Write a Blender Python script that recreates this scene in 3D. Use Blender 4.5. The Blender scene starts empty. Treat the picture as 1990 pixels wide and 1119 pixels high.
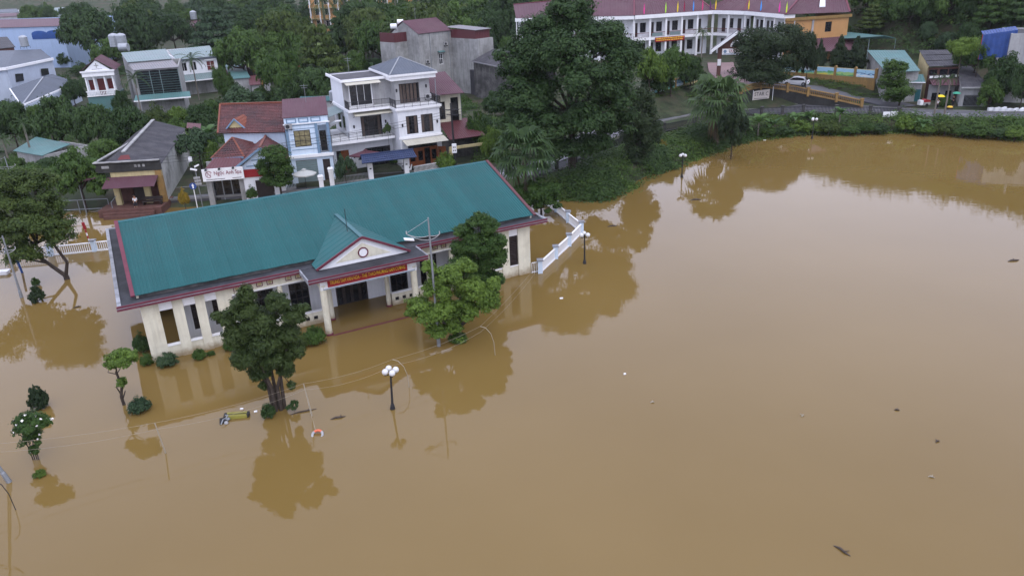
import bpy, math, random
import numpy as np
from mathutils import Vector, Matrix

# ---------------------------------------------------------------- camera, sky, sun, exposure
S = bpy.context.scene
COL = S.collection
EYE = 25.0
FOC, PITCH, ROLL = 1500.0, math.radians(23.0), math.radians(2.4)
FW = Vector((0, math.cos(PITCH), -math.sin(PITCH)))
_rt, _dn = Vector((1, 0, 0)), Vector((0, -math.sin(PITCH), -math.cos(PITCH)))
RT = math.cos(ROLL) * _rt + math.sin(ROLL) * _dn
DN = -math.sin(ROLL) * _rt + math.cos(ROLL) * _dn
cd = bpy.data.cameras.new('camera')
cam = bpy.data.objects.new('camera', cd)
COL.objects.link(cam)
cd.sensor_width = 36.0
cd.lens = FOC * 36.0 / 1990.0
cd.clip_end = 3000.0
M = Matrix((RT, -DN, -FW)).transposed().to_4x4()
M.translation = (0, 0, EYE)
cam.matrix_world = M
S.camera = cam

W = bpy.data.worlds.new('World')
S.world = W
W.use_nodes = True
wn, wl = W.node_tree.nodes, W.node_tree.links
wn.clear()
SUN_EL, SUN_AZ = math.radians(58), math.radians(150)
sky = wn.new('ShaderNodeTexSky')
sky.sky_type = 'NISHITA'
sky.sun_disc = False
sky.sun_elevation = SUN_EL
sky.sun_rotation = SUN_AZ
sky.air_density = 1.0
sky.dust_density = 4.0
sky.ozone_density = 1.0
hs = wn.new('ShaderNodeHueSaturation')
hs.inputs['Saturation'].default_value = 0.30
bg = wn.new('ShaderNodeBackground')
bg.inputs['Strength'].default_value = 0.13
wo = wn.new('ShaderNodeOutputWorld')
wl.new(sky.outputs[0], hs.inputs['Color'])
# an even overcast deck over the clear-sky model, with soft brighter and greyer cloud masses
wt = wn.new('ShaderNodeTexCoord')
wc = wn.new('ShaderNodeTexNoise')
wc.inputs['Scale'].default_value = 2.2
wc.inputs['Detail'].default_value = 5
wl.new(wt.outputs['Generated'], wc.inputs['Vector'])
wr = wn.new('ShaderNodeValToRGB')
wr.color_ramp.elements[0].position, wr.color_ramp.elements[1].position = 0.3, 0.75
wr.color_ramp.elements[0].color = (0.86, 0.90, 1.22, 1)
wr.color_ramp.elements[1].color = (0.96, 1.00, 1.27, 1)
wl.new(wc.outputs[0], wr.inputs[0])
wv = wn.new('ShaderNodeVectorMath')
wv.operation = 'SCALE'
wv.inputs['Scale'].default_value = 9.5
wl.new(wr.outputs[0], wv.inputs[0])
wm_ = wn.new('ShaderNodeMix')
wm_.data_type = 'RGBA'
wm_.inputs[0].default_value = 0.82
wl.new(hs.outputs[0], wm_.inputs[6])
wl.new(wv.outputs[0], wm_.inputs[7])
wl.new(wm_.outputs[2], bg.inputs['Color'])
wl.new(bg.outputs[0], wo.inputs['Surface'])
sl = bpy.data.lights.new('sun', 'SUN')
sl.energy = 0.5
sl.angle = math.radians(25)
sl.color = (1.0, 0.97, 0.93)
sun = bpy.data.objects.new('sun', sl)
COL.objects.link(sun)
sd = Vector((math.cos(SUN_EL) * math.sin(SUN_AZ), math.cos(SUN_EL) * math.cos(SUN_AZ), math.sin(SUN_EL)))
sun.rotation_euler = sd.to_track_quat('Z', 'Y').to_euler()
sun.location = (0, 0, 120)
vs = S.view_settings
vs.view_transform = 'Standard'
vs.look = 'None'
vs.gamma = 1.0
vs.use_curve_mapping = False
vs.exposure = 0.58
S.render.engine = 'CYCLES'
S.cycles.max_bounces = 6
S.cycles.transparent_max_bounces = 6
S.cycles.volume_bounces = 1
S.cycles.volume_step_rate = 4

# ---------------------------------------------------------------- helpers
def at(px, py, z):
    """The point of the horizontal plane at height z that stands at this place of the survey photograph."""
    d = FW * FOC + RT * (px - 995.0) + DN * (py - 559.5)
    return Vector((0, 0, EYE)) + d * ((z - EYE) / d.z)

def proj(P):
    v = Vector(P) - Vector((0, 0, EYE))
    w = v.dot(FW)
    return 995 + FOC * v.dot(RT) / w, 559.5 + FOC * v.dot(DN) / w

def height_above(P, py):
    lo, hi = 0.0, 70.0
    for _ in range(40):
        m = (lo + hi) / 2
        if proj((P[0], P[1], P[2] + m))[1] > py: lo = m
        else: hi = m
    return lo

def tag(o, label=None, cat=None, group=None, kind=None):
    if label: o['label'] = label
    if cat: o['category'] = cat
    if group: o['group'] = group
    if kind: o['kind'] = kind
    return o

def thing(name, loc, rz=0.0, label=None, cat=None, group=None):
    o = bpy.data.objects.new(name, None)
    o.empty_display_size = 0.3
    COL.objects.link(o)
    o.location = loc
    o.rotation_euler = (0, 0, rz)
    return tag(o, label, cat, group)

def copy_tree(o, parent=None):
    c = o.copy()
    COL.objects.link(c)
    c.parent = parent
    for ch in o.children:
        copy_tree(ch, c)
    return c

class MB:
    def __init__(s): s.v = []; s.f = []
    def add(s, vs, fs):
        n = len(s.v)
        s.v.extend([tuple(v) for v in vs])
        s.f.extend([tuple(i + n for i in f) for f in fs])
        return s
    def poly(s, *pts): return s.add(pts, [tuple(range(len(pts)))])
    def box(s, x0, x1, y0, y1, z0, z1):
        v = [(x, y, z) for z in (z0, z1) for y in (y0, y1) for x in (x0, x1)]
        return s.add(v, [(0, 2, 3, 1), (4, 5, 7, 6), (0, 1, 5, 4), (1, 3, 7, 5), (3, 2, 6, 7), (2, 0, 4, 6)])
    def bar(s, a, b, w, h):
        a, b = Vector(a), Vector(b)
        d = (b - a).normalized()
        sx = d.cross(Vector((0, 0, 1)))
        if sx.length < 1e-4: sx = Vector((1, 0, 0))
        sx = sx.normalized() * w / 2
        sy = sx.cross(d).normalized() * h / 2
        v = [p + i * sx + j * sy for p in (a, b) for i, j in ((-1, -1), (1, -1), (1, 1), (-1, 1))]
        return s.add(v, [(3, 2, 1, 0), (4, 5, 6, 7), (0, 1, 5, 4), (1, 2, 6, 5), (2, 3, 7, 6), (3, 0, 4, 7)])
    def tube(s, a, b, r0, r1=None, n=8, caps=True):
        r1 = r0 if r1 is None else r1
        a, b = Vector(a), Vector(b)
        d = (b - a).normalized()
        x = d.orthogonal().normalized()
        y = d.cross(x)
        v = []
        for p, r in ((a, r0), (b, r1)):
            v += [p + (x * math.cos(2 * math.pi * k / n) + y * math.sin(2 * math.pi * k / n)) * r for k in range(n)]
        f = [(k, (k + 1) % n, n + (k + 1) % n, n + k) for k in range(n)]
        if caps: f += [tuple(range(n - 1, -1, -1)), tuple(range(n, 2 * n))]
        return s.add(v, f)
    def path(s, pts, r, n=6):
        rr = r if isinstance(r, (list, tuple)) else [r] * len(pts)
        for i in range(len(pts) - 1): s.tube(pts[i], pts[i + 1], rr[i], rr[i + 1], n, caps=(i in (0, len(pts) - 2)))
        return s
    def ball(s, c, r, n=12, m=8, sz=1.0):
        c = Vector(c)
        v, f = [], []
        for j in range(m + 1):
            t = math.pi * j / m
            for k in range(n):
                p = 2 * math.pi * k / n
                v.append(c + Vector((r * math.sin(t) * math.cos(p), r * math.sin(t) * math.sin(p), r * sz * math.cos(t))))
        for j in range(m):
            for k in range(n):
                f.append((j * n + k, (j + 1) * n + k, (j + 1) * n + (k + 1) % n, j * n + (k + 1) % n))
        return s.add(v, f)
    def lathe(s, c, prof, n=14):
        c = Vector(c)
        v, f = [], []
        for (r, z) in prof:
            for k in range(n):
                v.append(c + Vector((r * math.cos(2 * math.pi * k / n), r * math.sin(2 * math.pi * k / n), z)))
        for j in range(len(prof) - 1):
            for k in range(n):
                f.append((j * n + k, j * n + (k + 1) % n, (j + 1) * n + (k + 1) % n, (j + 1) * n + k))
        f.append(tuple(range(n - 1, -1, -1)))
        f.append(tuple(range((len(prof) - 1) * n, len(prof) * n)))
        return s.add(v, f)
    def prism(s, pts, vec):
        """closed solid: polygon pts swept by vec"""
        n = len(pts)
        vec = Vector(vec)
        v = [Vector(p) for p in pts] + [Vector(p) + vec for p in pts]
        f = [tuple(range(n - 1, -1, -1)), tuple(range(n, 2 * n))] + [(k, (k + 1) % n, n + (k + 1) % n, n + k) for k in range(n)]
        return s.add(v, f)
    def wall(s, x0, x1, z0, z1, y0, y1, holes=()):
        """wall in the local x-z plane between y0 (outer) and y1, with real rectangular openings (hx0,hx1,hz0,hz1)"""
        xs = sorted({x0, x1} | {min(max(h[i], x0), x1) for h in holes for i in (0, 1)})
        zs = sorted({z0, z1} | {min(max(h[i], z0), z1) for h in holes for i in (2, 3)})
        for a, b in zip(xs, xs[1:]):
            for c, d in zip(zs, zs[1:]):
                mx, mz = (a + b) / 2, (c + d) / 2
                if any(h[0] < mx < h[1] and h[2] < mz < h[3] for h in holes): continue
                s.poly((a, y0, c), (b, y0, c), (b, y0, d), (a, y0, d))
                s.poly((b, y1, c), (a, y1, c), (a, y1, d), (b, y1, d))
        s.poly((x0, y1, z0), (x0, y0, z0), (x0, y0, z1), (x0, y1, z1))
        s.poly((x1, y0, z0), (x1, y1, z0), (x1, y1, z1), (x1, y0, z1))
        s.poly((x0, y0, z1), (x1, y0, z1), (x1, y1, z1), (x0, y1, z1))
        s.poly((x0, y1, z0), (x1, y1, z0), (x1, y0, z0), (x0, y0, z0))
        for a, b, c, d in holes:
            s.poly((a, y0, c), (a, y1, c), (a, y1, d), (a, y0, d))
            s.poly((b, y1, c), (b, y0, c), (b, y0, d), (b, y1, d))
            s.poly((a, y0, c), (b, y0, c), (b, y1, c), (a, y1, c))
            s.poly((a, y1, d), (b, y1, d), (b, y0, d), (a, y0, d))
        return s
    def build(s, name, mat, parent=None, smooth=False, kind=None):
        me = bpy.data.meshes.new(name)
        me.from_pydata([tuple(v) for v in s.v], [], s.f)
        if smooth: me.polygons.foreach_set('use_smooth', [True] * len(me.polygons))
        me.materials.append(mat)
        me.update()
        o = bpy.data.objects.new(name, me)
        COL.objects.link(o)
        o.parent = parent
        if kind: o['kind'] = kind
        return o

def obj(name, me, parent=None, kind=None):
    o = bpy.data.objects.new(name, me)
    COL.objects.link(o)
    o.parent = parent
    if kind: o['kind'] = kind
    return o

# ---------------------------------------------------------------- materials
MATS = {}
def mat(name, col, rough=0.7, var=0.18, scale=1.2, streak=0.0, dirt=None, spec=0.3, bump=0.0, metal=0.0, island=0.0, objvar=0.0, specks=0.0, tide=None):
    """procedural surface: base colour broken up by noise, optional rain streaks, dirt blotches and relief"""
    m = bpy.data.materials.new(name)
    m.use_nodes = True
    n, l = m.node_tree.nodes, m.node_tree.links
    b = n['Principled BSDF']
    tc = n.new('ShaderNodeTexCoord')
    no = n.new('ShaderNodeTexNoise')
    no.inputs['Scale'].default_value = scale
    no.inputs['Detail'].default_value = 6
    no.inputs['Roughness'].default_value = 0.65
    l.new(tc.outputs['Object'], no.inputs['Vector'])
    def mix(a, bb, fac):
        x = n.new('ShaderNodeMix')
        x.data_type = 'RGBA'
        for sock, val in ((x.inputs[0], fac), (x.inputs[6], a), (x.inputs[7], bb)):
            if hasattr(val, 'links') or hasattr(val, 'is_linked'): l.new(val, sock)
            elif isinstance(val, (int, float)): sock.default_value = val
            else: sock.default_value = (*val, 1)
        return x.outputs[2]
    def ramp(src, lo, hi):
        r = n.new('ShaderNodeMapRange')
        r.inputs[1].default_value, r.inputs[2].default_value = lo, hi
        l.new(src, r.inputs[0])
        return r.outputs[0]
    c0 = tuple(max(0, c * (1 - var)) for c in col)
    c1 = tuple(min(1, c * (1 + var)) for c in col)
    out = mix(c0, c1, ramp(no.outputs[0], 0.3, 0.7))
    if island:
        g = n.new('ShaderNodeNewGeometry')
        ci = tuple(c * (1 - island) for c in col)
        out = mix(out, ci, ramp(g.outputs['Random Per Island'], 0.35, 1.0))
    if streak:
        mp = n.new('ShaderNodeMapping')
        mp.inputs['Scale'].default_value = (2.6, 2.6, 0.16)
        l.new(tc.outputs['Object'], mp.inputs[0])
        n2 = n.new('ShaderNodeTexNoise')
        n2.inputs['Scale'].default_value = 1.6
        n2.inputs['Detail'].default_value = 5
        l.new(mp.outputs[0], n2.inputs['Vector'])
        f = n.new('ShaderNodeMath'); f.operation = 'MULTIPLY'; f.inputs[1].default_value = streak
        l.new(ramp(n2.outputs[0], 0.48, 0.72), f.inputs[0])
        out = mix(out, tuple(c * 0.25 + 0.01 for c in col), f.outputs[0])
    if dirt:
        dc, amt, dsc = dirt
        n3 = n.new('ShaderNodeTexNoise')
        n3.inputs['Scale'].default_value = dsc
        n3.inputs['Detail'].default_value = 8
        n3.inputs['Roughness'].default_value = 0.7
        l.new(tc.outputs['Object'], n3.inputs['Vector'])
        f = n.new('ShaderNodeMath'); f.operation = 'MULTIPLY'; f.inputs[1].default_value = amt
        l.new(ramp(n3.outputs[0], 0.46, 0.66), f.inputs[0])
        out = mix(out, dc, f.outputs[0])
    if objvar:
        oi = n.new('ShaderNodeObjectInfo')
        hv = n.new('ShaderNodeHueSaturation')
        mr = n.new('ShaderNodeMapRange')
        mr.inputs[3].default_value, mr.inputs[4].default_value = 1 - objvar, 1 + objvar
        l.new(oi.outputs['Random'], mr.inputs[0]); l.new(mr.outputs[0], hv.inputs['Value']); l.new(out, hv.inputs['Color'])
        out = hv.outputs[0]
    if specks:
        n5 = n.new('ShaderNodeTexNoise')
        n5.inputs['Scale'].default_value = 7
        n5.inputs['Detail'].default_value = 3
        l.new(tc.outputs['Object'], n5.inputs['Vector'])
        f = n.new('ShaderNodeMath'); f.operation = 'MULTIPLY'; f.inputs[1].default_value = specks
        l.new(ramp(n5.outputs[0], 0.70, 0.78), f.inputs[0])
        out = mix(out, (0.20, 0.24, 0.22), f.outputs[0])
    if tide:
        # mud mark left on the wall just above the flood
        sx = n.new('ShaderNodeSeparateXYZ')
        l.new(tc.outputs['Object'], sx.inputs[0])
        n6 = n.new('ShaderNodeTexNoise')
        n6.inputs['Scale'].default_value = 2.5
        n6.inputs['Detail'].default_value = 6
        l.new(tc.outputs['Object'], n6.inputs['Vector'])
        a = n.new('ShaderNodeMath'); a.operation = 'MULTIPLY_ADD'; a.inputs[1].default_value = 0.9
        l.new(n6.outputs[0], a.inputs[0]); l.new(sx.outputs['Z'], a.inputs[2])
        f = n.new('ShaderNodeMath'); f.operation = 'MULTIPLY'; f.inputs[1].default_value = 0.75
        l.new(ramp(a.outputs[0], 1.05, 0.55), f.inputs[0])
        out = mix(out, tide, f.outputs[0])
    l.new(out, b.inputs['Base Color'])
    b.inputs['Roughness'].default_value = rough
    b.inputs['Specular IOR Level'].default_value = spec
    b.inputs['Metallic'].default_value = metal
    if bump:
        bp = n.new('ShaderNodeBump')
        bp.inputs['Strength'].default_value = bump
        bp.inputs['Distance'].default_value = 0.05
        n4 = n.new('ShaderNodeTexNoise')
        n4.inputs['Scale'].default_value = 9
        n4.inputs['Detail'].default_value = 5
        l.new(tc.outputs['Object'], n4.inputs['Vector'])
        l.new(n4.outputs[0], bp.inputs['Height'])
        l.new(bp.outputs[0], b.inputs['Normal'])
    MATS[name] = m
    return m

def leaf_mat(name, col, var=0.5, rough=0.6, trans=0.3):
    m = bpy.data.materials.new(name)
    m.use_nodes = True
    n, l = m.node_tree.nodes, m.node_tree.links
    b = n['Principled BSDF']
    g = n.new('ShaderNodeNewGeometry')
    oi = n.new('ShaderNodeObjectInfo')
    tc = n.new('ShaderNodeTexCoord')
    no = n.new('ShaderNodeTexNoise')
    no.inputs['Scale'].default_value = 0.55
    no.inputs['Detail'].default_value = 3
    l.new(tc.outputs['Object'], no.inputs['Vector'])
    r = n.new('ShaderNodeValToRGB')
    e = r.color_ramp.elements
    e[0].color = (col[0] * (1 - var) * 0.8, col[1] * (1 - var), col[2] * (1 - var), 1)
    e[1].color = (min(1, col[0] * (1 + var * 1.6)), min(1, col[1] * (1 + var)), col[2] * (1 + var * 0.4), 1)
    a = n.new('ShaderNodeMath'); a.operation = 'MULTIPLY'; a.inputs[1].default_value = 0.45
    l.new(g.outputs['Random Per Island'], a.inputs[0])
    c = n.new('ShaderNodeMath'); c.operation = 'MULTIPLY_ADD'; c.inputs[1].default_value = 0.75; 
    l.new(no.outputs[0], c.inputs[0]); l.new(a.outputs[0], c.inputs[2])
    d = n.new('ShaderNodeMath'); d.operation = 'MULTIPLY_ADD'; d.inputs[1].default_value = 0.3
    l.new(oi.outputs['Random'], d.inputs[0])
    k = n.new('ShaderNodeMath'); k.operation = 'SUBTRACT'; k.inputs[1].default_value = 0.27
    l.new(c.outputs[0], k.inputs[0]); l.new(k.outputs[0], d.inputs[2])
    l.new(d.outputs[0], r.inputs[0])
    l.new(r.outputs[0], b.inputs['Base Color'])
    b.inputs['Roughness'].default_value = rough
    b.inputs['Specular IOR Level'].default_value = 0.18
    t = n.new('ShaderNodeBsdfTranslucent')
    l.new(r.outputs[0], t.inputs['Color'])
    x = n.new('ShaderNodeMixShader')
    x.inputs[0].default_value = trans
    o = n['Material Output']
    l.new(b.outputs[0], x.inputs[1]); l.new(t.outputs[0], x.inputs[2]); l.new(x.outputs[0], o.inputs['Surface'])
    MATS[name] = m
    return m

dark_wall = mat('mouldy_dark_wall', (0.030, 0.030, 0.028), 0.9, 0.4, 0.7, streak=0.3, dirt=((0.065, 0.062, 0.055), 0.5, 0.6), bump=0.3)
GRIME = (0.05, 0.048, 0.04)
cream = mat('cream_paint', (0.66, 0.63, 0.50), 0.75, 0.06, 0.8, streak=0.22, dirt=((0.36, 0.31, 0.21), 0.4, 0.6), tide=(0.22, 0.15, 0.07))
white = mat('white_paint', (0.70, 0.71, 0.73), 0.7, 0.05, 0.7, streak=0.14)
white_blue = mat('bluish_white_paint', (0.56, 0.66, 0.76), 0.7, 0.05, 0.7, streak=0.15)
trim_white = mat('white_trim', (0.78, 0.78, 0.78), 0.6, 0.04, 1.0, streak=0.08)
maroon = mat('maroon_paint', (0.125, 0.026, 0.042), 0.55, 0.2, 1.5)
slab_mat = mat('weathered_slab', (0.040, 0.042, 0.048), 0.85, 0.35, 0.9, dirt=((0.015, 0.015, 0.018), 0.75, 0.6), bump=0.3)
slab_edge = mat('grey_concrete_edge', (0.26, 0.27, 0.29), 0.8, 0.25, 1.2, dirt=(GRIME, 0.5, 1.0), bump=0.2)
teal = mat('teal_metal', (0.011, 0.086, 0.087), 0.5, 0.10, 0.35, dirt=((0.030, 0.082, 0.080), 0.5, 0.3), spec=0.2, objvar=0.07, specks=0.5)
teal_dk = mat('teal_metal_trim', (0.02, 0.10, 0.11), 0.45, 0.12, 0.6)
dark_pane = mat('dark_window', (0.014, 0.015, 0.018), 0.06, 0.5, 1.2, spec=0.5, bump=0.05)
curtain_mat = mat('brown_curtain', (0.085, 0.062, 0.050), 0.8, 0.25, 3.0)
dark_wood = mat('dark_louvre_wood', (0.035, 0.026, 0.024), 0.5, 0.3, 3.0)
dark_iron = mat('dark_iron', (0.022, 0.022, 0.025), 0.5, 0.2, 3.0)
grey_metal = mat('galvanised_metal', (0.25, 0.265, 0.28), 0.45, 0.12, 2.0, metal=0.4)
white_metal = mat('white_metal', (0.72, 0.73, 0.74), 0.45, 0.06, 2.0)
steel = mat('stainless_steel', (0.34, 0.36, 0.38), 0.4, 0.15, 2.0, metal=0.5)
globe_mat = mat('white_globe', (0.60, 0.60, 0.59), 0.3, 0.03, 2.0, spec=0.5)
sign_red = mat('sign_red', (0.27, 0.016, 0.022), 0.5, 0.06, 1.0)
sign_yellow = mat('sign_yellow', (0.72, 0.46, 0.04), 0.5, 0.05, 1.0)
sign_white = mat('sign_white', (0.80, 0.80, 0.80), 0.5, 0.03, 1.0)
ochre = mat('ochre_paint', (0.27, 0.165, 0.056), 0.75, 0.15, 1.0, streak=0.3, dirt=((0.12, 0.09, 0.05), 0.4, 0.8))
pale_yellow = mat('pale_yellow_paint', (0.50, 0.42, 0.22), 0.75, 0.1, 1.0, streak=0.3, dirt=((0.2, 0.16, 0.1), 0.3, 0.9))
orange_wall = mat('orange_wall_paint', (0.46, 0.25, 0.10), 0.75, 0.08, 0.5, streak=0.12)
old_concrete = mat('old_concrete', (0.31, 0.31, 0.30), 0.9, 0.22, 0.5, streak=0.4, dirt=((0.09, 0.085, 0.08), 0.5, 0.35), bump=0.3)
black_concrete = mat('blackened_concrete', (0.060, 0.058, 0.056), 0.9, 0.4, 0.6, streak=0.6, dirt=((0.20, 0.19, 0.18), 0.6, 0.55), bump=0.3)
grey_plaster = mat('grey_plaster', (0.36, 0.36, 0.36), 0.85, 0.12, 0.6, streak=0.25, dirt=((0.16, 0.155, 0.15), 0.4, 0.4))
pale_wall = mat('pale_lime_wall', (0.42, 0.42, 0.39), 0.9, 0.18, 0.6, streak=0.4, dirt=((0.06, 0.06, 0.05), 0.7, 0.3))
blue_wall = mat('pale_blue_wall', (0.33, 0.43, 0.60), 0.8, 0.05, 0.3, streak=0.15)
grey_blue = mat('grey_blue_wall', (0.40, 0.45, 0.53), 0.8, 0.06, 0.5, streak=0.15)
slate = mat('slate_grey_roof', (0.085, 0.100, 0.125), 0.6, 0.15, 0.8, dirt=((0.07, 0.08, 0.09), 0.4, 0.4))
charcoal = mat('dark_sheet_roof', (0.042, 0.041, 0.047), 0.75, 0.3, 0.7, dirt=((0.11, 0.105, 0.105), 0.45, 0.5))
maroon_roof = mat('maroon_metal_roof', (0.092, 0.042, 0.054), 0.6, 0.15, 0.35, dirt=((0.12, 0.075, 0.08), 0.5, 0.2), spec=0.2)
red_roof = mat('red_metal_roof', (0.098, 0.028, 0.033), 0.5, 0.15, 0.5, dirt=((0.07, 0.025, 0.028), 0.5, 0.5), spec=0.3)
tile_mat = mat('red_brown_tile', (0.105, 0.036, 0.034), 0.6, 0.3, 1.2, dirt=((0.030, 0.022, 0.024), 0.8, 0.28), island=0.2)
tile_bright = mat('orange_clay_tile', (0.19, 0.055, 0.030), 0.6, 0.25, 1.0, dirt=((0.07, 0.03, 0.025), 0.6, 0.5))
navy_tile = mat('navy_tile', (0.030, 0.045, 0.10), 0.4, 0.2, 1.5)
sea_green = mat('green_metal_roof', (0.075, 0.17, 0.165), 0.5, 0.12, 0.4, dirt=((0.11, 0.15, 0.14), 0.5, 0.3))
grey_green = mat('grey_green_roof', (0.16, 0.22, 0.22), 0.55, 0.1, 0.4, dirt=((0.20, 0.20, 0.21), 0.5, 0.35))
grey_sheet = mat('grey_sheet_roof', (0.20, 0.20, 0.21), 0.65, 0.12, 0.5, dirt=((0.23, 0.17, 0.16), 0.5, 0.5))
awning_mat = mat('pale_awning', (0.45, 0.43, 0.35), 0.6, 0.1, 0.8)
brick_mat = mat('red_brick', (0.105, 0.050, 0.040), 0.8, 0.25, 2.0)
brown_wood = mat('orange_brown_wood', (0.20, 0.062, 0.022), 0.45, 0.2, 2.0)
dark_red_wood = mat('dark_red_wood', (0.12, 0.022, 0.022), 0.5, 0.2, 2.0)
blue_trim = mat('blue_grey_trim', (0.16, 0.25, 0.35), 0.6, 0.08, 1.0)
blue_shutter = mat('strong_blue_paint', (0.022, 0.075, 0.26), 0.5, 0.12, 1.0)
blue_tarp = mat('blue_tarp', (0.028, 0.068, 0.23), 0.5, 0.2, 0.8)
asphalt = mat('wet_asphalt', (0.085, 0.085, 0.095), 0.55, 0.2, 0.4, dirt=((0.06, 0.06, 0.062), 0.6, 0.15), spec=0.4)
paving = mat('pink_paving', (0.20, 0.13, 0.125), 0.7, 0.2, 0.8, bump=0.2)
kerb_mat = mat('kerb_concrete', (0.17, 0.17, 0.165), 0.85, 0.2, 1.0)
bark = mat('bark', (0.050, 0.038, 0.030), 0.9, 0.35, 2.5, bump=0.5)
pale_bark = mat('pale_palm_bark', (0.17, 0.15, 0.125), 0.9, 0.25, 2.5)
wood_debris = mat('wet_driftwood', (0.060, 0.045, 0.035), 0.7, 0.3, 3.0)
rope_mat = mat('pale_cable', (0.30, 0.26, 0.19), 0.6, 0.1, 2.0)
black_cable = mat('black_cable', (0.02, 0.02, 0.02), 0.6, 0.1, 2.0)
skin = mat('skin', (0.36, 0.20, 0.13), 0.5, 0.05, 3.0)
cloth_white = mat('white_cloth', (0.72, 0.72, 0.73), 0.8, 0.05, 3.0)
cloth_black = mat('dark_cloth', (0.018, 0.018, 0.024), 0.8, 0.1, 3.0)
umb_yellow = mat('yellow_umbrella_cloth', (0.78, 0.58, 0.02), 0.6, 0.05, 3.0)
umb_green = mat('green_umbrella_cloth', (0.05, 0.30, 0.19), 0.6, 0.05, 3.0)
umb_maroon = mat('maroon_parasol_cloth', (0.085, 0.032, 0.042), 0.7, 0.08, 1.0)
umb_grey = mat('pale_parasol_cloth', (0.42, 0.43, 0.40), 0.7, 0.08, 1.0)
car_white = mat('white_car_paint', (0.78, 0.79, 0.80), 0.22, 0.02, 1.0, spec=0.6)
rubber = mat('tyre_rubber', (0.02, 0.02, 0.02), 0.8, 0.1, 2.0)
tail_red = mat('red_lamp_glass', (0.35, 0.01, 0.012), 0.2, 0.05, 2.0)
buoy_orange = mat('orange_buoy', (0.62, 0.14, 0.07), 0.5, 0.05, 2.0)
bin_yellow = mat('dull_yellow_plastic', (0.20, 0.18, 0.03), 0.55, 0.2, 3.0)
banner_cloth = mat('pale_banner_cloth', (0.52, 0.47, 0.42), 0.8, 0.08, 1.5)
ink = mat('dark_ink', (0.05, 0.045, 0.05), 0.7, 0.1, 2.0)
ink_maroon = mat('maroon_ink', (0.22, 0.012, 0.04), 0.6, 0.1, 2.0)
L_dark = leaf_mat('dark_leaves', (0.036, 0.076, 0.026))
L_mid = leaf_mat('mid_leaves', (0.052, 0.106, 0.026))
L_light = leaf_mat('light_leaves', (0.088, 0.165, 0.034), var=0.6)
L_blue = leaf_mat('blue_green_leaves', (0.044, 0.086, 0.046))
L_olive = leaf_mat('olive_leaves', (0.060, 0.098, 0.026))
L_front = leaf_mat('front_tree_leaves', (0.058, 0.098, 0.026), var=0.55)
L_glossy = leaf_mat('glossy_leaves', (0.040, 0.070, 0.022), var=0.55)
L_cyp = leaf_mat('conifer_leaves', (0.027, 0.050, 0.023))
L_palm = leaf_mat('palm_leaves', (0.040, 0.080, 0.028), trans=0.2)
L_banana = leaf_mat('banana_leaves', (0.065, 0.135, 0.045), trans=0.3)
L_yellow = leaf_mat('yellow_leaves', (0.26, 0.20, 0.03))
L_dry = leaf_mat('dry_fronds', (0.085, 0.066, 0.040), trans=0.1)
L_grass = leaf_mat('grass_blades', (0.050, 0.095, 0.022))
petal = mat('white_petals', (0.75, 0.72, 0.68), 0.6, 0.05, 2.0)
# ---------------------------------------------------------------- land, water, roads
def V2(px, py, z=0.0):
    p = at(px, py, z)
    return (p.x, p.y)

shore_px = [(1085, 386), (1130, 390), (1180, 388), (1222, 366), (1262, 345), (1300, 329), (1330, 319), (1365, 304), (1400, 292),
            (1440, 280), (1480, 270), (1540, 264), (1600, 261), (1660, 263), (1720, 259), (1790, 258), (1860, 262), (1930, 268), (1990, 271)]
LAKE = [(-160, -120), (-160, 60), (-98, 76), (-60, 84), V2(90, 425, 0), V2(140, 414, 0), V2(205, 412, 0), V2(330, 408, 0), (-20, 86.0), (-4, 86.0)]
LAKE += [V2(*p) for p in shore_px] + [(110, 96), (170, 90), (170, -120)]
LK = np.array(LAKE)

def seg_dist(X, Y, poly):
    d = np.full(X.shape, 1e9)
    inside = np.zeros(X.shape, bool)
    n = len(poly)
    for i in range(n):
        x1, y1 = poly[i]; x2, y2 = poly[(i + 1) % n]
        dx, dy = x2 - x1, y2 - y1
        t = np.clip(((X - x1) * dx + (Y - y1) * dy) / (dx * dx + dy * dy + 1e-9), 0, 1)
        d = np.minimum(d, np.hypot(X - x1 - t * dx, Y - y1 - t * dy))
        c = ((y1 > Y) != (y2 > Y)) & (X < (x2 - x1) * (Y - y1) / (y2 - y1 + 1e-12) + x1)
        inside ^= c
    return np.where(inside, -d, d)

def sstep(a, b, x):
    t = np.clip((x - a) / (b - a), 0, 1)
    return t * t * (3 - 2 * t)

PLAT = [(17, 124), (23.8, 128), (34.5, 142.5), (37.5, 131.5), (43.2, 132.5), (46.5, 145.5), (61, 134.5), (75, 150), (90, 200), (200, 300), (0, 300), (0, 195), (6, 150)]

def land(X, Y):
    X = np.asarray(X, float); Y = np.asarray(Y, float)
    d = seg_dist(X, Y, LAKE)
    lev = 0.75 + 0.65 * sstep(-48, -8, X)
    h = np.where(d < 0, -1.3 + 1.1 * sstep(-4, 0, d), -0.2 + (lev + 0.2) * sstep(0, 3.2, d))
    p = seg_dist(X, Y, PLAT)
    h = h + np.where(d > 0, 2.7 * (1 - sstep(-0.3, 8, p)), 0)
    t = (X - 66) * 0.874 + (Y - 172) * 0.487
    hill = np.where(t > 0, 1.08 * t + 0.9 * np.sin(X * 0.13) * np.minimum(t, 6) / 6, 0)
    hill = 46 * (1 - np.exp(-hill / 46))
    back = 0.07 * np.clip(Y - 290, 0, 400) * sstep(-60, 10, X) + 0.14 * np.clip(Y - 430, 0, 400) * (1 - sstep(-60, 10, X))
    h = h + np.where(d > 0, np.maximum(hill, back), 0)
    return h

def land_z(x, y): return float(land(np.array([x]), np.array([y]))[0])

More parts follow.
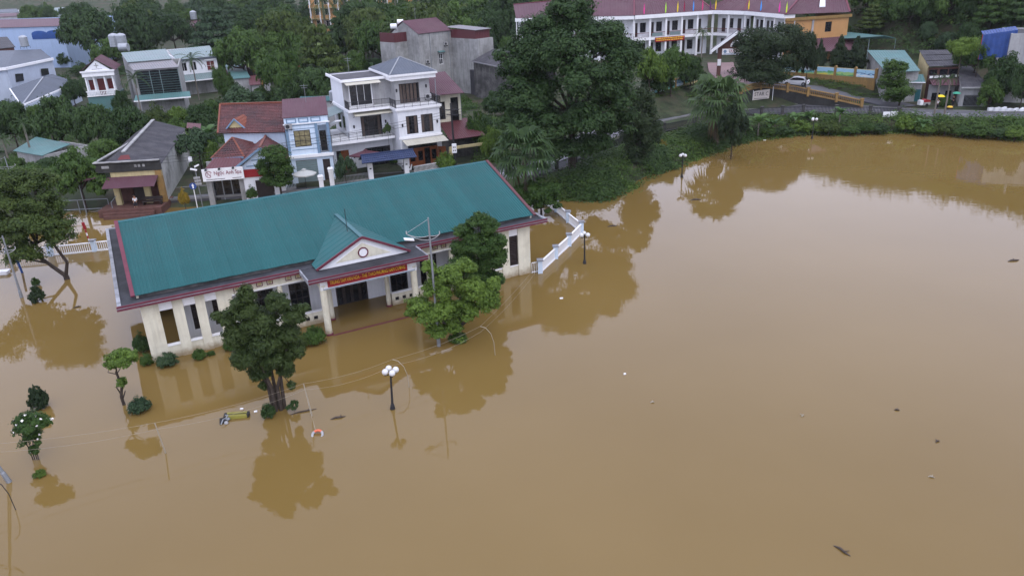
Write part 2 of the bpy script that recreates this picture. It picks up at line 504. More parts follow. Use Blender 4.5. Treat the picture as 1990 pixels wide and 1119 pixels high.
def axis(lo, hi, fine0, fine1, f, c):
    a = list(np.arange(fine0, fine1, f))
    x = fine0
    left = []
    st = f
    while x > lo:
        st = min(st * 1.25, c); x -= st; left.append(x)
    x = a[-1]; right = []
    st = f
    while x < hi:
        st = min(st * 1.25, c); x += st; right.append(x)
    return np.array(left[::-1] + a + right)

gx = axis(-420, 420, -100, 110, 1.3, 40)
gy = axis(-160, 700, 70, 180, 1.3, 40)
GX, GY = np.meshgrid(gx, gy)
GZ = land(GX, GY)
nx, ny = len(gx), len(gy)
ii = np.arange(ny - 1)[:, None] * nx + np.arange(nx - 1)[None, :]
quads = np.stack([ii, ii + 1, ii + nx + 1, ii + nx], -1).reshape(-1, 4)
me = bpy.data.meshes.new('ground')
me.from_pydata(np.stack([GX, GY, GZ], -1).reshape(-1, 3).tolist(), [], quads.tolist())
me.polygons.foreach_set('use_smooth', [True] * len(me.polygons))
gm = mat('grassy_earth', (0.030, 0.042, 0.017), 0.95, 0.6, 0.5, dirt=((0.070, 0.052, 0.036), 0.8, 0.22), bump=0.6)
me.materials.append(gm)
ground = obj('ground', me, kind='structure')

# the flood: muddy opaque water with a mirror-like skin
wm = bpy.data.materials.new('flood_water')
wm.use_nodes = True
n, l = wm.node_tree.nodes, wm.node_tree.links
b = n['Principled BSDF']
tc = n.new('ShaderNodeTexCoord')
no = n.new('ShaderNodeTexNoise'); no.inputs['Scale'].default_value = 0.05; no.inputs['Detail'].default_value = 7
l.new(tc.outputs['Object'], no.inputs['Vector'])
r = n.new('ShaderNodeValToRGB')
r.color_ramp.elements[0].position = 0.3; r.color_ramp.elements[1].position = 0.7
r.color_ramp.elements[0].color = (0.152, 0.098, 0.028, 1)
r.color_ramp.elements[1].color = (0.176, 0.116, 0.038, 1)
l.new(no.outputs[0], r.inputs[0]); l.new(r.outputs[0], b.inputs['Base Color'])
b.inputs['Roughness'].default_value = 0.012
b.inputs['IOR'].default_value = 1.333
b.inputs['Specular IOR Level'].default_value = 0.5
mp = n.new('ShaderNodeMapping'); mp.inputs['Scale'].default_value = (0.55, 1.0, 1.0)
l.new(tc.outputs['Object'], mp.inputs[0])
n2 = n.new('ShaderNodeTexNoise'); n2.inputs['Scale'].default_value = 1.3; n2.inputs['Detail'].default_value = 4
l.new(mp.outputs[0], n2.inputs['Vector'])
bp = n.new('ShaderNodeBump'); bp.inputs['Strength'].default_value = 0.03; bp.inputs['Distance'].default_value = 0.12
l.new(n2.outputs[0], bp.inputs['Height']); l.new(bp.outputs[0], b.inputs['Normal'])
MB().poly((-400, -150, 0), (400, -150, 0), (400, 112, 0), (-400, 112, 0)).build('water', wm, kind='structure')

def ribbon(name, pts, w, m, dz=0.0, kind='structure'):
    """road ribbon with thickness along centre points (x, y, z)"""
    mb = MB()
    P = [Vector(p) for p in pts]
    L, R = [], []
    for i, p in enumerate(P):
        d = (P[min(i + 1, len(P) - 1)] - P[max(i - 1, 0)]); d.z = 0
        nrm = Vector((-d.y, d.x, 0)).normalized() * w / 2
        L.append(p + nrm + Vector((0, 0, dz))); R.append(p - nrm + Vector((0, 0, dz)))
    dn = Vector((0, 0, -0.5))
    for i in range(len(P) - 1):
        mb.poly(R[i], R[i + 1], L[i + 1], L[i])
        mb.poly(L[i], L[i + 1], L[i + 1] + dn, L[i] + dn)
        mb.poly(R[i + 1], R[i], R[i] + dn, R[i + 1] + dn)
    return mb.build(name, m, kind=kind), L, R

def smooth_pts(pts, k=6):
    P = [Vector(p) for p in pts]
    out = []
    for i in range(len(P) - 1):
        p0, p1, p2, p3 = P[max(i - 1, 0)], P[i], P[i + 1], P[min(i + 2, len(P) - 1)]
        for j in range(k):
            t = j / k
            out.append(0.5 * (2 * p1 + (p2 - p0) * t + (2 * p0 - 5 * p1 + 4 * p2 - p3) * t * t + (3 * p1 - p0 - 3 * p2 + p3) * t ** 3))
    return out + [P[-1]]

street_px = [(1035, 330), (1120, 283), (1200, 250), (1300, 224), (1400, 209), (1480, 208), (1600, 209), (1700, 214), (1800, 220), (1900, 223), (1990, 225)]
street_pts = [(-75, 84, -0.9), (-52, 88.5, -0.35), (-44, 90.2, 0.55), (-30, 90.5, 0.98), (-12, 91.0, 1.36)] + [tuple(at(x, y, 1.46)) for x, y in street_px] + [(96, 108, 1.46), (125, 100, 1.46)]
street, sL, sR = ribbon('road', smooth_pts(street_pts), 5.2, asphalt)
kb = MB()
for side in (sL, sR):
    for i in range(len(side) - 1): kb.bar(side[i] + Vector((0, 0, 0.0)), side[i + 1] + Vector((0, 0, 0.0)), 0.22, 0.26)
kb.build('kerb', kerb_mat, kind='structure')
mk = MB()
cl = [(a + b2) / 2 for a, b2 in zip(sL, sR)]
for i in range(20, len(cl) - 1, 2): mk.bar(cl[i] + Vector((0, 0, 0.004)), cl[i].lerp(cl[i + 1], 0.7) + Vector((0, 0, 0.004)), 0.10, 0.006)
mk.build('road_marking', trim_white, kind='structure')
ramp_pts = [tuple(at(1760, 208, 1.50)), tuple(at(1690, 192, 1.75)), tuple(at(1610, 175, 2.75)), tuple(at(1545, 166, 3.45)), tuple(at(1480, 160, 4.05)), tuple(at(1425, 160, 4.22))]
ribbon('ramp_road', smooth_pts(ramp_pts), 4.6, asphalt)
ribbon('gate_path', smooth_pts([tuple(at(1432, 168, 4.20)), tuple(at(1418, 150, 4.30)), tuple(at(1405, 138, 4.40)), tuple(at(1400, 122, 4.45))]), 5.0, paving)
MB().poly(*[at(px, py, 1.475) for px, py in ((1425, 214), (1445, 196), (1520, 202), (1600, 208), (1690, 212), (1690, 222), (1590, 222), (1480, 226))]).build('forecourt', asphalt, kind='structure')
# playing field behind the brick wall
fm = mat('field_grass', (0.085, 0.125, 0.025), 0.95, 0.2, 0.15, dirt=((0.12, 0.12, 0.05), 0.4, 0.1))
MB().poly(*[Vector((x, y, 1.62)) for x, y in ((-96, 240), (-58, 198), (-44, 262), (-84, 290))]).build('playing_field', fm, kind='structure')
# ---------------------------------------------------------------- roof and window makers
def lerp3(q, s, t):
    a = q[0].lerp(q[1], s); b = q[3].lerp(q[2], s)
    return a.lerp(b, t)

def ribbed(mb, q, pitch=0.3, amp=0.035, s0=0.0, s1=1.0, thick=0.05):
    """metal sheet over the quad q (eave left, eave right, ridge right, ridge left): raised ribs running up the slope"""
    q = [Vector(p) for p in q]
    nrm = (q[1] - q[0]).cross(q[3] - q[0]).normalized()
    if nrm.z < 0: nrm = -nrm
    w = (q[1] - q[0]).length * (s1 - s0)
    k = max(1, int(round(w / pitch)))
    prof = []
    for i in range(k):
        for t, h in ((0.0, 0), (0.62, 0), (0.70, 1), (0.90, 1)):
            prof.append((s0 + (s1 - s0) * (i + t) / k, h))
    prof.append((s1, 0))
    n = len(mb.v)
    vs, fs = [], []
    for s_, h in prof:
        for t in (0, 1): vs.append(lerp3(q, s_, t) + nrm * amp * h)
    for i in range(len(prof) - 1): fs.append((2 * i, 2 * i + 2, 2 * i + 3, 2 * i + 1))
    mb.add(vs, fs)
    lo = [lerp3(q, s0, 0), lerp3(q, s1, 0), lerp3(q, s1, 1), lerp3(q, s0, 1)]
    mb.add([p - nrm * thick for p in lo], [(3, 2, 1, 0)])
    mb.poly(lo[0], lo[0] - nrm * thick, lo[1] - nrm * thick, lo[1])
    mb.poly(lo[1], lo[1] - nrm * thick, lo[2] - nrm * thick, lo[2])
    mb.poly(lo[3], lo[3] - nrm * thick, lo[0] - nrm * thick, lo[0])
    mb.poly(lo[2], lo[2] - nrm * thick, lo[3] - nrm * thick, lo[3])
    return mb

def metal_roof(parent, q, m, pitch=0.4, amp=0.04, name='roof'):
    return ribbed(MB(), q, pitch, amp).build(name, m, parent)

def ribbed_tri(mb, a, b2, c, pitch=0.4, amp=0.04):
    """triangular hip face: eave a-b2, apex c, built as narrowing ribbed strips"""
    a, b2, c = Vector(a), Vector(b2), Vector(c)
    nrm = (b2 - a).cross(c - a).normalized()
    if nrm.z < 0: nrm = -nrm
    f = (c - a).dot((b2 - a).normalized()) / (b2 - a).length
    k = max(2, int((b2 - a).length / pitch))
    foot = a.lerp(b2, f)
    for i in range(k):
        s0, s1 = i / k, (i + 1) / k
        def top(s_): 
            if s_ <= f: return a.lerp(c, s_ / max(f, 1e-4))
            return b2.lerp(c, (1 - s_) / max(1 - f, 1e-4))
        p0, p1 = a.lerp(b2, s0), a.lerp(b2, s0 + (s1 - s0) * 0.75)
        p2 = a.lerp(b2, s1)
        t0, t1, t2 = top(s0), top(s0 + (s1 - s0) * 0.75), top(s1)
        mb.poly(p0, p1, t1, t0)
        mb.poly(p1, p1.lerp(p2, 0.5) + nrm * amp, t1.lerp(t2, 0.5) + nrm * amp, t1)
        mb.poly(p1.lerp(p2, 0.5) + nrm * amp, p2, t2, t1.lerp(t2, 0.5) + nrm * amp)
    mb.poly(c - nrm * 0.05, b2 - nrm * 0.05, a - nrm * 0.05)
    return mb

def tiled(mb, q, row=0.34, col=0.30, up=0.045):
    """courses of curved clay tiles with real steps between rows"""
    q = [Vector(p) for p in q]
    nrm = (q[1] - q[0]).cross(q[3] - q[0]).normalized()
    if nrm.z < 0: nrm = -nrm
    rows = max(2, int((q[3] - q[0]).length / row))
    cols = max(2, int((q[1] - q[0]).length / col))
    wav = (0.0, 0.035, 0.05, 0.035)
    for r in range(rows):
        t0, t1 = r / rows, (r + 1) / rows
        for c in range(cols):
            vs, fs = [], []
            j = random.uniform(-0.006, 0.006)
            for k in range(5):
                s_ = (c + k / 4) / cols
                h = wav[k % 4] + j
                vs += [lerp3(q, s_, t0) + nrm * (h + up), lerp3(q, s_, t1) + nrm * (h + 0.004), lerp3(q, s_, t0) + nrm * (h - 0.01)]
            for k in range(4):
                fs.append((3 * k, 3 * k + 3, 3 * k + 4, 3 * k + 1))
                fs.append((3 * k + 2, 3 * k + 5, 3 * k + 3, 3 * k))
            mb.add(vs, fs)
    mb.add([p - nrm * 0.06 for p in q], [(3, 2, 1, 0)])
    return mb

def tiled_tri(mb, a, b2, c, row=0.34, col=0.30, up=0.045):
    a, b2, c = Vector(a), Vector(b2), Vector(c)
    nrm = (b2 - a).cross(c - a).normalized()
    if nrm.z < 0: nrm = -nrm
    rows = max(2, int(((a + b2) / 2 - c).length / row))
    for r in range(rows):
        t0, t1 = r / rows, (r + 1) / rows
        p, q2, p1, q1 = a.lerp(c, t0), b2.lerp(c, t0), a.lerp(c, t1), b2.lerp(c, t1)
        cols = max(1, int((q2 - p).length / col))
        for k in range(cols):
            s0, s1 = k / cols, (k + 1) / cols
            m0, m1 = p.lerp(q2, (s0 + s1) / 2), p1.lerp(q1, (s0 + s1) / 2)
            A, B, C, D = p.lerp(q2, s0) + nrm * up, p.lerp(q2, s1) + nrm * up, p1.lerp(q1, s1), p1.lerp(q1, s0)
            mb.poly(A, m0 + nrm * (up + 0.05), m1 + nrm * 0.05, D)
            mb.poly(m0 + nrm * (up + 0.05), B, C, m1 + nrm * 0.05)
            mb.poly(A - nrm * 0.06, B - nrm * 0.06, B, m0 + nrm * (up + 0.05), A)
    return mb

def window(parent, x0, x1, z0, z1, y, fm=None, gm=None, nx=2, nz=1, name='window', fw=0.07, depth=0.10):
    """framed window set in an opening of a local x-z wall whose outer face is y: part window, sub-parts pane"""
    fm = fm or trim_white; gm = gm or dark_pane
    f = MB()
    ya, yb = y + 0.02, y + 0.02 + depth
    f.box(x0, x0 + fw, ya, yb, z0, z1); f.box(x1 - fw, x1, ya, yb, z0, z1)
    f.box(x0 + fw, x1 - fw, ya, yb, z0, z0 + fw); f.box(x0 + fw, x1 - fw, ya, yb, z1 - fw, z1)
    xs = [x0 + fw + (x1 - x0 - 2 * fw) * i / nx for i in range(nx + 1)]
    zs = [z0 + fw + (z1 - z0 - 2 * fw) * i / nz for i in range(nz + 1)]
    for x in xs[1:-1]: f.box(x - 0.025, x + 0.025, ya + 0.01, yb - 0.01, z0 + fw, z1 - fw)
    for z in zs[1:-1]: f.box(x0 + fw, x1 - fw, ya + 0.015, yb - 0.015, z - 0.025, z + 0.025)
    o = f.build(name, fm, parent)
    for i in range(nx):
        for j in range(nz):
            MB().box(xs[i], xs[i + 1], yb - 0.04, yb - 0.02, zs[j], zs[j + 1]).build('pane', gm, o)
    return o

def louvre(parent, x0, x1, z0, z1, y, m=None, slats=14, name='louvre_window'):
    m = m or dark_wood
    f = MB()
    fw = 0.08
    f.box(x0, x0 + fw, y, y + 0.1, z0, z1); f.box(x1 - fw, x1, y, y + 0.1, z0, z1)
    f.box(x0 + fw, x1 - fw, y, y + 0.1, z0, z0 + fw); f.box(x0 + fw, x1 - fw, y, y + 0.1, z1 - fw, z1)
    f.box(x0 + fw, x1 - fw, y + 0.085, y + 0.098, z0 + fw, z1 - fw)
    o = f.build(name, m, parent)
    for i in range(slats):
        z = z0 + fw + (z1 - z0 - 2 * fw) * (i + 0.5) / slats
        MB().bar((x0 + fw, y + 0.05, z), (x1 - fw, y + 0.05, z), 0.07, 0.022).build('slat', m, o)
    return o

def text_mesh(name, body, size, m, parent, loc, rot=(math.pi / 2, 0, 0), width=None, depth=0.012, align='CENTER'):
    cu = bpy.data.curves.new(name, 'FONT')
    cu.body = body
    cu.size = size
    cu.align_x = align
    cu.align_y = 'CENTER'
    cu.extrude = depth
    cu.resolution_u = 3
    t = bpy.data.objects.new('lettering_source', cu)
    COL.objects.link(t)
    bpy.context.view_layer.update()
    me = bpy.data.meshes.new_from_object(t.evaluated_get(bpy.context.evaluated_depsgraph_get()))
    bpy.data.objects.remove(t)
    me.name = name
    me.materials.clear(); me.materials.append(m)
    o = obj(name, me, parent)
    o.location = loc
    o.rotation_euler = rot
    if width:
        xs = [v.co.x for v in me.vertices]
        o.scale = (width / (max(xs) - min(xs)), 1, 1)
    return o

# ---------------------------------------------------------------- the flooded community hall
HA = math.radians(27.2)
hall = thing('community_hall', at(298, 705, 0), HA, 'long cream community hall with teal metal roof standing in the flood', 'hall')
cut = -1.6
for a, b2 in ((0, 1.15), (2.0, 2.7), (3.5, 4.13), (4.93, 5.97)):
    for m_ in (0, 1):
        x0, x1 = (a, b2) if not m_ else (30.4 - b2, 30.4 - a)
        MB().box(x0, x1, 0, 0.34, cut, 4.5).build('pier', cream, hall)
for a, b2 in ((1.15, 2.0), (2.7, 3.5), (4.13, 4.93)):
    for m_ in (0, 1):
        x0, x1 = (a, b2) if not m_ else (30.4 - b2, 30.4 - a)
        MB().box(x0, x1, 0.10, 0.34, cut, 0.93).build('wall_panel', cream, hall)
        MB().box(x0, x1, 0.04, 0.40, 0.93, 1.0).build('sill', trim_white, hall)
        MB().box(x0, x1, 0.08, 0.34, 3.67, 4.5).build('lintel_panel', trim_white, hall)
louvre(hall, 28.40, 29.25, 1.0, 3.67, 0.16, slats=17)
louvre(hall, 26.9, 27.7, 1.0, 3.67, 0.16, slats=17)
louvre(hall, 25.47, 26.27, 1.0, 3.67, 0.16, slats=17)
# end walls, back wall, ceiling
MB().box(0, 0.3, 8.2, 18.5, cut, 4.5).box(0, 0.3, 0.34, 1.0, cut, 4.5).box(0, 0.3, 1.0, 8.2, 4.0, 4.5).build('end_wall', cream, hall)
MB().box(30.1, 30.4, 0.34, 18.5, cut, 4.5).build('end_wall', cream, hall)
MB().box(0.3, 30.1, 18.2, 18.5, cut, 4.5).build('rear_wall', cream, hall)
RV = 2.4
rh = [(10.38, 11.87, 0.05, 2.68), (7.7, 9.2, 0.05, 2.68), (3.25, 4.0, 0.75, 2.75), (4.75, 5.5, 0.75, 2.75), (13.95, 16.55, cut, 1.72)]
rh += [(30.4 - h[1], 30.4 - h[0], h[2], h[3]) for h in rh[:4]]
MB().wall(2.55, 30.1, cut, 4.5, RV, RV + 0.25, rh).build('porch_wall', white, hall)
MB().box(2.55, 2.75, RV + 0.25, 8.0, cut, 4.5).build('inner_wall', white, hall)
for i, h in enumerate(rh):
    if i == 4:
        d = MB().box(h[0], h[1], RV + 0.10, RV + 0.16, h[2], h[3]).build('main_door', dark_pane, hall)
        for k in range(4):
            w = (h[1] - h[0]) / 4
            MB().wall(h[0] + k * w + 0.01, h[0] + (k + 1) * w - 0.01, h[2], h[3], RV + 0.05, RV + 0.098, [(h[0] + k * w + 0.12, h[0] + (k + 1) * w - 0.12, 0.05, h[3] - 0.15)]).build('door_leaf', dark_wood, d)
    elif h[3] < 2.7:
        window(hall, *h, RV, dark_wood, dark_pane, 3, 2, 'window')
    else:
        louvre(hall, *h, RV + 0.05, slats=10)
# porch parapet with vents, columns, frieze
for x0, x1, vents in ((5.97, 12.62, (6.6, 7.9, 8.55, 9.75, 10.38, 11.02, 11.64)), (17.78, 24.43, (18.2, 18.8, 19.4, 20.0, 21.8, 22.5, 23.7))):
    p = MB().wall(x0, x1, cut, 0.98, 0.04, 0.26, [(v - 0.16, v + 0.16, 0.36, 0.66) for v in vents]).build('parapet', cream, hall)
    MB().box(x0, x1, 0.0, 0.30, 0.98, 1.05).build('coping', trim_white, p)
    for v in vents:
        g = MB().box(v - 0.16, v + 0.16, 0.19, 0.2, 0.36, 0.66)
        for k in (-1, 0, 1): g.box(v + k * 0.09 - 0.012, v + k * 0.09 + 0.012, 0.12, 0.15, 0.36, 0.66)
        for k in (-1, 0, 1): g.box(v - 0.16, v + 0.16, 0.151, 0.17, 0.51 + k * 0.09 - 0.012, 0.51 + k * 0.09 + 0.012)
        g.build('vent', dark_iron, hall)
def column(x, y, r, top, base=0.02):
    c = MB().lathe((x, y, 0), [(r, cut), (r, 0.14), (r * 0.93, 0.16), (r * 0.90, top - 0.12), (r * 1.08, top - 0.1), (r * 1.08, top)], 20).build('column', cream, hall, smooth=False)
    MB().lathe((x, y, 0), [(r * 1.12, -0.4), (r * 1.14, 0.10), (r * 1.04, 0.15)], 20).build('plinth', maroon, c)
for x in (7.3, 9.34, 12.9, 17.5, 21.06, 23.1): column(x, 0.12, 0.2, 3.78)
for x in (11.93, 18.92): column(x, -2.32, 0.27, 4.0)
MB().box(5.97, 24.43, -0.06, 0.30, 3.78, 4.5).build('frieze', cream, hall)
MB().box(5.97, 24.43, -0.10, -0.06, 3.72, 3.80).build('frieze_moulding', trim_white, hall)
for x in (6.35, 6.95, 7.96, 8.69, 10.04, 10.76):
    for xx in (x, 30.4 - x):
        o = MB().wall(xx - 0.22, xx + 0.22, 3.98, 4.40, -0.10, -0.055, [(xx - 0.17, xx + 0.17, 4.03, 4.35)]).build('square_ornament', maroon, hall)
        MB().tube((xx, -0.10, 4.19), (xx, -0.055, 4.19), 0.13, n=16).build('roundel', pale_yellow, o)
# roof slab with maroon fascia
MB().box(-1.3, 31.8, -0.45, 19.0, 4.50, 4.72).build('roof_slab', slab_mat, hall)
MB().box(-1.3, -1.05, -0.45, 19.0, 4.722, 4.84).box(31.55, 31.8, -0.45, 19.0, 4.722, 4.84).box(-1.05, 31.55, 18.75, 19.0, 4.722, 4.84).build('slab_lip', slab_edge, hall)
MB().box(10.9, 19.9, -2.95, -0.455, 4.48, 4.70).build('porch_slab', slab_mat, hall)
def fascia(x0, x1, y0, y1, z0=4.46, z1=4.80):
    f = MB().box(x0, x1, y0, y1, z0, z0 + 0.14).build('fascia', maroon, hall)
    MB().box(x0, x1, y0 + 0.02, y1 - 0.02, z0 + 0.14, z0 + 0.21).build('drip_band', slab_edge, f)
    MB().box(x0, x1, y0, y1, z0 + 0.21, z1).build('fascia_board', maroon, f)
fascia(-1.36, 10.84, -0.53, -0.455)
fascia(19.96, 31.86, -0.53, -0.455)
fascia(10.84, 19.96, -3.03, -2.955, 4.44, 4.78)
for x0, x1 in ((10.80, 10.895), (19.905, 20.0)):
    MB().box(x0, x1, -2.95, -0.54, 4.44, 4.78).build('fascia', slab_edge, hall)
# portico beams and name board
MB().box(11.72, 19.13, -2.56, -2.08, 3.62, 4.478).build('porch_beam', trim_white, hall)
for x in (11.93, 18.92): MB().box(x - 0.2, x + 0.2, -2.075, -0.12, 3.75, 4.478).build('porch_beam', cream, hall)
MB().box(11.9, 18.95, -2.60, -2.565, 3.66, 3.70).build('beam_line', blue_trim, hall)
board = MB().box(12.25, 18.35, -2.64, -2.565, 3.80, 4.43).build('name_board', sign_red, hall)
text_mesh('lettering', 'TRUNG TÂM VĂN HÓA - THỂ THAO PHƯỜNG NAM CƯỜNG', 0.40, sign_yellow, board, (15.3, -2.652, 4.11), width=5.75)
# main roof: one object per metal sheet
EV, EZ, RVV, RZ = 0.42, 5.0, 9.2, 7.92
n_sh = 29
w_sh = 31.1 / n_sh
sh = ribbed(MB(), [(0, 0, EZ), (w_sh + 0.03, 0, EZ), (w_sh + 0.03, RVV - EV, RZ), (0, RVV - EV, RZ)], 0.21, 0.03, thick=0.012)
s0 = sh.build('roof_sheet', teal, hall)
random.seed(4)
for i in range(n_sh):
    o = s0 if i == 0 else obj('roof_sheet', s0.data, hall)
    o.location = (-0.1 + i * w_sh, EV + random.uniform(-0.02, 0.02), (0.022 if i % 2 else 0.0))
ribbed(MB(), [(31.0, 18.0, EZ), (-0.1, 18.0, EZ), (-0.1, 9.205, RZ), (31.0, 9.205, RZ)], 0.42, 0.03).build('rear_roof', teal, hall)
MB().prism([(-0.12, 8.98, RZ - 0.04), (-0.12, 9.2, RZ + 0.06), (-0.12, 9.42, RZ - 0.04)], (31.14, 0, 0)).build('ridge_cap', teal_dk, hall)
for x in (-0.06, 30.80):
    MB().prism([(x, 0.62, 4.724), (x, 17.8, 4.724), (x, 17.8, 4.98), (x, 9.2, RZ - 0.08), (x, 0.62, 4.98)], (0.16, 0, 0)).build('gable_wall', cream, hall)
for x in (-0.36, 31.02):
    q = MB().bar((x + 0.12, EV - 0.1, EZ + 0.02), (x + 0.12, 9.2, RZ + 0.05), 0.27, 0.10)
    q.bar((x + 0.12, 18.1, EZ + 0.02), (x + 0.12, 9.2, RZ + 0.05), 0.27, 0.10)
    q.build('bargeboard', maroon if x < 0 else red_roof, hall)
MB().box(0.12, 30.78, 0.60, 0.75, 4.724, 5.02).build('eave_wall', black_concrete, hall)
# portico gable
GC, GZ0, GZ1, GV = 15.5, 4.705, 6.62, -1.25
def gz(x): return GZ1 - abs(x - GC) * (GZ1 - 4.80) / 3.62
ped = MB().prism([(GC - 3.45, GV, GZ0), (GC + 3.45, GV, GZ0), (GC + 3.45, GV, 4.86), (GC, GV, GZ1 - 0.06), (GC - 3.45, GV, 4.86)], (0, 0.22, 0)).build('pediment', trim_white, hall)
MB().prism([(GC - 2.15, GV - 0.03, 4.98), (GC + 2.15, GV - 0.03, 4.98), (GC, GV - 0.03, 6.15)], (0, 0.028, 0)).build('pediment_panel', cream, ped)
mb = MB()
for k in range(20):
    a0, a1 = 2 * math.pi * k / 20, 2 * math.pi * (k + 1) / 20
    mb.bar((GC + 0.36 * math.cos(a0), GV - 0.055, 5.42 + 0.36 * math.sin(a0)), (GC + 0.36 * math.cos(a1), GV - 0.055, 5.42 + 0.36 * math.sin(a1)), 0.06, 0.085)
mb.build('roundel_ring', maroon, ped)
MB().tube((GC, GV - 0.034, 5.42), (GC, GV - 0.05, 5.42), 0.34, n=24).build('roundel', trim_white, ped)
def mainz(v): return EZ + (v - EV) * (RZ - EZ) / (RVV - EV)
va = EV + (GZ1 - EZ) * (RVV - EV) / (RZ - EZ)
for sgn in (-1, 1):
    xe = GC + sgn * 3.62
    xm = GC + sgn * (GZ1 - 5.06) / (GZ1 - 4.80) * 3.62
    pts_e = [Vector((xe, GV - 0.18, 4.80)), Vector((xe, EV, 4.80))]
    mb = MB()
    k = 9
    for i in range(k):
        f0, f1 = i / k, (i + 1) / k
        for (g0, g1, h0, h1) in ((0, 0.7, 0, 0), (0.7, 0.8, 0, 1), (0.8, 0.92, 1, 1), (0.92, 1.0, 1, 0)):
            # rows run down the slope: strips between constant-depth lines
            def P(t, hh):
                v = GV - 0.18 + t * (va - GV + 0.18)
                top = Vector((GC, v, GZ1 + 0.03 * hh))
                # lower end: eave line until the main eave, afterwards the valley
                if v <= EV: x_, z_ = xe, 4.80
                else:
                    u_ = (v - EV) / (va - EV)
                    x_ = xm + (GC - xm) * u_; z_ = 5.06 + (GZ1 - 5.06) * u_
                return top, Vector((x_, v, z_ + 0.03 * hh))
            t0, t1 = f0 + (f1 - f0) * g0, f0 + (f1 - f0) * g1
            A, B = P(t0, h0); C, D = P(t1, h1)
            mb.poly(A, C, D, B) if sgn < 0 else mb.poly(B, D, C, A)
    mb.build('porch_roof', teal, hall)
    MB().bar((xe + sgn * 0.02, GV - 0.2, 4.82), (GC, GV - 0.2, GZ1 + 0.03), 0.10, 0.17).build('bargeboard', maroon, hall)
MB().bar((GC, GV - 0.22, GZ1 + 0.05), (GC, va, GZ1 + 0.05), 0.3, 0.06).build('ridge_cap', teal_dk, hall)
MB().tube((GC - 0.4, 0.9, 6.5), (GC - 0.4, 0.9, 8.3), 0.025, n=6).build('lightning_rod', dark_iron, hall)
# flooded porch floor edge just awash
MB().box(12.1, 18.7, -2.75, -2.55, -0.5, 0.015).build('porch_step', maroon, hall)
# ---------------------------------------------------------------- houses
def railing(parent, pts, h=0.95, m=None, sp=0.13, name='railing'):
    m = m or dark_iron
    mb = MB()
    for a, b2 in zip(pts, pts[1:]):
        a, b2 = Vector(a), Vector(b2)
        up = Vector((0, 0, 1))
        mb.bar(a + up * h, b2 + up * h, 0.06, 0.05); mb.bar(a + up * 0.12, b2 + up * 0.12, 0.04, 0.04)
        n = max(1, int((b2 - a).length / sp))
        for i in range(n + 1):
            p = a.lerp(b2, i / n)
            w = 0.05 if i % 8 == 0 else 0.022
            mb.bar(p + up * 0.0, p + up * (h + (0.05 if i % 8 == 0 else 0)), w, w)
    return mb.build(name, m, parent)

def box_part(parent, name, m, *b): return MB().box(*b).build(name, m, parent)

def lantern(parent, x, y, z):
    o = MB().box(x - 0.06, x + 0.06, y - 0.12, y, z + 0.05, z + 0.12).lathe((x, y - 0.18, z), [(0.03, -0.25), (0.09, -0.18), (0.12, 0.1), (0.03, 0.2)], 8).build('wall_lantern', dark_iron, parent)

def awning(parent, x0, x1, y0, z0, y1, z1, m=None, name='awning'):
    m = m or awning_mat
    mb = MB()
    ribbed(mb, [(x0, y1, z1), (x1, y1, z1), (x1, y0, z0), (x0, y0, z0)], 0.5, 0.012, thick=0.03)
    o = mb.build(name, m, parent)
    br = MB()
    for x in (x0 + 0.1, x1 - 0.1):
        br.bar((x, y0, z0 - 0.05), (x, y1, z1 - 0.06), 0.04, 0.05); br.bar((x, y0, z0 - 0.65), (x, y0 + (y1 - y0) * 0.7, z0 + (z1 - z0) * 0.7 - 0.06), 0.03, 0.03)
    br.build('bracket', dark_iron, o)
    return o

# --- white three-storey house
w_o = at(858, 318, 1.2)
wh = thing('white_house', w_o, math.radians(24), 'white three-storey villa with grey hip roof and iron balconies', 'house')
bay = [(-4.2, -2.7, 4.27, 6.5), (-2.25, -0.7, 4.27, 6.5), (-4.25, -0.33, -0.3, 2.95)]
MB().wall(-5.2, 0.25, -1.0, 7.28, 0, 0.25, bay).box(-5.2, -4.95, 0.25, 3.5, -1, 7.28).box(0.0, 0.25, 0.25, 11, -1, 7.28).box(-10.6, 0.0, 10.75, 11.0, -1, 11).build('wall', white, wh)
MB().box(-5.32, 0.37, -0.12, 0.0, 3.72, 4.0).build('string_course', trim_white, wh)
MB().box(-5.32, 0.37, -0.08, 0.0, 7.1, 7.28).build('string_course', trim_white, wh)
for h in bay[:2]: window(wh, h[0], h[1], h[2], h[3], 0.02, dark_iron, dark_pane, 2, 1, fw=0.05)
dr = MB().box(-4.25, -0.33, 0.2, 0.235, -0.3, 2.95).build('entrance_door', dark_pane, wh)
for x in (-4.25, -3.2, -1.38): MB().wall(x, x + 1.05, -0.3, 2.3, 0.05, 0.12, [(x + 0.2, x + 0.85, 0.75, 2.0)]).build('door_leaf', brown_wood, dr)
MB().box(-4.25, -0.33, 0.04, 0.13, 2.3, 2.42).build('door_transom', brown_wood, dr)
MB().prism([(-0.33, 0.0, -0.3), (0.45, -0.75, -0.3), (0.45, -0.75, 2.3), (-0.33, 0.0, 2.3)], (0.05, 0.05, 0)).build('door_leaf', brown_wood, dr)
# slab of top terrace
MB().prism([(-10.7, 2.3, 7.28), (-5.45, 2.3, 7.28), (-5.45, -0.25, 7.28), (0.5, -0.25, 7.28), (0.5, 11.0, 7.28), (-10.7, 11.0, 7.28)], (0, 0, 0.3)).build('terrace_slab', trim_white, wh)
railing(wh, [(-10.55, 9.0, 7.58), (-10.55, 2.4, 7.58), (-5.35, 2.4, 7.58), (-5.35, -0.15, 7.58), (0.4, -0.15, 7.58), (0.4, 5.0, 7.58)])
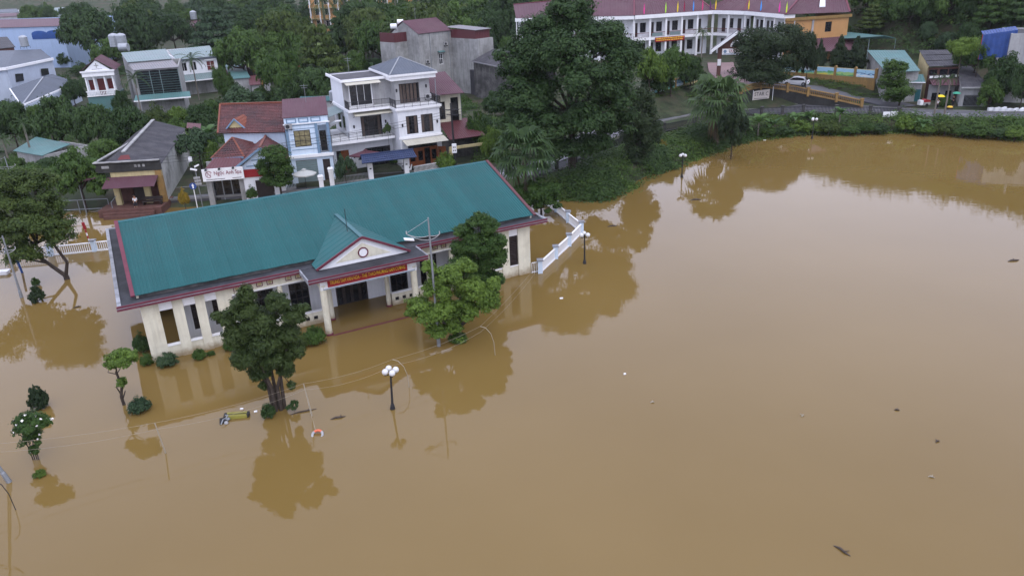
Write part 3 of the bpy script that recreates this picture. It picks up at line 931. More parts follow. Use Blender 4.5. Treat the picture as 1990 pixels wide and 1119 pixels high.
# top floor, right block set back
MB().wall(-4.55, 0.0, 7.58, 10.6, 2.4, 2.65, [(-4.02, -1.4, 7.7, 10.1)]).box(-4.55, -4.3, 2.65, 4.6, 7.58, 10.6).box(-0.25, 0.0, 2.65, 10.7, 7.58, 10.6).build('top_wall', grey_plaster, wh)
window(wh, -4.02, -1.4, 7.7, 10.1, 2.42, dark_wood, dark_pane, 4, 1, fw=0.1)
MB().wall(-10.6, -4.56, 7.58, 10.75, 4.4, 4.62, [(-9.9, -6.9, 7.58, 10.35)]).build('top_wall', grey_plaster, wh)
MB().box(-10.6, -10.38, 4.63, 10.7, 7.58, 10.75).build('side_wall', white, wh)
window(wh, -9.9, -6.9, 7.6, 10.35, 4.45, trim_white, dark_pane, 3, 1, fw=0.14)
MB().box(-10.75, -4.6, 4.2, 12.4, 10.75, 10.95).build('flat_roof', charcoal, wh)
MB().box(-10.83, -4.6, 4.08, 4.195, 10.70, 11.03).box(-10.87, -10.755, 4.2, 12.4, 10.70, 11.03).build('roof_edge', trim_white, wh)
MB().box(-5.15, 0.70, 1.75, 10.9, 10.6, 11.1).box(-5.35, 0.90, 1.55, 11.1, 11.1, 11.36).build('cornice', trim_white, wh)
hp = MB()
A, B, C, D, T1 = (-5.3, 1.6, 11.37), (0.85, 1.6, 11.37), (0.85, 11.0, 11.37), (-5.3, 11.0, 11.37), (-2.4, 6.3, 12.95)
for p, q in ((A, B), (B, C), (C, D), (D, A)): ribbed_tri(hp, p, q, T1, 0.35, 0.03)
hr = hp.build('hip_roof', slate, wh)
rc = MB()
for p in (A, B, C, D): rc.bar(p, T1, 0.16, 0.10)
rc.build('hip_cap', grey_metal, hr)
# left wing lower floors
lh = [(-9.05, -6.35, 3.85, 6.5), (-8.9, -5.6, -0.3, 2.5), (-12.6, -11.0, -0.3, 2.6)]
MB().wall(-10.6, -5.21, 4.0, 7.27, 3.4, 3.64, [(-9.05, -6.35, 3.9, 6.5)]).box(-10.6, -10.36, 3.64, 10.7, 4.0, 7.27).build('wing_wall', white, wh)
MB().wall(-13.2, -5.21, -1.0, 3.68, 3.4, 3.64, lh[1:]).box(-13.2, -12.96, 3.64, 10.7, -1, 3.68).build('wing_wall', white, wh)
window(wh, -9.05, -6.35, 3.9, 6.5, 3.45, dark_wood, dark_pane, 3, 1)
window(wh, -8.9, -5.6, -0.3, 2.5, 3.45, dark_iron, dark_pane, 4, 1)
MB().box(-12.6, -12.0, 3.5, 3.56, -0.3, 2.6).build('side_door', dark_pane, wh)
MB().box(-12.0, -11.0, 3.46, 3.54, -0.3, 2.6).build('side_door', brown_wood, wh)
for y in (5.2, 7.6): box_part(wh, 'side_window', dark_pane, -10.64, -10.605, y, y + 1.1, 4.6, 6.4)
MB().box(-13.35, -5.3, 1.7, 3.39, 3.68, 4.0).box(-13.35, -10.65, 3.39, 10.5, 3.68, 4.0).build('balcony_slab', trim_white, wh)
railing(wh, [(-13.25, 6.5, 4.0), (-13.25, 1.8, 4.0), (-5.35, 1.8, 4.0)])
ribbed(MB(), [(-13.3, 5.4, 6.3), (-13.3, 10.5, 6.3), (-10.62, 10.5, 7.1), (-10.62, 5.4, 7.1)], 0.4, 0.02).build('side_canopy', grey_green, wh)
MB().bar((-12.9, 10.0, 4.1), (-11.6, 4.6, 6.1), 0.9, 0.16).build('outside_stair', trim_white, wh)
awning(wh, -4.95, 0.55, -0.02, 3.62, -1.9, 3.28)
awning(wh, -10.0, -5.25, 3.39, 7.1, 1.9, 6.85)
awning(wh, -10.4, -6.0, 4.39, 10.68, 3.1, 10.45)
for x, z in ((-4.75, 5.5), (-0.2, 5.5), (-4.75, 1.7), (-0.1, 1.7)): lantern(wh, x, -0.005, z)
for x, z in ((-10.0, 5.4), (-5.9, 5.6), (-10.4, 1.7)): lantern(wh, x, 3.395, z)
lantern(wh, -0.5, 2.395, 9.6)
lantern(wh, -4.4, 2.395, 9.4)
def tank(loc, s=1.0, lying=False, label=None, m=None):
    t = thing('water_tank', loc, 0, label, 'water tank', 'rooftop water tanks')
    r, h = 0.55 * s, 1.25 * s
    fr = MB()
    for a in range(4):
        x, y = r * 0.8 * (1 if a in (0, 3) else -1), r * 0.8 * (1 if a < 2 else -1)
        fr.bar((x, y, 0), (x, y, 0.35 * s), 0.06, 0.06)
        x2, y2 = r * 0.8 * (1 if a in (3, 2) else -1), r * 0.8 * (1 if a in (0, 3) else -1)
        fr.bar((x, y, 0.3 * s), (x2, y2, 0.3 * s), 0.05, 0.05)
    fr.build('stand', dark_iron, t)
    if lying: MB().tube((-h / 2, 0, r + 0.3), (h / 2, 0, r + 0.3), r, n=14).build('drum', m or steel, t)
    else:
        prof = [(r * 0.6, 0.3 * s)]
        for k in range(5): prof += [(r, 0.36 * s + k * h / 5), (r, 0.36 * s + (k + 0.75) * h / 5), (r * 0.95, 0.36 * s + (k + 0.85) * h / 5)]
        prof += [(r * 0.7, h + 0.45 * s), (0.12, h + 0.55 * s)]
        MB().lathe((0, 0, 0), prof, 16).build('drum', m or steel, t)
    return t
tank(wh.matrix_basis @ Vector((-10.0, 13.2, 6.9)), 1.0, label='ribbed steel water tank behind the left edge of the white villa')

# --- pale blue house
bl = thing('pale_blue_house', at(648, 352, 1.0), math.radians(13), 'narrow pale blue house with maroon metal roof and striped facade', 'house')
bh = [(-3.85, -1.95, 4.5, 6.45), (-1.0, 0.15, 3.7, 6.9), (-4.1, -1.6, -0.6, 2.9), (-0.95, -0.1, -0.5, 2.8)]
MB().wall(-4.75, 0.3, -1, 8.0, 0, 0.22, bh).box(-4.75, -4.55, 0.22, 6, -1, 8).box(0.08, 0.3, 0.22, 6, -1, 8).box(-1.0, 0.08, 1.3, 1.45, 3.55, 7.2).build('wall', white_blue, bl)
for z in (4.15, 4.75, 5.35, 5.95, 6.6, 7.0): MB().box(-4.3, -3.85 if 4.5 < z < 6.45 else -1.35, -0.03, -0.003, z, z + 0.07).build('facade_stripe', blue_trim, bl)
for z in (4.75, 5.35, 5.95): MB().box(-1.95, -1.35, -0.03, -0.003, z, z + 0.07).build('facade_stripe', blue_trim, bl)
for x in (-4.75, -1.35): MB().box(x, x + 0.33, -0.1, -0.003, 3.6, 7.2).build('pilaster', blue_trim, bl)
MB().box(0.02, 0.32, -0.1, -0.003, 3.6, 7.2).build('pilaster', blue_trim, bl)
for x in (-4.5, -3.1, -1.7): MB().wall(x, x + 1.15, 7.35, 7.9, -0.06, -0.003, [(x + 0.12, x + 1.03, 7.45, 7.8)]).build('parapet_panel', blue_trim, bl)
MB().box(-4.9, 0.45, -0.14, 0.0, 7.18, 7.3).build('string_course', trim_white, bl)
MB().box(-4.9, 0.45, -0.25, 0.0, 3.2, 3.55).build('string_course', trim_white, bl)
window(bl, -3.85, -1.95, 4.5, 6.45, 0.02, dark_wood, mat('gold_curtain', (0.22, 0.19, 0.10), 0.6, 0.4, 3.0), 3, 3)
MB().box(-0.9, -0.15, 1.24, 1.295, 3.6, 6.0).build('balcony_door', dark_pane, bl)
railing(bl, [(-1.0, -0.05, 3.6), (0.1, -0.05, 3.6)], 0.85, dark_wood)
gs = MB()
for k in range(12): gs.bar((-4.1, 0.1, -0.55 + k * 0.29), (-1.6, 0.1, -0.55 + k * 0.29), 0.05, 0.26)
gs.build('roller_shutter', grey_green, bl)
MB().box(-0.95, -0.1, 0.1, 0.15, -0.5, 2.8).build('front_door', dark_wood, bl)
metal_roof(bl, [(-4.85, -0.1, 8.02), (0.4, -0.1, 8.02), (0.4, 5.6, 9.35), (-4.85, 5.6, 9.35)], maroon_roof, 0.3, 0.03)

# --- tiled spa house
sp = thing('spa_house', at(400, 392, 0.8), math.radians(10), 'low white house with red brown tile roofs and a signboard', 'house')
MB().wall(4.5, 9.0, -1, 2.55, 0.3, 0.5, [(5.75, 7.75, -0.2, 1.9)]).box(4.5, 4.7, 0.5, 8, -1, 3.4).box(8.8, 9.0, 0.5, 8, -1, 3.4).build('front_wall', white, sp)
MB().box(5.75, 7.75, 0.42, 0.48, -0.2, 1.9).build('garage_door', dark_wood, sp)
MB().box(4.52, 9.0, 0.22, 0.298, 2.35, 3.25).build('red_fascia', sign_red, sp)
MB().prism([(4.45, 0.35, 3.25), (9.3, 0.35, 3.25), (9.3, 0.35, 3.6), (6.9, 0.35, 5.45), (4.45, 0.35, 3.6)], (0, 0.2, 0)).build('gable_wall', white_blue, sp)
for z in (3.55, 4.2): MB().box(5.0 + (z - 3.5), 8.8 - (z - 3.5), 0.29, 0.345, z, z + 0.12).build('gable_stripe', blue_trim, sp)
MB().box(0.3, 0.9, 0.6, 1.0, -1, 2.4).box(3.9, 4.48, 0.6, 1.0, -1, 2.4).box(0.3, 4.48, 2.6, 2.8, -1, 4.0).build('shop_wall', old_concrete, sp)
MB().box(0.92, 3.88, 1.5, 1.55, -0.4, 2.2).build('shop_front', dark_pane, sp)
for x in (1.9, 2.9): MB().box(x - 0.05, x + 0.05, 1.4, 1.495, -0.4, 2.2).build('shop_mullion', grey_metal, sp)
awn = metal_roof(sp, [(0.45, 0.15, 3.62), (4.4, 0.15, 3.62), (4.4, 2.6, 4.35), (1.2, 2.6, 4.35)], red_roof, 0.4, 0.03, 'red_canopy')
b_ = MB().box(0.2, 4.7, -0.12, -0.02, 2.35, 3.75).build('signboard', sign_white, sp)
text_mesh('lettering', 'Ngọc Anh Spa', 0.62, ink_maroon, b_, (2.98, -0.135, 3.2), width=3.0)
MB().box(0.55, 2.6, -0.135, -0.121, 2.50, 2.56).box(3.4, 4.4, -0.135, -0.121, 2.50, 2.56).build('small_print', ink, b_)
lg = MB()
for k in range(10):
    a0 = 0.5 + 4.6 * k / 10; a1 = 0.5 + 4.6 * (k + 1) / 10
    lg.bar((0.92 + 0.36 * math.cos(a0), -0.13, 3.12 + 0.36 * math.sin(a0)), (0.92 + 0.36 * math.cos(a1), -0.13, 3.12 + 0.36 * math.sin(a1)), 0.02, 0.05)
lg.bar((0.75, -0.13, 2.85), (0.75, -0.13, 3.4), 0.02, 0.06).bar((0.75, -0.13, 3.4), (1.1, -0.13, 2.85), 0.02, 0.06).bar((1.1, -0.13, 2.85), (1.1, -0.13, 3.45), 0.02, 0.06)
lg.build('emblem', ink_maroon, b_)
for x in (0.75, 2.2, 3.7): MB().box(x - 0.1, x + 0.1, -0.5, -0.13, 3.76, 3.84).box(x - 0.12, x + 0.12, -0.62, -0.4, 3.66, 3.8).build('sign_lamp', dark_iron, b_)
hpq = MB()
e1, e2, e3, e4, ap = (0.9, 2.9, 4.3), (4.7, 2.3, 4.3), (5.6, 8.0, 4.6), (1.8, 8.6, 4.6), (3.25, 5.5, 6.0)
for p, q in ((e1, e2), (e2, e3), (e3, e4), (e4, e1)): tiled_tri(hpq, p, q, ap)
hq = hpq.build('hip_tiles', tile_mat, sp, kind='stuff')
rc = MB()
for p in (e1, e2, e3, e4): rc.bar(p, Vector(ap) + Vector((0, 0, 0.06)), 0.2, 0.12)
rc.build('hip_cap', tile_bright, hq)
MB().bar((1.0, 2.85, 4.24), (4.65, 2.25, 4.24), 0.12, 0.2).build('eave_board', blue_trim, sp)
gt = MB()
tiled(gt, [(3.95, 8.2, 3.62), (3.95, 0.05, 3.62), (6.9, 0.05, 5.62), (6.9, 8.2, 5.62)])
tiled(gt, [(9.6, 0.05, 3.75), (9.6, 8.2, 3.75), (6.9, 8.2, 5.62), (6.9, 0.05, 5.62)])
gq = gt.build('gable_tiles', tile_mat, sp, kind='stuff')
MB().bar((6.9, 0.0, 5.72), (6.9, 8.4, 5.72), 0.24, 0.16).build('ridge_cap', tile_bright, gq)
MB().bar((3.9, -0.02, 3.62), (6.9, -0.02, 5.62), 0.1, 0.24).bar((9.65, -0.02, 3.75), (6.9, -0.02, 5.62), 0.1, 0.24).build('bargeboard', blue_trim, sp)
mt = MB()
mq = [Vector((1.2, 8.2, 6.15)), Vector((9.4, 5.7, 6.15)), Vector((9.4, 12.6, 8.55)), Vector((0.95, 14.8, 8.55))]
tiled(mt, mq, 0.36, 0.31)
mo = mt.build('main_tiles', tile_mat, sp, kind='stuff')
MB().bar(mq[3] + Vector((0, 0, .1)), mq[2] + Vector((0, 0, .1)), 0.26, 0.18).build('ridge_cap', tile_bright, mo)
MB().bar(mq[0] + Vector((0, 0, .05)), mq[3] + Vector((0, 0, .1)), 0.2, 0.12).build('verge_cap', tile_bright, mo)
MB().prism([(1.8, 8.5, 4.0), (9.2, 6.25, 4.0), (9.2, 6.25, 6.15), (1.8, 8.5, 6.15)], (0.06, 0.22, 0)).build('upper_wall', white_blue, sp)
MB().prism([(1.8, 8.5, -1), (1.8, 14.5, -1), (1.8, 14.5, 8.4), (1.8, 8.5, 6.1)], (0.2, 0, 0)).build('side_wall', white_blue, sp)
# roof dormer
dq = Vector((2.9, 9.2, 6.7))
dm = MB().prism([(2.4, 8.9, 6.55), (4.2, 8.4, 6.55), (3.3, 8.65, 7.55)], (0.3, 1.1, 0)).build('dormer', pale_yellow, sp)
dtt = MB()
tiled(dtt, [(2.2, 8.85, 6.5), (2.2 + 0.8, 11.0, 6.95), (3.3 + 0.8, 11.1, 7.75), (3.3, 8.55, 7.68)], 0.3, 0.3)
tiled(dtt, [(4.4 + 0.8, 10.6, 6.95), (4.4, 8.25, 6.5), (3.3, 8.55, 7.68), (3.3 + 0.8, 11.1, 7.75)], 0.3, 0.3)
dtt.build('dormer_tiles', tile_bright, dm, kind='stuff')
MB().bar((2.15, 8.8, 6.5), (3.3, 8.5, 7.66), 0.1, 0.16).bar((4.45, 8.2, 6.5), (3.3, 8.5, 7.66), 0.1, 0.16).build('dormer_bargeboard', blue_trim, dm)

# --- beige house beside the villa
be = thing('beige_house', at(900, 318, 1.3), math.radians(24), 'narrow beige house with two maroon roofs right of the white villa', 'house')
MB().wall(-2.2, 2.6, 3.2, 7.9, 6.4, 6.6, [(-1.2, 0.4, 4.6, 6.9), (1.2, 2.3, 4.0, 7.3)]).box(-2.2, -2.0, 6.6, 12, 0, 7.9).box(2.4, 2.6, 6.6, 12, 0, 7.9).build('upper_wall', cream, be)
window(be, -1.2, 0.4, 4.6, 6.9, 6.42, dark_wood, dark_pane, 2, 1)
MB().box(1.2, 2.3, 6.55, 6.6, 4.0, 7.3).build('balcony_door', dark_pane, be)
railing(be, [(1.1, 6.3, 4.0), (2.5, 6.3, 4.0)], 1.0)
metal_roof(be, [(-2.4, 5.5, 8.0), (2.9, 5.5, 7.9), (2.9, 12.5, 9.9), (-2.4, 12.5, 9.9)], maroon_roof, 0.3, 0.03)
metal_roof(be, [(-1.1, 1.3, 2.95), (3.9, 1.3, 2.95), (3.5, 6.9, 4.35), (-0.6, 6.9, 4.35)], red_roof, 0.3, 0.03, 'lower_roof')
MB().box(-1.6, 3.6, 0.3, 0.5, 1.9, 2.25).build('canopy_beam', pale_yellow, be)
MB().box(3.3, 3.6, 0.3, 0.6, -1, 1.9).box(-1.6, -1.2, 0.3, 0.6, -1, 1.9).build('gate_post', pale_yellow, be)
mb = MB()
for k in range(30): mb.bar((-1.15 + k * 0.15, 0.4, -0.6), (-1.15 + k * 0.15, 0.4, 1.9), 0.03, 0.03)
mb.build('gate_bars', dark_iron, be)
MB().box(-1.8, 3.4, 3.2, 3.4, -1, 2.9).build('lower_wall', black_concrete, be)

# --- old ochre house
oy = thing('ochre_house', at(323.5, 391, 0.9), math.radians(4), 'old ochre house with dark sheet roof and maroon awning at the flood edge', 'house')
MB().box(-6.8, 0.1, -2.3, 2.3, -1.6, -0.05).box(-6.2, -0.6, -2.75, -2.3, -1.6, -0.32).box(-6.0, -0.9, -3.15, -2.75, -1.6, -0.55).build('stepped_base', brick_mat, oy)
MB().wall(-5.6, -0.35, -0.05, 3.9, 1.2, 1.4, [(-3.9, -2.5, -0.04, 2.3)]).build('porch_wall', brick_mat, oy)
MB().box(-3.9, -2.5, 1.33, 1.38, -0.04, 2.3).build('door', dark_wood, oy)
for x in (-5.45, -2.1): MB().box(x, x + 0.62, -0.3, 0.15, -0.05, 2.9).build('pillar', pale_yellow, oy)
MB().box(-0.55, 0.12, -0.1, 0.4, -0.05, 4.2).build('pillar', ochre, oy)
MB().box(-5.5, 0.12, 0.0, 0.35, 3.0, 3.7).build('beam', pale_yellow, oy)
MB().box(-6.95, 0.2, -0.15, 0.25, 3.72, 4.85).box(-6.95, -6.75, 0.25, 17, 3.8, 4.85).build('parapet', dark_wall, oy)
cp = MB().bar((-7.0, -0.18, 4.9), (0.25, -0.18, 4.9), 0.3, 0.12).bar((-6.86, 0, 4.9), (-6.86, 17, 4.9), 0.3, 0.12).build('coping', old_concrete, oy)
for x, wd in ((-6.2, 0.8), (-2.6, 0.25), (-2.2, 0.25), (-1.7, 0.25)): MB().box(x, x + wd, -0.18, -0.153, 4.2, 4.5).build('faded_patch', old_concrete, oy)
awning(oy, -5.95, -0.25, -0.02, 3.15, -2.0, 2.35, maroon_roof)
rdg0, rdg1 = Vector((-4.6, 2.6, 5.35)), Vector((-7.6, 22.0, 5.6))
metal_roof(oy, [(0.25, 0.3, 4.35), (-3.0, 20.5, 4.5), tuple(rdg1), tuple(rdg0)], charcoal, 0.35, 0.03)
metal_roof(oy, [(-9.5, 20.0, 4.4), (-6.7, 0.3, 4.35), tuple(rdg0), tuple(rdg1)], charcoal, 0.35, 0.03)
MB().poly((-6.7, 0.3, 4.4), (0.2, 0.3, 4.4), tuple(rdg0)).build('hip_end', charcoal, oy)
MB().prism([(-4.9, 1.2, 4.72), (-3.4, 1.2, 4.72), (-3.7, 1.8, 5.15), (-4.6, 1.8, 5.15)], (0, 0.05, 0.06)).build('red_patch', dark_red_wood, oy)
MB().bar(rdg0 + Vector((0, 0, .08)), rdg1 + Vector((0, 0, .08)), 0.4, 0.14).build('ridge_cap', old_concrete, oy)
MB().prism([(0.0, 0.4, -1.2), (-3.1, 20.0, -1.2), (-3.1, 20.0, 4.45), (0.0, 0.4, 4.3)], (-0.2, 0, 0)).build('side_wall', pale_wall, oy)
MB().prism([(-3.1, 20.2, -1), (-9.3, 19.4, -1), (-9.3, 19.4, 4.4), (-7.6, 19.6, 5.5), (-3.1, 20.2, 4.4)], (0, 0.2, 0)).build('rear_wall', pale_wall, oy)
metal_roof(oy, [(-9.2, -0.8, 2.9), (-7.0, -0.6, 3.3), (-7.0, 4.0, 4.4), (-8.6, 4.0, 4.1)], maroon_roof, 0.4, 0.03, 'lean_to_roof')
MB().tube((-8.9, -0.6, -1), (-8.9, -0.6, 2.95), 0.05).build('lean_to_post', grey_metal, oy)
ribbed(MB(), [(-3.2, 21.5, 4.4), (-1.2, 21.0, 4.2), (-1.6, 23.0, 4.6), (-3.6, 23.4, 4.8)], 0.4, 0.03).build('rear_annex_roof', red_roof, oy)

# --- grey concrete house behind
gr = thing('grey_concrete_house', (-15.4, 150.4, 1.4), math.radians(45), 'tall bare grey concrete house with maroon roof behind the white villa', 'house')
MB().wall(0, 8, -1, 11.6, 0, 0.25, [(4.6, 5.6, 5.6, 7.6)]).box(7.75, 8, 0.25, 8, -1, 11.6).box(0.25, 7.75, 7.75, 8, -1, 11.6).build('wall', old_concrete, gr)
MB().prism([(0, 0.25, -1), (0, 8.0, -1), (0, 8.0, 11.6), (0, 4.2, 13.7), (0, 0.25, 11.6)], (0.25, 0, 0)).build('gable_wall', old_concrete, gr)
window(gr, 4.6, 5.6, 5.6, 7.6, 0.02, trim_white, dark_pane, 2, 2)
awning(gr, 4.3, 5.9, 0, 8.1, -0.6, 7.9, sea_green)
metal_roof(gr, [(-0.2, -0.25, 11.62), (8.2, -0.25, 11.62), (8.2, 4.2, 13.85), (-0.2, 4.2, 13.85)], maroon_roof, 0.35, 0.03)
metal_roof(gr, [(8.2, 8.5, 11.7), (-0.2, 8.5, 11.7), (-0.2, 4.21, 13.85), (8.2, 4.21, 13.85)], maroon_roof, 0.35, 0.03)
MB().box(8.01, 12.0, -7.5, 2.0, -1, 10.2).build('annex_wall', old_concrete, gr)
MB().box(-3.0, -0.02, 3.4, 8.0, -1, 10.2).build('annex_wall', old_concrete, gr)
for b_ in ((8.05, 11.8, -6.8, 1.5, 10.2, 11.8), (-2.95, -0.05, 3.45, 7.9, 10.2, 11.9)):
    mb = MB()
    ribbed(mb, [(b_[0], b_[2], b_[4]), (b_[1], b_[2], b_[4]), (b_[1], b_[2], b_[5]), (b_[0], b_[2], b_[5])], 0.4, 0.03)
    ribbed(mb, [(b_[0], b_[3], b_[4]), (b_[0], b_[2], b_[4]), (b_[0], b_[2], b_[5]), (b_[0], b_[3], b_[5])], 0.4, 0.03)
    mb.build('red_sheet_screen', red_roof, gr)
metal_roof(gr, [(7.9, -7.2, 11.8), (12, -7.2, 11.8), (12, 1.8, 12.2), (7.9, 1.8, 12.2)], grey_sheet, 0.4, 0.03, 'annex_roof')
tank(gr.matrix_basis @ Vector((-2.0, 4.6, 12.2)), 0.9, True, label='white lying water tank on the left shoulder of the grey house', m=trim_white)
tank(gr.matrix_basis @ Vector((2.0, 7.6, 12.6)), 0.9, True, label='white lying water tank behind the roof ridge of the grey house', m=trim_white)

# --- blackened house
dk = thing('blackened_house', (-5.4, 149.0, 1.4), math.radians(-63), 'old house with blackened mouldy walls beside the big tree', 'house')
MB().prism([(0, 0, -1), (15, 0, -1), (15, 0, 6.5), (0, 0, 6.5)], (0, 0.25, 0)).build('front_wall', black_concrete, dk)
MB().prism([(0, 0.26, -1), (0, 9, -1), (0, 9, 6.5), (0, 4.5, 8.2), (0, 0.26, 6.5)], (0.25, 0, 0)).build('gable_wall', black_concrete, dk)
MB().box(0.3, 15, 8.7, 9, -1, 6.5).build('rear_wall', black_concrete, dk)
metal_roof(dk, [(-0.3, -0.35, 6.5), (15.3, -0.35, 6.5), (15.3, 4.5, 8.35), (-0.3, 4.5, 8.35)], charcoal, 0.45, 0.03)
metal_roof(dk, [(15.3, 9.35, 6.5), (-0.3, 9.35, 6.5), (-0.3, 4.51, 8.35), (15.3, 4.51, 8.35)], charcoal, 0.45, 0.03)
MB().bar((-0.3, -0.42, 6.5), (15.3, -0.42, 6.5), 0.12, 0.2).build('eave_board', grey_sheet, dk)
MB().box(-3.2, -0.01, 0.6, 7, -1, 4.6).build('lean_to', charcoal, dk)

# service clutter on the houses
def ac_unit(parent, x, y, z):
    o = MB().box(x - .4, x + .4, y - .32, y, z, z + .58).build('air_conditioner', grey_plaster, parent)
    MB().tube((x - .1, y - .33, z + .29), (x - .1, y - .321, z + .29), .23, n=14).build('fan_grille', dark_iron, o)
    MB().box(x - .35, x - .3, y - .3, y, z - .2, z - .003).box(x + .3, x + .35, y - .3, y, z - .2, z - .003).build('bracket', dark_iron, o)
for p_, x, y, z in ((wh, -5.9, 3.39, 4.3), (wh, -0.35, 2.39, 8.0), (bl, -4.3, -.01, 6.75), (be, -1.7, 6.39, 6.9), (gr, 1.6, -.01, 6.2), (gr, 6.4, -.01, 9.0), (sp, 8.3, .29, 1.6)): ac_unit(p_, x, y, z)
for p_, x, y, z0, z1 in ((wh, .32, 1.0, -1, 10.5), (gr, 2.6, -.06, -1, 11.5), (gr, 7.4, -.06, -1, 11.5), (bl, .36, .6, -1, 7.8), (be, 2.66, 6.5, 0, 7.8)): MB().tube((x, y, z0), (x, y, z1), .055, n=8).build('drain_pipe', grey_metal, p_)
for p_, x, y, z in ((wh, -8.5, 9, 10.96), (gr, 3, 4.2, 13.8), (bl, -2, 4, 9.0)):
    MB().tube((x, y, z), (x, y, z + 2.2), .025, n=5).bar((x - .5, y, z + 2.0), (x + .5, y, z + 2.0), .03, .03).bar((x - .35, y, z + 1.75), (x + .35, y, z + 1.75), .03, .03).build('aerial', grey_metal, p_)

for x0, x1, z0, z1, y, gaps in ((-4.02, -1.4, 7.75, 10.0, 2.40, (.12, .55, 1.0, 1.5, 2.0)), (-9.05, -6.35, 4.0, 6.4, 3.43, (.15, 2.2)), (-4.2, -2.7, 4.35, 6.4, 0.005, (.1, 1.1)), (-2.25, -.7, 4.35, 6.4, 0.005, (.1, 1.15))):
    for g in gaps:
        cb = MB()
        for k in range(4): cb.bar((x0 + g + k * .08, y + .085 + .012 * (k % 2), z0), (x0 + g + k * .08, y + .085 + .012 * (k % 2), z1), .075, .02)
        cb.build('curtain', curtain_mat, wh)
# ---------------------------------------------------------------- school on its terrace
school = thing('school', (28.0, 171.0, 4.4), 0, 'two-storey white school with maroon hip roofs and galleries on the terrace', 'school')
SO = Vector((28.0, 171.0, 4.4))
sp_ = [Vector(p) - Vector((28, 171)) for p in ((3.3, 178.0), (28.0, 171.0), (46.2, 177.0), (51.5, 171.0), (55.2, 157.2), (69.3, 161.4))]
ridge_ = [Vector(p) - Vector((28, 171)) for p in ((3.0, 187.0), (29.5, 180.5), (46.5, 186.5), (60.0, 178.0), (63.5, 168.0), (73.0, 172.0))]
H1, H2 = 4.2, 8.1
sfl = []
for i in range(5):
    a, b2 = sp_[i], sp_[i + 1]
    d = (b2 - a); Ls = d.length; d.normalize()
    ang = math.atan2(d.y, d.x)
    yel = i == 4
    wing = bpy.data.objects.new('yellow_wing' if yel else 'wing', None)
    COL.objects.link(wing); wing.parent = school
    wing.location = (a.x, a.y, 0); wing.rotation_euler = (0, 0, ang)
    if yel:
        wing['label'] = 'orange yellow end wing with a downpipe'
        MB().wall(0, Ls, -0.8, H2, 0, 0.25, [(Ls - 5.4, Ls - 3.9, 5.0, 6.9)]).box(Ls - 0.25, Ls, 0.25, 10, -0.8, H2).build('wall', orange_wall, wing)
        MB().box(-0.1, Ls + 0.4, -0.35, 0.0, H2 - 0.55, H2).build('eave_band', ochre, wing)
        window(wing, Ls - 5.4, Ls - 3.9, 5.0, 6.9, 0.02, dark_wood, dark_pane, 2, 1)
        MB().box(Ls - 8.6, Ls - 8.2, -0.16, -0.003, -0.5, H2 - 0.55).build('downpipe', grey_plaster, wing)
        metal_roof(wing, [(0.0, -4.2, 1.9), (Ls + 1, -4.2, 1.7), (Ls + 0.3, -0.02, 3.9), (0.2, -0.02, 3.9)], maroon_roof, 0.5, 0.04, 'lower_roof')
        for x in (0.4, 5, 9.5, Ls): MB().box(x - 0.15, x + 0.15, -4.0, -3.7, -0.8, 1.75).build('roof_post', ochre, wing)
    else:
        holes, kinds = [], []
        x = 1.0
        while x < Ls - 2.0:
            for f0 in (0, H1):
                holes.append((x, x + 0.95, f0 + 0.05, f0 + 2.9))
                if x + 3.0 < Ls: holes.append((x + 1.5, x + 2.9, f0 + 0.9, f0 + 2.9))
            x += 3.9
        MB().wall(0, Ls, -0.8, H2, 2.0, 2.2, holes).build('wall', white, wing)
        for h in holes:
            if h[1] - h[0] < 1: MB().box(h[0], h[1], 2.1, 2.15, h[2], h[3]).build('door', dark_wood, wing)
            else: window(wing, *h, 2.02, dark_wood, dark_pane, 2, 1, depth=0.08)
        MB().box(0, Ls, -0.1, 1.99, H1 - 0.55, H1).build('gallery_floor', trim_white, wing)
        MB().box(-0.05, Ls + 0.05, -0.55, 2.0, H2, H2 + 0.75).build('eave_band', trim_white, wing)
        n = max(1, round(Ls / 3.9))
        for k in range(n + 1):
            xx = Ls * k / n
            MB().box(max(xx - 0.2, 0.02), min(xx + 0.2, Ls - 0.02), -0.12, 0.2, -0.8, H2).build('column', trim_white, wing)
        rl = MB()
        rl.box(0, Ls, 0.0, 0.08, H1 + 0.9, H1 + 1.0)
        k = 0.0
        while k < Ls: rl.box(k, k + 0.04, 0.02, 0.06, H1, H1 + 0.9); k += 0.3
        rl.build('gallery_rail', dark_red_wood, wing)
        if i == 1:
            for xx in (3.9, 8.2): MB().box(xx + 0.5, xx + 3.0, -0.02, -0.003, H1 + 0.15, H1 + 0.85).build('planter_panel', grey_green, wing)
def rp(x, y, z): return Vector((x - 28, y - 171, z))
def ep(i, j):
    p, q = sp_[i], ridge_[j]
    o_ = (p - q).normalized() * 0.6
    return Vector((p.x + o_.x, p.y + o_.y, H2 + (0.77 if i < 5 else 0.4)))
E_ = [ep(i, i) for i in range(6)]
r0, r1, rb, r2, rc_, rd, r5 = rp(3, 187, 11.2), rp(29.5, 180.5, 12.9), rp(42.0, 184.6, 12.9), rp(47.5, 187.5, 8.95), rp(55.0, 178.5, 12.9), rp(61.5, 165.5, 12.4), rp(70.5, 169.0, 12.4)
roof_q = [(E_[0], E_[1], r1, r0), (E_[1], E_[2], rb, r1), (E_[3], E_[4], rd, rc_), (E_[4], E_[5], r5, rd)]
for q in roof_q: ribbed(MB(), q, 0.6, 0.05).build('roof', maroon_roof, school)
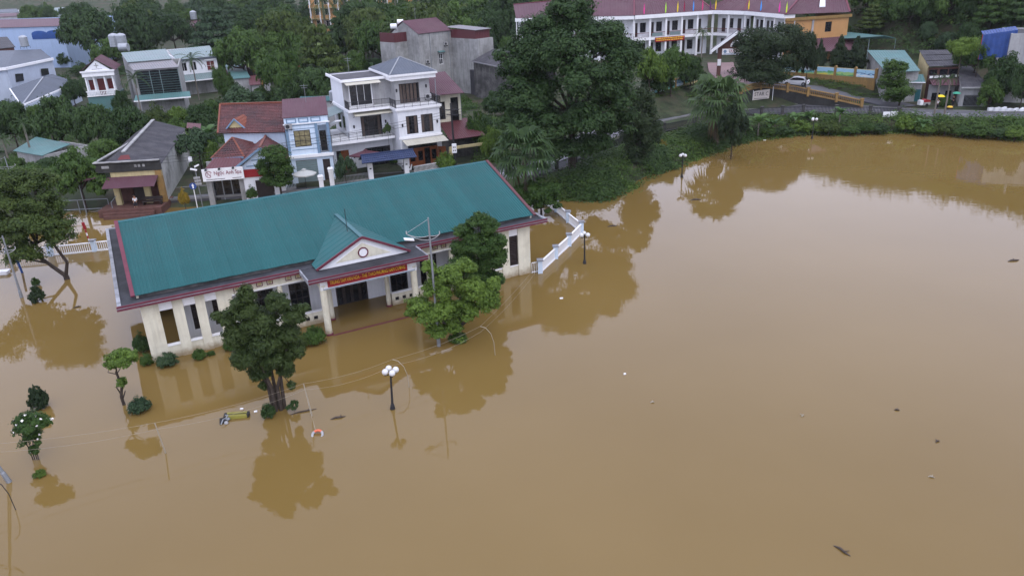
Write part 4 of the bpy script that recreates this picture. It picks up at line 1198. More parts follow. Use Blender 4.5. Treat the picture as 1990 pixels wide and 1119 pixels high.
for p, q, t_ in ((E_[2], r2, rb), (E_[2], E_[3], rc_), (r2, E_[2], rc_), (E_[5], E_[5] + rp(31, 180, 0), r5)): ribbed_tri(MB(), p, q, t_, 0.6, 0.05).build('roof', maroon_roof, school)
for p, q in ((r0, r1), (r1, rb), (rb, E_[2]), (rc_, E_[3]), (rc_, rd), (rd, r5), (E_[5], r5), (E_[4], rd), (E_[1], r1)): MB().bar(p + Vector((0, 0, .06)), q + Vector((0, 0, .06)), 0.35, 0.14).build('ridge_cap', maroon, school)
for p, q in ((r0, r1), (r1, rb), (rc_, rd), (rd, r5)):
    bk = Vector((-(q - p).y, (q - p).x, 0)).normalized() * 8
    MB().poly(p, q, q + bk + Vector((0, 0, -3.6)), p + bk + Vector((0, 0, -3.6))).build('rear_roof', maroon_roof, school)
# back slopes and skylight
def on_roof(u, v):
    p = E_[4].lerp(E_[5], u); q = rd.lerp(r5, u)
    return p.lerp(q, v) + Vector((0, 0, 0.12))
MB().prism([on_roof(.50, .22), on_roof(.60, .22), on_roof(.56, .72), on_roof(.46, .72)], (0, 0, 0.2)).build('skylight', trim_white, school)
# banner on the gallery
wing1 = [c for c in school.children if c.name.startswith('wing')][1]
def on_wing(i, x, y, z):
    a, b2 = sp_[i], sp_[i + 1]
    d = (b2 - a).normalized()
    return SO + Vector((a.x + d.x * x + d.y * -y, a.y + d.y * x + d.x * y, z))
a1 = math.atan2((sp_[2] - sp_[1]).y, (sp_[2] - sp_[1]).x)
bn = thing('banner', on_wing(1, 8.6, -0.2, H1 - 0.95), a1, 'red banner with two yellow lines below the school gallery', 'banner')
MB().box(-3.6, 3.6, -0.05, -0.02, -0.1, 0.85).build('cloth', sign_red, bn)
random.seed(8)
for zl in (0.5, 0.12):
    x = -3.3
    while x < 3.2:
        w = random.uniform(0.25, 0.7)
        MB().box(x, min(x + w, 3.3), -0.065, -0.052, zl, zl + 0.2).build('faint_line', sign_yellow, bn)
        x += w + 0.12
# pennants along the eave
pen_col = [('pink', (0.75, 0.06, 0.28)), ('lime', (0.42, 0.75, 0.06)), ('yellow', (0.80, 0.60, 0.02)), ('dark red', (0.28, 0.01, 0.05)), ('blue', (0.06, 0.30, 0.75)), ('rose', (0.65, 0.05, 0.18)), ('purple', (0.10, 0.015, 0.10)), ('golden', (0.80, 0.55, 0.02)), ('amber', (0.80, 0.60, 0.02)), ('sky blue', (0.06, 0.32, 0.80)), ('magenta', (0.75, 0.05, 0.35)), ('lime yellow', (0.55, 0.75, 0.05))]
pen_px = [1251, 1292, 1316, 1329, 1347, 1363, 1379, 1390, 1453, 1477, 1512, 1528]
for (nm, c), px in zip(pen_col, pen_px):
    m_ = mat('pennant_' + nm.replace(' ', '_'), c, 0.7, 0.05, 2.0)
    # walk along the eave until the photograph column is met
    best = None
    for i in range(1, 4):
        for k in range(60):
            a, b2 = sp_[i], sp_[i + 1]
            p = a.lerp(b2, k / 60)
            P = SO + Vector((p.x, p.y, H2 + 0.8))
            e = abs(proj(P)[0] - px)
            if best is None or e < best[0]: best = (e, P)
    t = thing('pennant', best[1] + Vector((0, -0.3, 0)), 0, nm + ' feather pennant on the school eave, ' + ('over the white galleries' if px < 1400 else 'over the right bend of the roof'), 'flag', 'feather pennants along the school eave')
    MB().prism([(0, 0, -0.3), (0.14, 0, 0.3), (0.19, 0, 1.1), (0.05, 0, 2.3), (-0.09, 0, 1.1), (-0.07, 0, 0.3)], (0, 0.03, 0)).build('cloth', m_, t)
    MB().tube((0, 0.04, -0.6), (0, 0.04, 2.3), 0.02, n=5).build('pole', dark_iron, t)
# school gatehouse
gt0 = thing('school_gate', at(1392, 148, 4.4), math.radians(-14), 'brick school gate with white gable roof and arched window', 'gate')
for x in (0, 5.6): MB().box(x, x + 0.7, 0, 0.9, -0.6, 3.6).build('gate_pier', brick_mat, gt0)
MB().wall(0, 6.3, 3.6, 4.8, 0.1, 0.6).prism([(0, 0.1, 4.8), (6.3, 0.1, 4.8), (3.15, 0.1, 7.2)], (0, 0.5, 0)).build('gable', brick_mat, gt0)
for sgn in (-1, 1):
    x_ = 3.15 + sgn * 4.3
    q = [(x_, -0.5, 4.35), (x_, 3.0, 4.35), (3.15, 3.0, 7.5), (3.15, -0.5, 7.5)]
    ribbed(MB(), q if sgn > 0 else [q[1], q[0], q[3], q[2]], 0.35, 0.04).build('gate_roof', grey_sheet, gt0)
    MB().bar((x_, -0.55, 4.3), (3.15, -0.55, 7.45), 0.12, 0.45).build('gable_trim', trim_white, gt0)
ar = MB()
for k in range(10):
    a0, a1 = math.pi * k / 10, math.pi * (k + 1) / 10
    ar.bar((3.15 + 0.95 * math.cos(a0), 0.05, 5.0 + 0.95 * math.sin(a0)), (3.15 + 0.95 * math.cos(a1), 0.05, 5.0 + 0.95 * math.sin(a1)), 0.12, 0.26)
ar.build('arch_trim', trim_white, gt0)
MB().prism([(3.15 + 0.85 * math.cos(math.pi * k / 10), 0.06, 5.0 + 0.85 * math.sin(math.pi * k / 10)) for k in range(11)], (0, 0.035, 0)).build('arch_pane', dark_pane, gt0)
gb = MB().box(0.75, 5.5, -0.06, 0.09, 3.65, 4.65).build('gate_sign', sign_white, gt0)
text_mesh('lettering', 'TRƯỜNG M', 0.62, sign_red, gb, (3.3, -0.075, 4.25), width=2.9)
MB().lathe((1.15, -0.1, 4.15), [(0.0, 0), (0.01, 0)], 4)
MB().box(1.0, 5.3, -0.07, -0.061, 3.72, 3.84).tube((1.25, -0.065, 4.2), (1.25, -0.062, 4.2), 0.28, n=14).build('sign_print', blue_trim, gb)
MB().box(0.05, 0.65, -0.14, -0.003, 1.8, 2.9).build('notice', sign_white, gt0)

# mural wall with posts, the ramp balustrade, the retaining wall
def mural(name, m_cols, parent, x0, x1, z0, z1, seed):
    """flat painted wall panel: sky, hills, field bands"""
    m = bpy.data.materials.new('mural_paint')
    m.use_nodes = True
    n, l = m.node_tree.nodes, m.node_tree.links
    tc = n.new('ShaderNodeTexCoord')
    sx = n.new('ShaderNodeSeparateXYZ'); l.new(tc.outputs['Generated'], sx.inputs[0])
    no = n.new('ShaderNodeTexNoise'); no.inputs['Scale'].default_value = 3.5; no.noise_dimensions = '4D'; no.inputs['W'].default_value = seed * 3.7
    l.new(tc.outputs['Generated'], no.inputs['Vector'])
    a = n.new('ShaderNodeMath'); a.operation = 'MULTIPLY_ADD'; a.inputs[1].default_value = 0.9
    l.new(no.outputs[0], a.inputs[0]); l.new(sx.outputs['Z'], a.inputs[2])
    r = n.new('ShaderNodeValToRGB'); r.color_ramp.interpolation = 'CONSTANT'
    e = r.color_ramp.elements
    while len(e) < len(m_cols): e.new(0.5)
    for k, (p, c) in enumerate(m_cols): e[k].position = p; e[k].color = (*c, 1)
    l.new(a.outputs[0], r.inputs[0]); l.new(r.outputs[0], n['Principled BSDF'].inputs['Base Color'])
    n['Principled BSDF'].inputs['Roughness'].default_value = 0.7
    return MB().box(x0, x1, -0.03, 0.0, z0, z1).build(name, m, parent)
SKY, WHT, GRN, LGR, YEL, DKB = (0.30, 0.50, 0.62), (0.62, 0.66, 0.66), (0.10, 0.30, 0.12), (0.30, 0.48, 0.16), (0.6, 0.5, 0.08), (0.05, 0.09, 0.2)
pal = [[(0, GRN), (0.62, LGR), (0.95, (0.22, 0.36, 0.33)), (1.2, SKY)], [(0, SKY), (0.55, WHT), (0.75, SKY), (0.9, DKB), (1.02, SKY)], [(0, LGR), (0.6, (0.15, 0.42, 0.40)), (0.9, SKY), (1.25, WHT)], [(0, YEL), (0.5, LGR), (0.8, GRN), (1.0, (0.16, 0.42, 0.42)), (1.2, SKY)]]
mp0, mp1 = at(1446, 139, 4.15), at(1700, 158.5, 4.15)
d = mp1 - mp0
mw = thing('mural_wall', (mp0.x, mp0.y, 4.15), math.atan2(d.y, d.x), 'ochre wall with painted landscape panels above the dark grass slope', 'wall')
Lm = d.to_2d().length
MB().box(0, Lm, 0.02, 0.3, -1.5, 0.45).build('wall_base', ochre, mw)
MB().box(0, Lm, 0.10, 0.26, 0.45, 1.75).build('wall_body', pale_yellow, mw)
n_p = 7
for k in range(n_p + 1):
    x = Lm * k / n_p
    MB().box(x - 0.2, x + 0.2, -0.04, 0.36, 0.45, 1.95).prism([(x - 0.24, -0.08, 1.95), (x + 0.24, -0.08, 1.95), (x, -0.08, 2.1)], (0, 0.48, 0)).build('post', ochre, mw)
    if k < n_p:
        p_ = mural('mural_panel', pal[(k + 3) % 4], mw, x + 0.22, x + Lm / n_p - 0.22, 0.5, 1.7, k + 1)
        p_.location.y = 0.09
lp0, lp1 = at(1262, 193, 3.3), at(1360, 158, 3.9)
d = lp1 - lp0
lw = thing('mural_wall', (lp0.x, lp0.y, 3.3), math.atan2(d.y, d.x), 'ochre wall with faded blue panels left of the school gate', 'wall')
Ll = d.to_2d().length
MB().prism([(0, 0.02, -2.5), (Ll, 0.02, -2.5), (Ll, 0.02, 0.95), (0, 0.02, 0.35)], (0, 0.28, 0)).build('wall_base', pale_yellow, lw)
MB().prism([(0, 0.1, 0.36), (Ll, 0.1, 0.96), (Ll, 0.1, 2.2), (0, 0.1, 1.6)], (0, 0.16, 0)).build('wall_body', ochre, lw)
for k in range(7):
    x = Ll * k / 6; z = 0.6 * k / 6
    MB().box(x - 0.18, x + 0.18, -0.04, 0.36, z + 0.3, z + 1.85).build('post', ochre, lw)
    if k < 6:
        p_ = mural('mural_panel', pal[(k + 1) % 2 + 1], lw, x + 0.2, x + Ll / 6 - 0.2, z + 0.45, z + 1.6, k + 20)
        p_.location.y = 0.09
nb = thing('notice_board', at(1347, 163, 3.9) + Vector((0, -0.3, 1.2)), 0.9, 'small red notice board on the left mural wall', 'sign')
MB().box(-0.9, 0.9, -0.05, 0, 0, 1.3).build('board', sign_red, nb)
MB().box(-0.75, 0.75, -0.06, -0.052, 0.9, 1.12).build('board_heading', sign_white, nb)
MB().box(-0.05, 0.05, 0.0, 0.06, -1.3, 0.2).build('board_post', dark_iron, nb)

bal_px = [(1440, 180, 4.15), (1478, 171, 4.1), (1530, 176, 3.6), (1570, 184, 3.1), (1625, 195, 2.45), (1674, 206, 1.75)]
bp3 = smooth_pts([tuple(at(*p)) for p in bal_px], 3)
bt = thing('balustrade', bp3[-1], 0, 'ochre concrete balustrade running down the school ramp', 'balustrade')
o0 = bp3[-1].copy()
cap = MB(); base = MB()
bal_m = None
bsm = MB().lathe((0, 0, 0), [(0.055, 0.0), (0.085, 0.22), (0.05, 0.45), (0.06, 0.62)], 6)
bal_me = None
dist = 0
for i in range(len(bp3) - 1):
    a, b2 = bp3[i] - o0, bp3[i + 1] - o0
    cap.bar(a + Vector((0, 0, 0.84)), b2 + Vector((0, 0, 0.84)), 0.28, 0.14)
    base.bar(a + Vector((0, 0, 0.08)), b2 + Vector((0, 0, 0.08)), 0.3, 0.22)
    n = int((b2 - a).length / 0.27)
    for k in range(n):
        p = a.lerp(b2, (k + 0.5) / n)
        if bal_me is None:
            ob = bsm.build('baluster', ochre, bt); bal_me = ob.data
        else: ob = obj('baluster', bal_me, bt)
        ob.location = p + Vector((0, 0, 0.17))
cap.build('rail', ochre, bt); base.build('plinth', ochre, bt)
for i in range(0, len(bp3), 3):
    p = bp3[i] - o0
    MB().box(p.x - 0.2, p.x + 0.2, p.y - 0.2, p.y + 0.2, p.z - 0.3, p.z + 1.05).box(p.x - 0.26, p.x + 0.26, p.y - 0.26, p.y + 0.26, p.z + 1.05, p.z + 1.15).build('post', ochre, bt)
rw = MB()
for i in range(len(bp3) - 1):
    a, b2 = bp3[i], bp3[i + 1]
    rw.poly((a.x, a.y - 0.1, 0.6), (b2.x, b2.y - 0.1, 0.6), (b2.x, b2.y - 0.1, b2.z - 0.02), (a.x, a.y - 0.1, a.z - 0.02))
    rw.poly((a.x, a.y - 0.1, a.z - 0.02), (b2.x, b2.y - 0.1, b2.z - 0.02), (b2.x, b2.y + 1.2, b2.z - 0.02), (a.x, a.y + 1.2, a.z - 0.02))
tag(rw.build('retaining_wall', dark_wall), 'dark mouldy retaining wall below the ochre balustrade', 'wall')
ba = thing('cloth_banner', at(1462, 206, 1.5), math.radians(4), 'pale lettered cloth banner hung before the dark retaining wall', 'banner')
MB().prism([(0, 0, 0.9), (2.7, 0, 1.05), (2.72, 0, 2.55), (1.4, 0.06, 2.45), (0.02, 0, 2.3)], (0, 0.03, 0)).build('cloth', banner_cloth, ba)
text_mesh('lettering', 'STAR C', 0.85, ink, ba, (1.38, -0.015, 1.82), width=2.3, depth=0.006)
MB().box(0.2, 2.4, -0.02, -0.004, 1.1, 1.18).build('small_print', ink, ba)
MB().tube((0, 0.05, -0.2), (0, 0.05, 2.5), 0.04).tube((3.3, 0.05, -0.2), (3.3, 0.05, 2.9), 0.05).build('banner_pole', white_metal, ba)
pl = thing('plate', at(1541, 199, 1.5), 0, 'small white plate on the dark retaining wall', 'sign')
MB().box(-0.4, 0.4, -0.03, 0.03, 0.7, 1.25).build('board', grey_sheet, pl)
MB().box(-0.04, 0.04, 0.03, 0.08, -0.3, 1.2).build('board_post', dark_iron, pl)

# ---------------------------------------------------------------- houses along the road, right
def flat0(px, py):
    p = at(px, py, 1.5)
    return Vector((p.x, p.y, 0.0))
ga = thing('green_house', flat0(1782, 204), math.radians(-20), 'house with long green metal roofs and a green door by the road', 'house')
ga_o = Vector(ga.location)
def loc_(o, P):
    p = Vector(P) - o.location
    c, s_ = math.cos(-o.rotation_euler.z), math.sin(-o.rotation_euler.z)
    return Vector((p.x * c - p.y * s_, p.x * s_ + p.y * c, p.z))
def qz(o, *pts): return [loc_(o, at(*p)) for p in pts]
q = qz(ga, (1722, 141, 6.3), (1789, 138, 6.3), (1758, 98, 7.7), (1685, 98, 7.7))
metal_roof(ga, q, sea_green, 0.4, 0.04)
q2 = qz(ga, (1735, 160, 4.5), (1799, 161, 4.5), (1794, 145, 5.5), (1735, 143, 5.5))
metal_roof(ga, q2, sea_green, 0.4, 0.04, 'lower_roof')
MB().bar(q2[0], q2[1], 0.12, 0.14).build('gutter', trim_white, ga)
w0, w1 = q2[0], q2[1]
MB().prism([(w0.x + .2, w0.y + .9, -0.5), (w1.x - .3, w1.y + .9, -0.5), (w1.x - .3, w1.y + .9, 4.5), (w0.x + .2, w0.y + .9, 4.5)], (0, 0.2, 0)).build('front_wall', grey_plaster, ga)
MB().prism([(q[0].x + .3, q[0].y + .5, -0.5), (q[1].x - .2, q[1].y + .5, -0.5), (q[1].x - .2, q[1].y + .5, 6.2), (q[0].x + .3, q[0].y + .5, 6.2)], (0, 0.2, 0)).build('upper_wall', old_concrete, ga)
MB().prism([(q[1].x - .3, q[1].y + .8, -0.5), (q[2].x - .3, q[2].y, -0.5), (q[2].x - .3, q[2].y, 7.5), (q[1].x - .3, q[1].y + .8, 6.2)], (0.2, 0.1, 0)).build('side_wall', old_concrete, ga)
MB().prism([(q[0].x + .3, q[0].y + .8, -0.5), (q[3].x + .3, q[3].y, -0.5), (q[3].x + .3, q[3].y, 7.5), (q[0].x + .3, q[0].y + .8, 6.2)], (0.2, 0.1, 0)).build('side_wall', old_concrete, ga)
dl = w1.lerp(w0, 0.08); dr2 = w1.lerp(w0, 0.52)
gd = MB()
gd.prism([(dr2.x, dr2.y + .82, -0.4), (dl.x, dl.y + .82, -0.4), (dl.x, dl.y + .82, 3.3), (dr2.x, dr2.y + .82, 3.3)], (0, 0.05, 0))
gd.build('green_door', teal_dk, ga)
dh = thing('dark_roof_house', flat0(1835, 206), math.radians(-8), 'shop house with dark stepped sheet roof and maroon awning by the road', 'house')
q = qz(dh, (1806, 131, 6.6), (1870, 128, 6.6), (1841, 97, 8.0), (1786, 98, 8.0))
for k in range(3):
    a, b2 = k / 3, (k + 1) / 3 + 0.02
    qq = [q[0].lerp(q[3], a), q[1].lerp(q[2], a), q[1].lerp(q[2], min(b2, 1)), q[0].lerp(q[3], min(b2, 1))]
    qq = [p + Vector((0, 0, 0.10 if j < 2 else 0.0)) for j, p in enumerate(qq)]
    metal_roof(dh, qq, charcoal, 0.4, 0.03)
MB().prism([(q[0].x + .2, q[0].y + .5, -0.5), (q[1].x - .2, q[1].y + .5, -0.5), (q[1].x - .2, q[1].y + .5, 6.4), (q[0].x + .2, q[0].y + .5, 6.4)], (0, 0.2, 0)).build('front_wall', brick_mat, dh)
MB().prism([(q[0].x + .1, q[0].y + .8, -0.5), (q[3].x + .1, q[3].y - .3, -0.5), (q[3].x + .1, q[3].y - .3, 7.9), (q[0].x + .1, q[0].y + .8, 6.5)], (0.2, 0.1, 0)).build('side_wall', pale_yellow, dh)
MB().prism([(q[1].x - .1, q[1].y + .8, -0.5), (q[2].x - .1, q[2].y - .3, -0.5), (q[2].x - .1, q[2].y - .3, 7.9), (q[1].x - .1, q[1].y + .8, 6.5)], (-0.2, 0.1, 0)).build('side_wall', old_concrete, dh)
for s0_, s1_ in ((0.05, 0.30), (0.38, 0.62), (0.66, 0.95)):
    a, b2 = q[0].lerp(q[1], s0_), q[0].lerp(q[1], s1_)
    MB().prism([(a.x, a.y + .44, 5.3), (b2.x, b2.y + .44, 5.3), (b2.x, b2.y + .44, 6.1), (a.x, a.y + .44, 6.1)], (0, 0.05, 0)).build('upper_window', dark_pane, dh)
s_a = qz(dh, (1806, 151, 5.0), (1864, 148, 5.0))
sg = MB().prism([s_a[0] + Vector((-0.1, -0.1, -0.25)), s_a[1] + Vector((0, -0.1, -0.25)), s_a[1] + Vector((0, -0.1, 0.35)), s_a[0] + Vector((-0.1, -0.1, 0.35))], (0, 0.08, 0)).build('shop_fascia', black_concrete, dh)
for k, (t0, t1) in enumerate(((0.0, 0.12), (0.16, 0.30), (0.34, 0.46), (0.54, 0.66), (0.86, 0.98))):
    a, b2 = s_a[0].lerp(s_a[1], t0), s_a[0].lerp(s_a[1], t1)
    MB().prism([a + Vector((0, -0.12, -0.1)), b2 + Vector((0, -0.12, -0.1)), b2 + Vector((0, -0.12, 0.22)), a + Vector((0, -0.12, 0.22))], (0, 0.012, 0)).build('white_mark', sign_white, sg)
q3 = qz(dh, (1812, 166, 4.0), (1866, 166, 4.0), (1862, 153, 4.7), (1806, 154, 4.7))
metal_roof(dh, q3, maroon_roof, 0.4, 0.03, 'awning_roof')
a, b2 = q3[0], q3[1]
MB().wall(a.x, b2.x, -0.5, 3.9, a.y + 1.2, a.y + 1.4, [(a.x + 0.6, a.x + 1.9, 0, 2.6), (a.x + 2.6, b2.x - 0.4, 0.2, 2.9)]).build('shop_wall', grey_plaster, dh)
MB().box(a.x + 0.6, a.x + 1.9, a.y + 1.32, a.y + 1.36, -0.3, 2.6).box(a.x + 2.6, b2.x - 0.4, a.y + 1.32, a.y + 1.36, 0.2, 2.9).build('shop_front', dark_pane, dh)
lr = thing('grey_roof_shed', flat0(1892, 205), math.radians(-16), 'low house with dark grey roof and barred metal gate by the road', 'house')
q = qz(lr, (1869, 171, 4.3), (1927, 171, 4.3), (1886, 128, 6.0), (1860, 130, 6.0))
metal_roof(lr, q, charcoal, 0.4, 0.03)
MB().bar(q[0], q[1], 0.14, 0.2).build('eave_board', grey_plaster, lr)
MB().wall(q[0].x + .1, q[1].x - .2, -0.5, 4.15, q[0].y + .6, q[0].y + .8, [(q[0].x + 0.7, q[1].x - 0.8, -0.2, 3.1)]).build('front_wall', grey_plaster, lr)
MB().prism([(q[1].x - .4, q[1].y + .8, -0.5), (q[2].x - .1, q[2].y, -0.5), (q[2].x - .1, q[2].y, 5.9), (q[1].x - .4, q[1].y + .8, 4.2)], (0.2, 0.1, 0)).build('side_wall', old_concrete, lr)
MB().prism([(q[0].x + .2, q[0].y + .8, -0.5), (q[3].x + .2, q[3].y, -0.5), (q[3].x + .2, q[3].y, 5.9), (q[0].x + .2, q[0].y + .8, 4.2)], (0.2, 0.1, 0)).build('side_wall', old_concrete, lr)
MB().box(q[0].x + .7, q[1].x - .8, q[0].y + 1.6, q[0].y + 1.65, -0.3, 3.1).build('dark_interior', dark_pane, lr)
mb = MB()
x = q[0].x + .75
while x < q[1].x - .8: mb.box(x, x + 0.035, q[0].y + .66, q[0].y + .70, -0.3, 3.0); x += 0.17
for z in (0.1, 1.4, 2.95): mb.box(q[0].x + .72, q[1].x - .82, q[0].y + .655, q[0].y + .705, z, z + 0.06)
mb.build('gate_bars', grey_metal, lr)
cw = thing('grey_plaster_house', (78.2, 122.0, 4.0), math.radians(-24), 'tall grey plastered house at the right edge of the hillside', 'house')
MB().wall(-0.5, 16, -4, 7.7, 0, 0.25, [(2.6, 3.6, 4.2, 6.2)]).box(-0.5, -0.25, 0.25, 10, -4, 7.7).box(-0.25, 16, 9.75, 10, -4, 7.7).build('wall', grey_plaster, cw)
window(cw, 2.6, 3.6, 4.2, 6.2, 0.02, old_concrete, dark_pane, 1, 2)
MB().box(-0.3, 16.2, 0.3, 9.7, 7.3, 7.5).build('roof', charcoal, cw)
MB().box(3.0, 3.3, 0.6, 0.9, 7.7, 9.4).box(6.0, 6.3, 0.6, 0.9, 7.7, 9.0).build('roof_pillar', old_concrete, cw)
tp = thing('tarpaulin', (76.4, 123.4, 9.5), math.radians(-24), 'bright blue tarpaulin hung at the side of the grey house', 'tarpaulin')
mb = MB()
for k in range(12):
    x0_, x1_ = -2.0 + k * 0.38, -2.0 + (k + 1) * 0.38
    y0_, y1_ = 0.12 * (k % 2), 0.12 * ((k + 1) % 2)
    zt = 2.0 + 0.06 * k
    mb.poly((x0_, y0_, -1.4 - (0.3 * (k < 4))), (x1_, y1_, -1.4 - (0.3 * (k < 4))), (x1_, y1_ + 0.1, zt), (x0_, y0_ + 0.1, zt))
    mb.poly((x1_, y1_ + 0.03, -1.4), (x0_, y0_ + 0.03, -1.4), (x0_, y0_ + 0.13, zt), (x1_, y1_ + 0.13, zt))
    mb.poly((x0_, y0_ + 0.1, zt), (x1_, y1_ + 0.1, zt), (x1_, 3.0, zt + 0.3), (x0_, 3.0, zt + 0.3))
mb.build('sheet', blue_tarp, tp)
MB().bar((-2.02, 0, -1.7), (-2.02, 0.1, 2.0), 0.08, 0.06).build('red_rope', sign_red, tp)
for x in (-1.9, 2.4): MB().tube((x, 0.3, -8), (x, 0.3, 2.1), 0.06).build('prop', wood_debris, tp)
cs = thing('green_canopy', at(1640, 100, 4.8), 0, 'long green sheet canopy on posts behind the cypresses', 'canopy')
q = qz(cs, (1640, 75, 8.2), (1742, 75, 8.0), (1720, 70, 8.6), (1640, 62, 8.8))
metal_roof(cs, q, sea_green, 0.5, 0.04)
for p in (q[0], q[1], q[0].lerp(q[1], 0.5)): MB().tube((p.x, p.y + .2, -6), (p.x, p.y + .2, p.z), 0.08).build('post', grey_green, cs)

# ---------------------------------------------------------------- houses of the left background
def quad_house(name, label, z0, eave, ridge, roof_m, wall_m, wins=(), cat='house', pitch=0.45, fascia_m=None, wname='wall'):
    """house whose front eave (left, right) and ridge (right, left) are surveyed points (px, py, z)"""
    eL, eR = at(*eave[0]), at(*eave[1])
    d = eR - eL
    t = thing(name, (eL.x, eL.y, z0), math.atan2(d.y, d.x), label, cat)
    L = d.to_2d().length
    h = eave[0][2] - z0
    q = qz(t, eave[0], eave[1], ridge[0], ridge[1])
    metal_roof(t, q, roof_m, pitch, 0.04)
    dep = max(q[2].y, q[3].y, 1.5)
    hr_ = (q[2].z + q[3].z) / 2
    MB().wall(0.25, L - 0.25, -1.2, h - 0.06, 0.3, 0.5, [w[:4] for w in wins]).build(wname, wall_m, t)
    for x in (0.25, L - 0.45):
        MB().prism([(x, 0.5, -1.2), (x, dep, -1.2), (x, dep, hr_ - 0.1), (x, 0.5, h - 0.06)], (0.2, 0, 0)).build('side_wall', wall_m, t)
    MB().wall(0.25, L - 0.25, -1.2, hr_ - 0.1, dep, dep + 0.2).build('rear_wall', wall_m, t)
    for w in wins: window(t, *w[:4], 0.32, w[4] if len(w) > 4 else trim_white, w[5] if len(w) > 5 else dark_pane, 2, 1)
    if fascia_m: MB().bar((-0.1, 0, h - 0.02), (L + 0.1, 0, h - 0.02), 0.2, 0.4).build('eave_board', fascia_m, t)
    return t, L, dep

# big pale blue hall at the upper left
t, L, dp = quad_house('pale_blue_hall', 'long pale blue hall with blue arched shutters at the upper left', 1.6, ((-150, 59, 12.4), (119, 51, 12.4)), ((121, 35.5, 13.6), (-150, 42, 13.6)), maroon_roof, blue_wall, pitch=0.8)
eL, eR = at(-150, 59, 12.4), at(119, 51, 12.4)
def on_front(t, px, py, yoff):
    """local (x, z) on the plane y = yoff of thing t, met by this line of sight"""
    c = loc_(t, (0, 0, EYE)); a = loc_(t, at(px, py, 0))
    k = (yoff - c.y) / (a.y - c.y)
    p = c + (a - c) * k
    return p.x, p.z
for (x0p, x1p, y0p, y1p) in ((64, 91, 62, 77), (92.5, 118, 61, 76)):
    xa, zb = on_front(t, x0p, y1p, 0.3); xb, zt = on_front(t, x1p, y0p, 0.3)
    pts = [(xa, 0.24, zb), (xb, 0.24, zb), (xb, 0.24, zt - 0.6)] + [((xa + xb) / 2 + (xb - xa) / 2 * math.cos(math.pi * k / 10), 0.24, zt - 0.6 + 0.9 * math.sin(math.pi * k / 10)) for k in range(1, 10)] + [(xa, 0.24, zt - 0.6)]
    sh_ = MB().prism(pts, (0, 0.055, 0)).build('arched_shutter', blue_shutter, t)
    for k in range(1, 6):
        z = zb + (zt - zb - 0.6) * k / 6
        MB().box(xa + 0.1, xb - 0.1, 0.2, 0.238, z, z + 0.12).build('slat', blue_shutter, sh_)
# grey-blue house with hip roof
t = thing('grey_blue_house', at(103, 115, 8.0) + Vector((0, 0, -6.6)), 0, 'grey blue two-storey house with slate roof at the left edge', 'house')
A, B, C, D = qz(t, (12, 134, 8.0), (103, 115, 8.0), (79, 96, 9.7), (30, 98, 9.7))
E0 = loc_(t, at(-160, 150, 8.0))
metal_roof(t, [A, B, C, D], slate, 0.5, 0.03)
metal_roof(t, [E0, A, D, loc_(t, at(-120, 103, 9.7))], slate, 0.5, 0.03)
MB().prism([(A.x, A.y + .2, -1), (B.x - .2, B.y, -1), (B.x - .2, B.y, B.z - .05), (A.x, A.y + .2, A.z - .05)], (-0.25, 0.05, 0)).build('wall', grey_blue, t)
MB().prism([(E0.x, E0.y + .4, -1), (A.x, A.y + .4, -1), (A.x, A.y + .4, A.z - .05), (E0.x, E0.y + .4, E0.z - .05)], (0, 0.25, 0)).build('wall', grey_blue, t)
MB().bar(A, B, 0.35, 0.55).bar(E0, A, 0.35, 0.55).build('cornice', trim_white, t)
def side_pt(t, px, py, p0, p1):
    """local point where this line of sight meets the vertical plane through p0, p1"""
    c = loc_(t, (0, 0, EYE)); a = loc_(t, at(px, py, 0)); n_ = Vector((-(p1 - p0).y, (p1 - p0).x, 0)).normalized()
    k = (p0 - c).dot(n_) / (a - c).dot(n_)
    return c + (a - c) * k
for (xa, xb, ya, yb) in ((31, 46, 144, 160), (81, 95, 134, 148)):
    pts = [side_pt(t, *p, A, B) for p in ((xa, yb), (xb, yb - 3), (xb - 2, ya - 1), (xa - 2, ya))]
    off = Vector((0.05, -0.02, 0))
    MB().prism([p + off for p in pts], (0.05, -0.01, 0)).build('side_window', dark_pane, t)
tank(at(50, 95, 9.9), 1.7, label='steel water tank on the roof of the grey blue house')
t = thing('hip_roof_house', at(41.5, 206, 4.5) + Vector((0, 0, -3.3)), 0, 'low house with blue grey hip roof and white doorway at the left', 'house')
c0, c1, c2, ap = qz(t, (41.5, 206, 4.5), (19, 173, 4.6), (150, 161, 4.6), (84, 150, 6.9))
c3 = c1 + (c2 - c0) * 0.8
hp = MB()
for p, q in ((c0, c2), (c1, c0), (c3, c1), (c2, c3)): ribbed_tri(hp, p, q, ap, 0.45, 0.03)
hh = hp.build('hip_roof', slate, t)
MB().bar(c0, ap, 0.25, 0.12).build('hip_cap', grey_metal, hh)
MB().prism([(c0.x + .5, c0.y + .6, -1.5), (c2.x, c2.y + .4, -1.5), (c2.x, c2.y + .4, 3.2), (c0.x + .5, c0.y + .6, 3.2)], (-0.2, 0.15, 0)).prism([(c1.x + .4, c1.y, -1.5), (c0.x + .4, c0.y + .6, -1.5), (c0.x + .4, c0.y + .6, 3.2), (c1.x + .4, c1.y, 3.2)], (0.1, 0.2, 0)).build('wall', grey_blue, t)
MB().bar(c0, c2, 0.2, 0.25).bar(c1, c0, 0.2, 0.25).build('eave_board', trim_white, t)
pts = [side_pt(t, *p, c0 + Vector((.5, .55, 0)), c2 + Vector((0, .35, 0))) for p in ((57, 240), (63, 236), (55, 211), (49, 214))]
MB().prism(pts, (0.06, -0.05, 0)).build('white_door', trim_white, t)
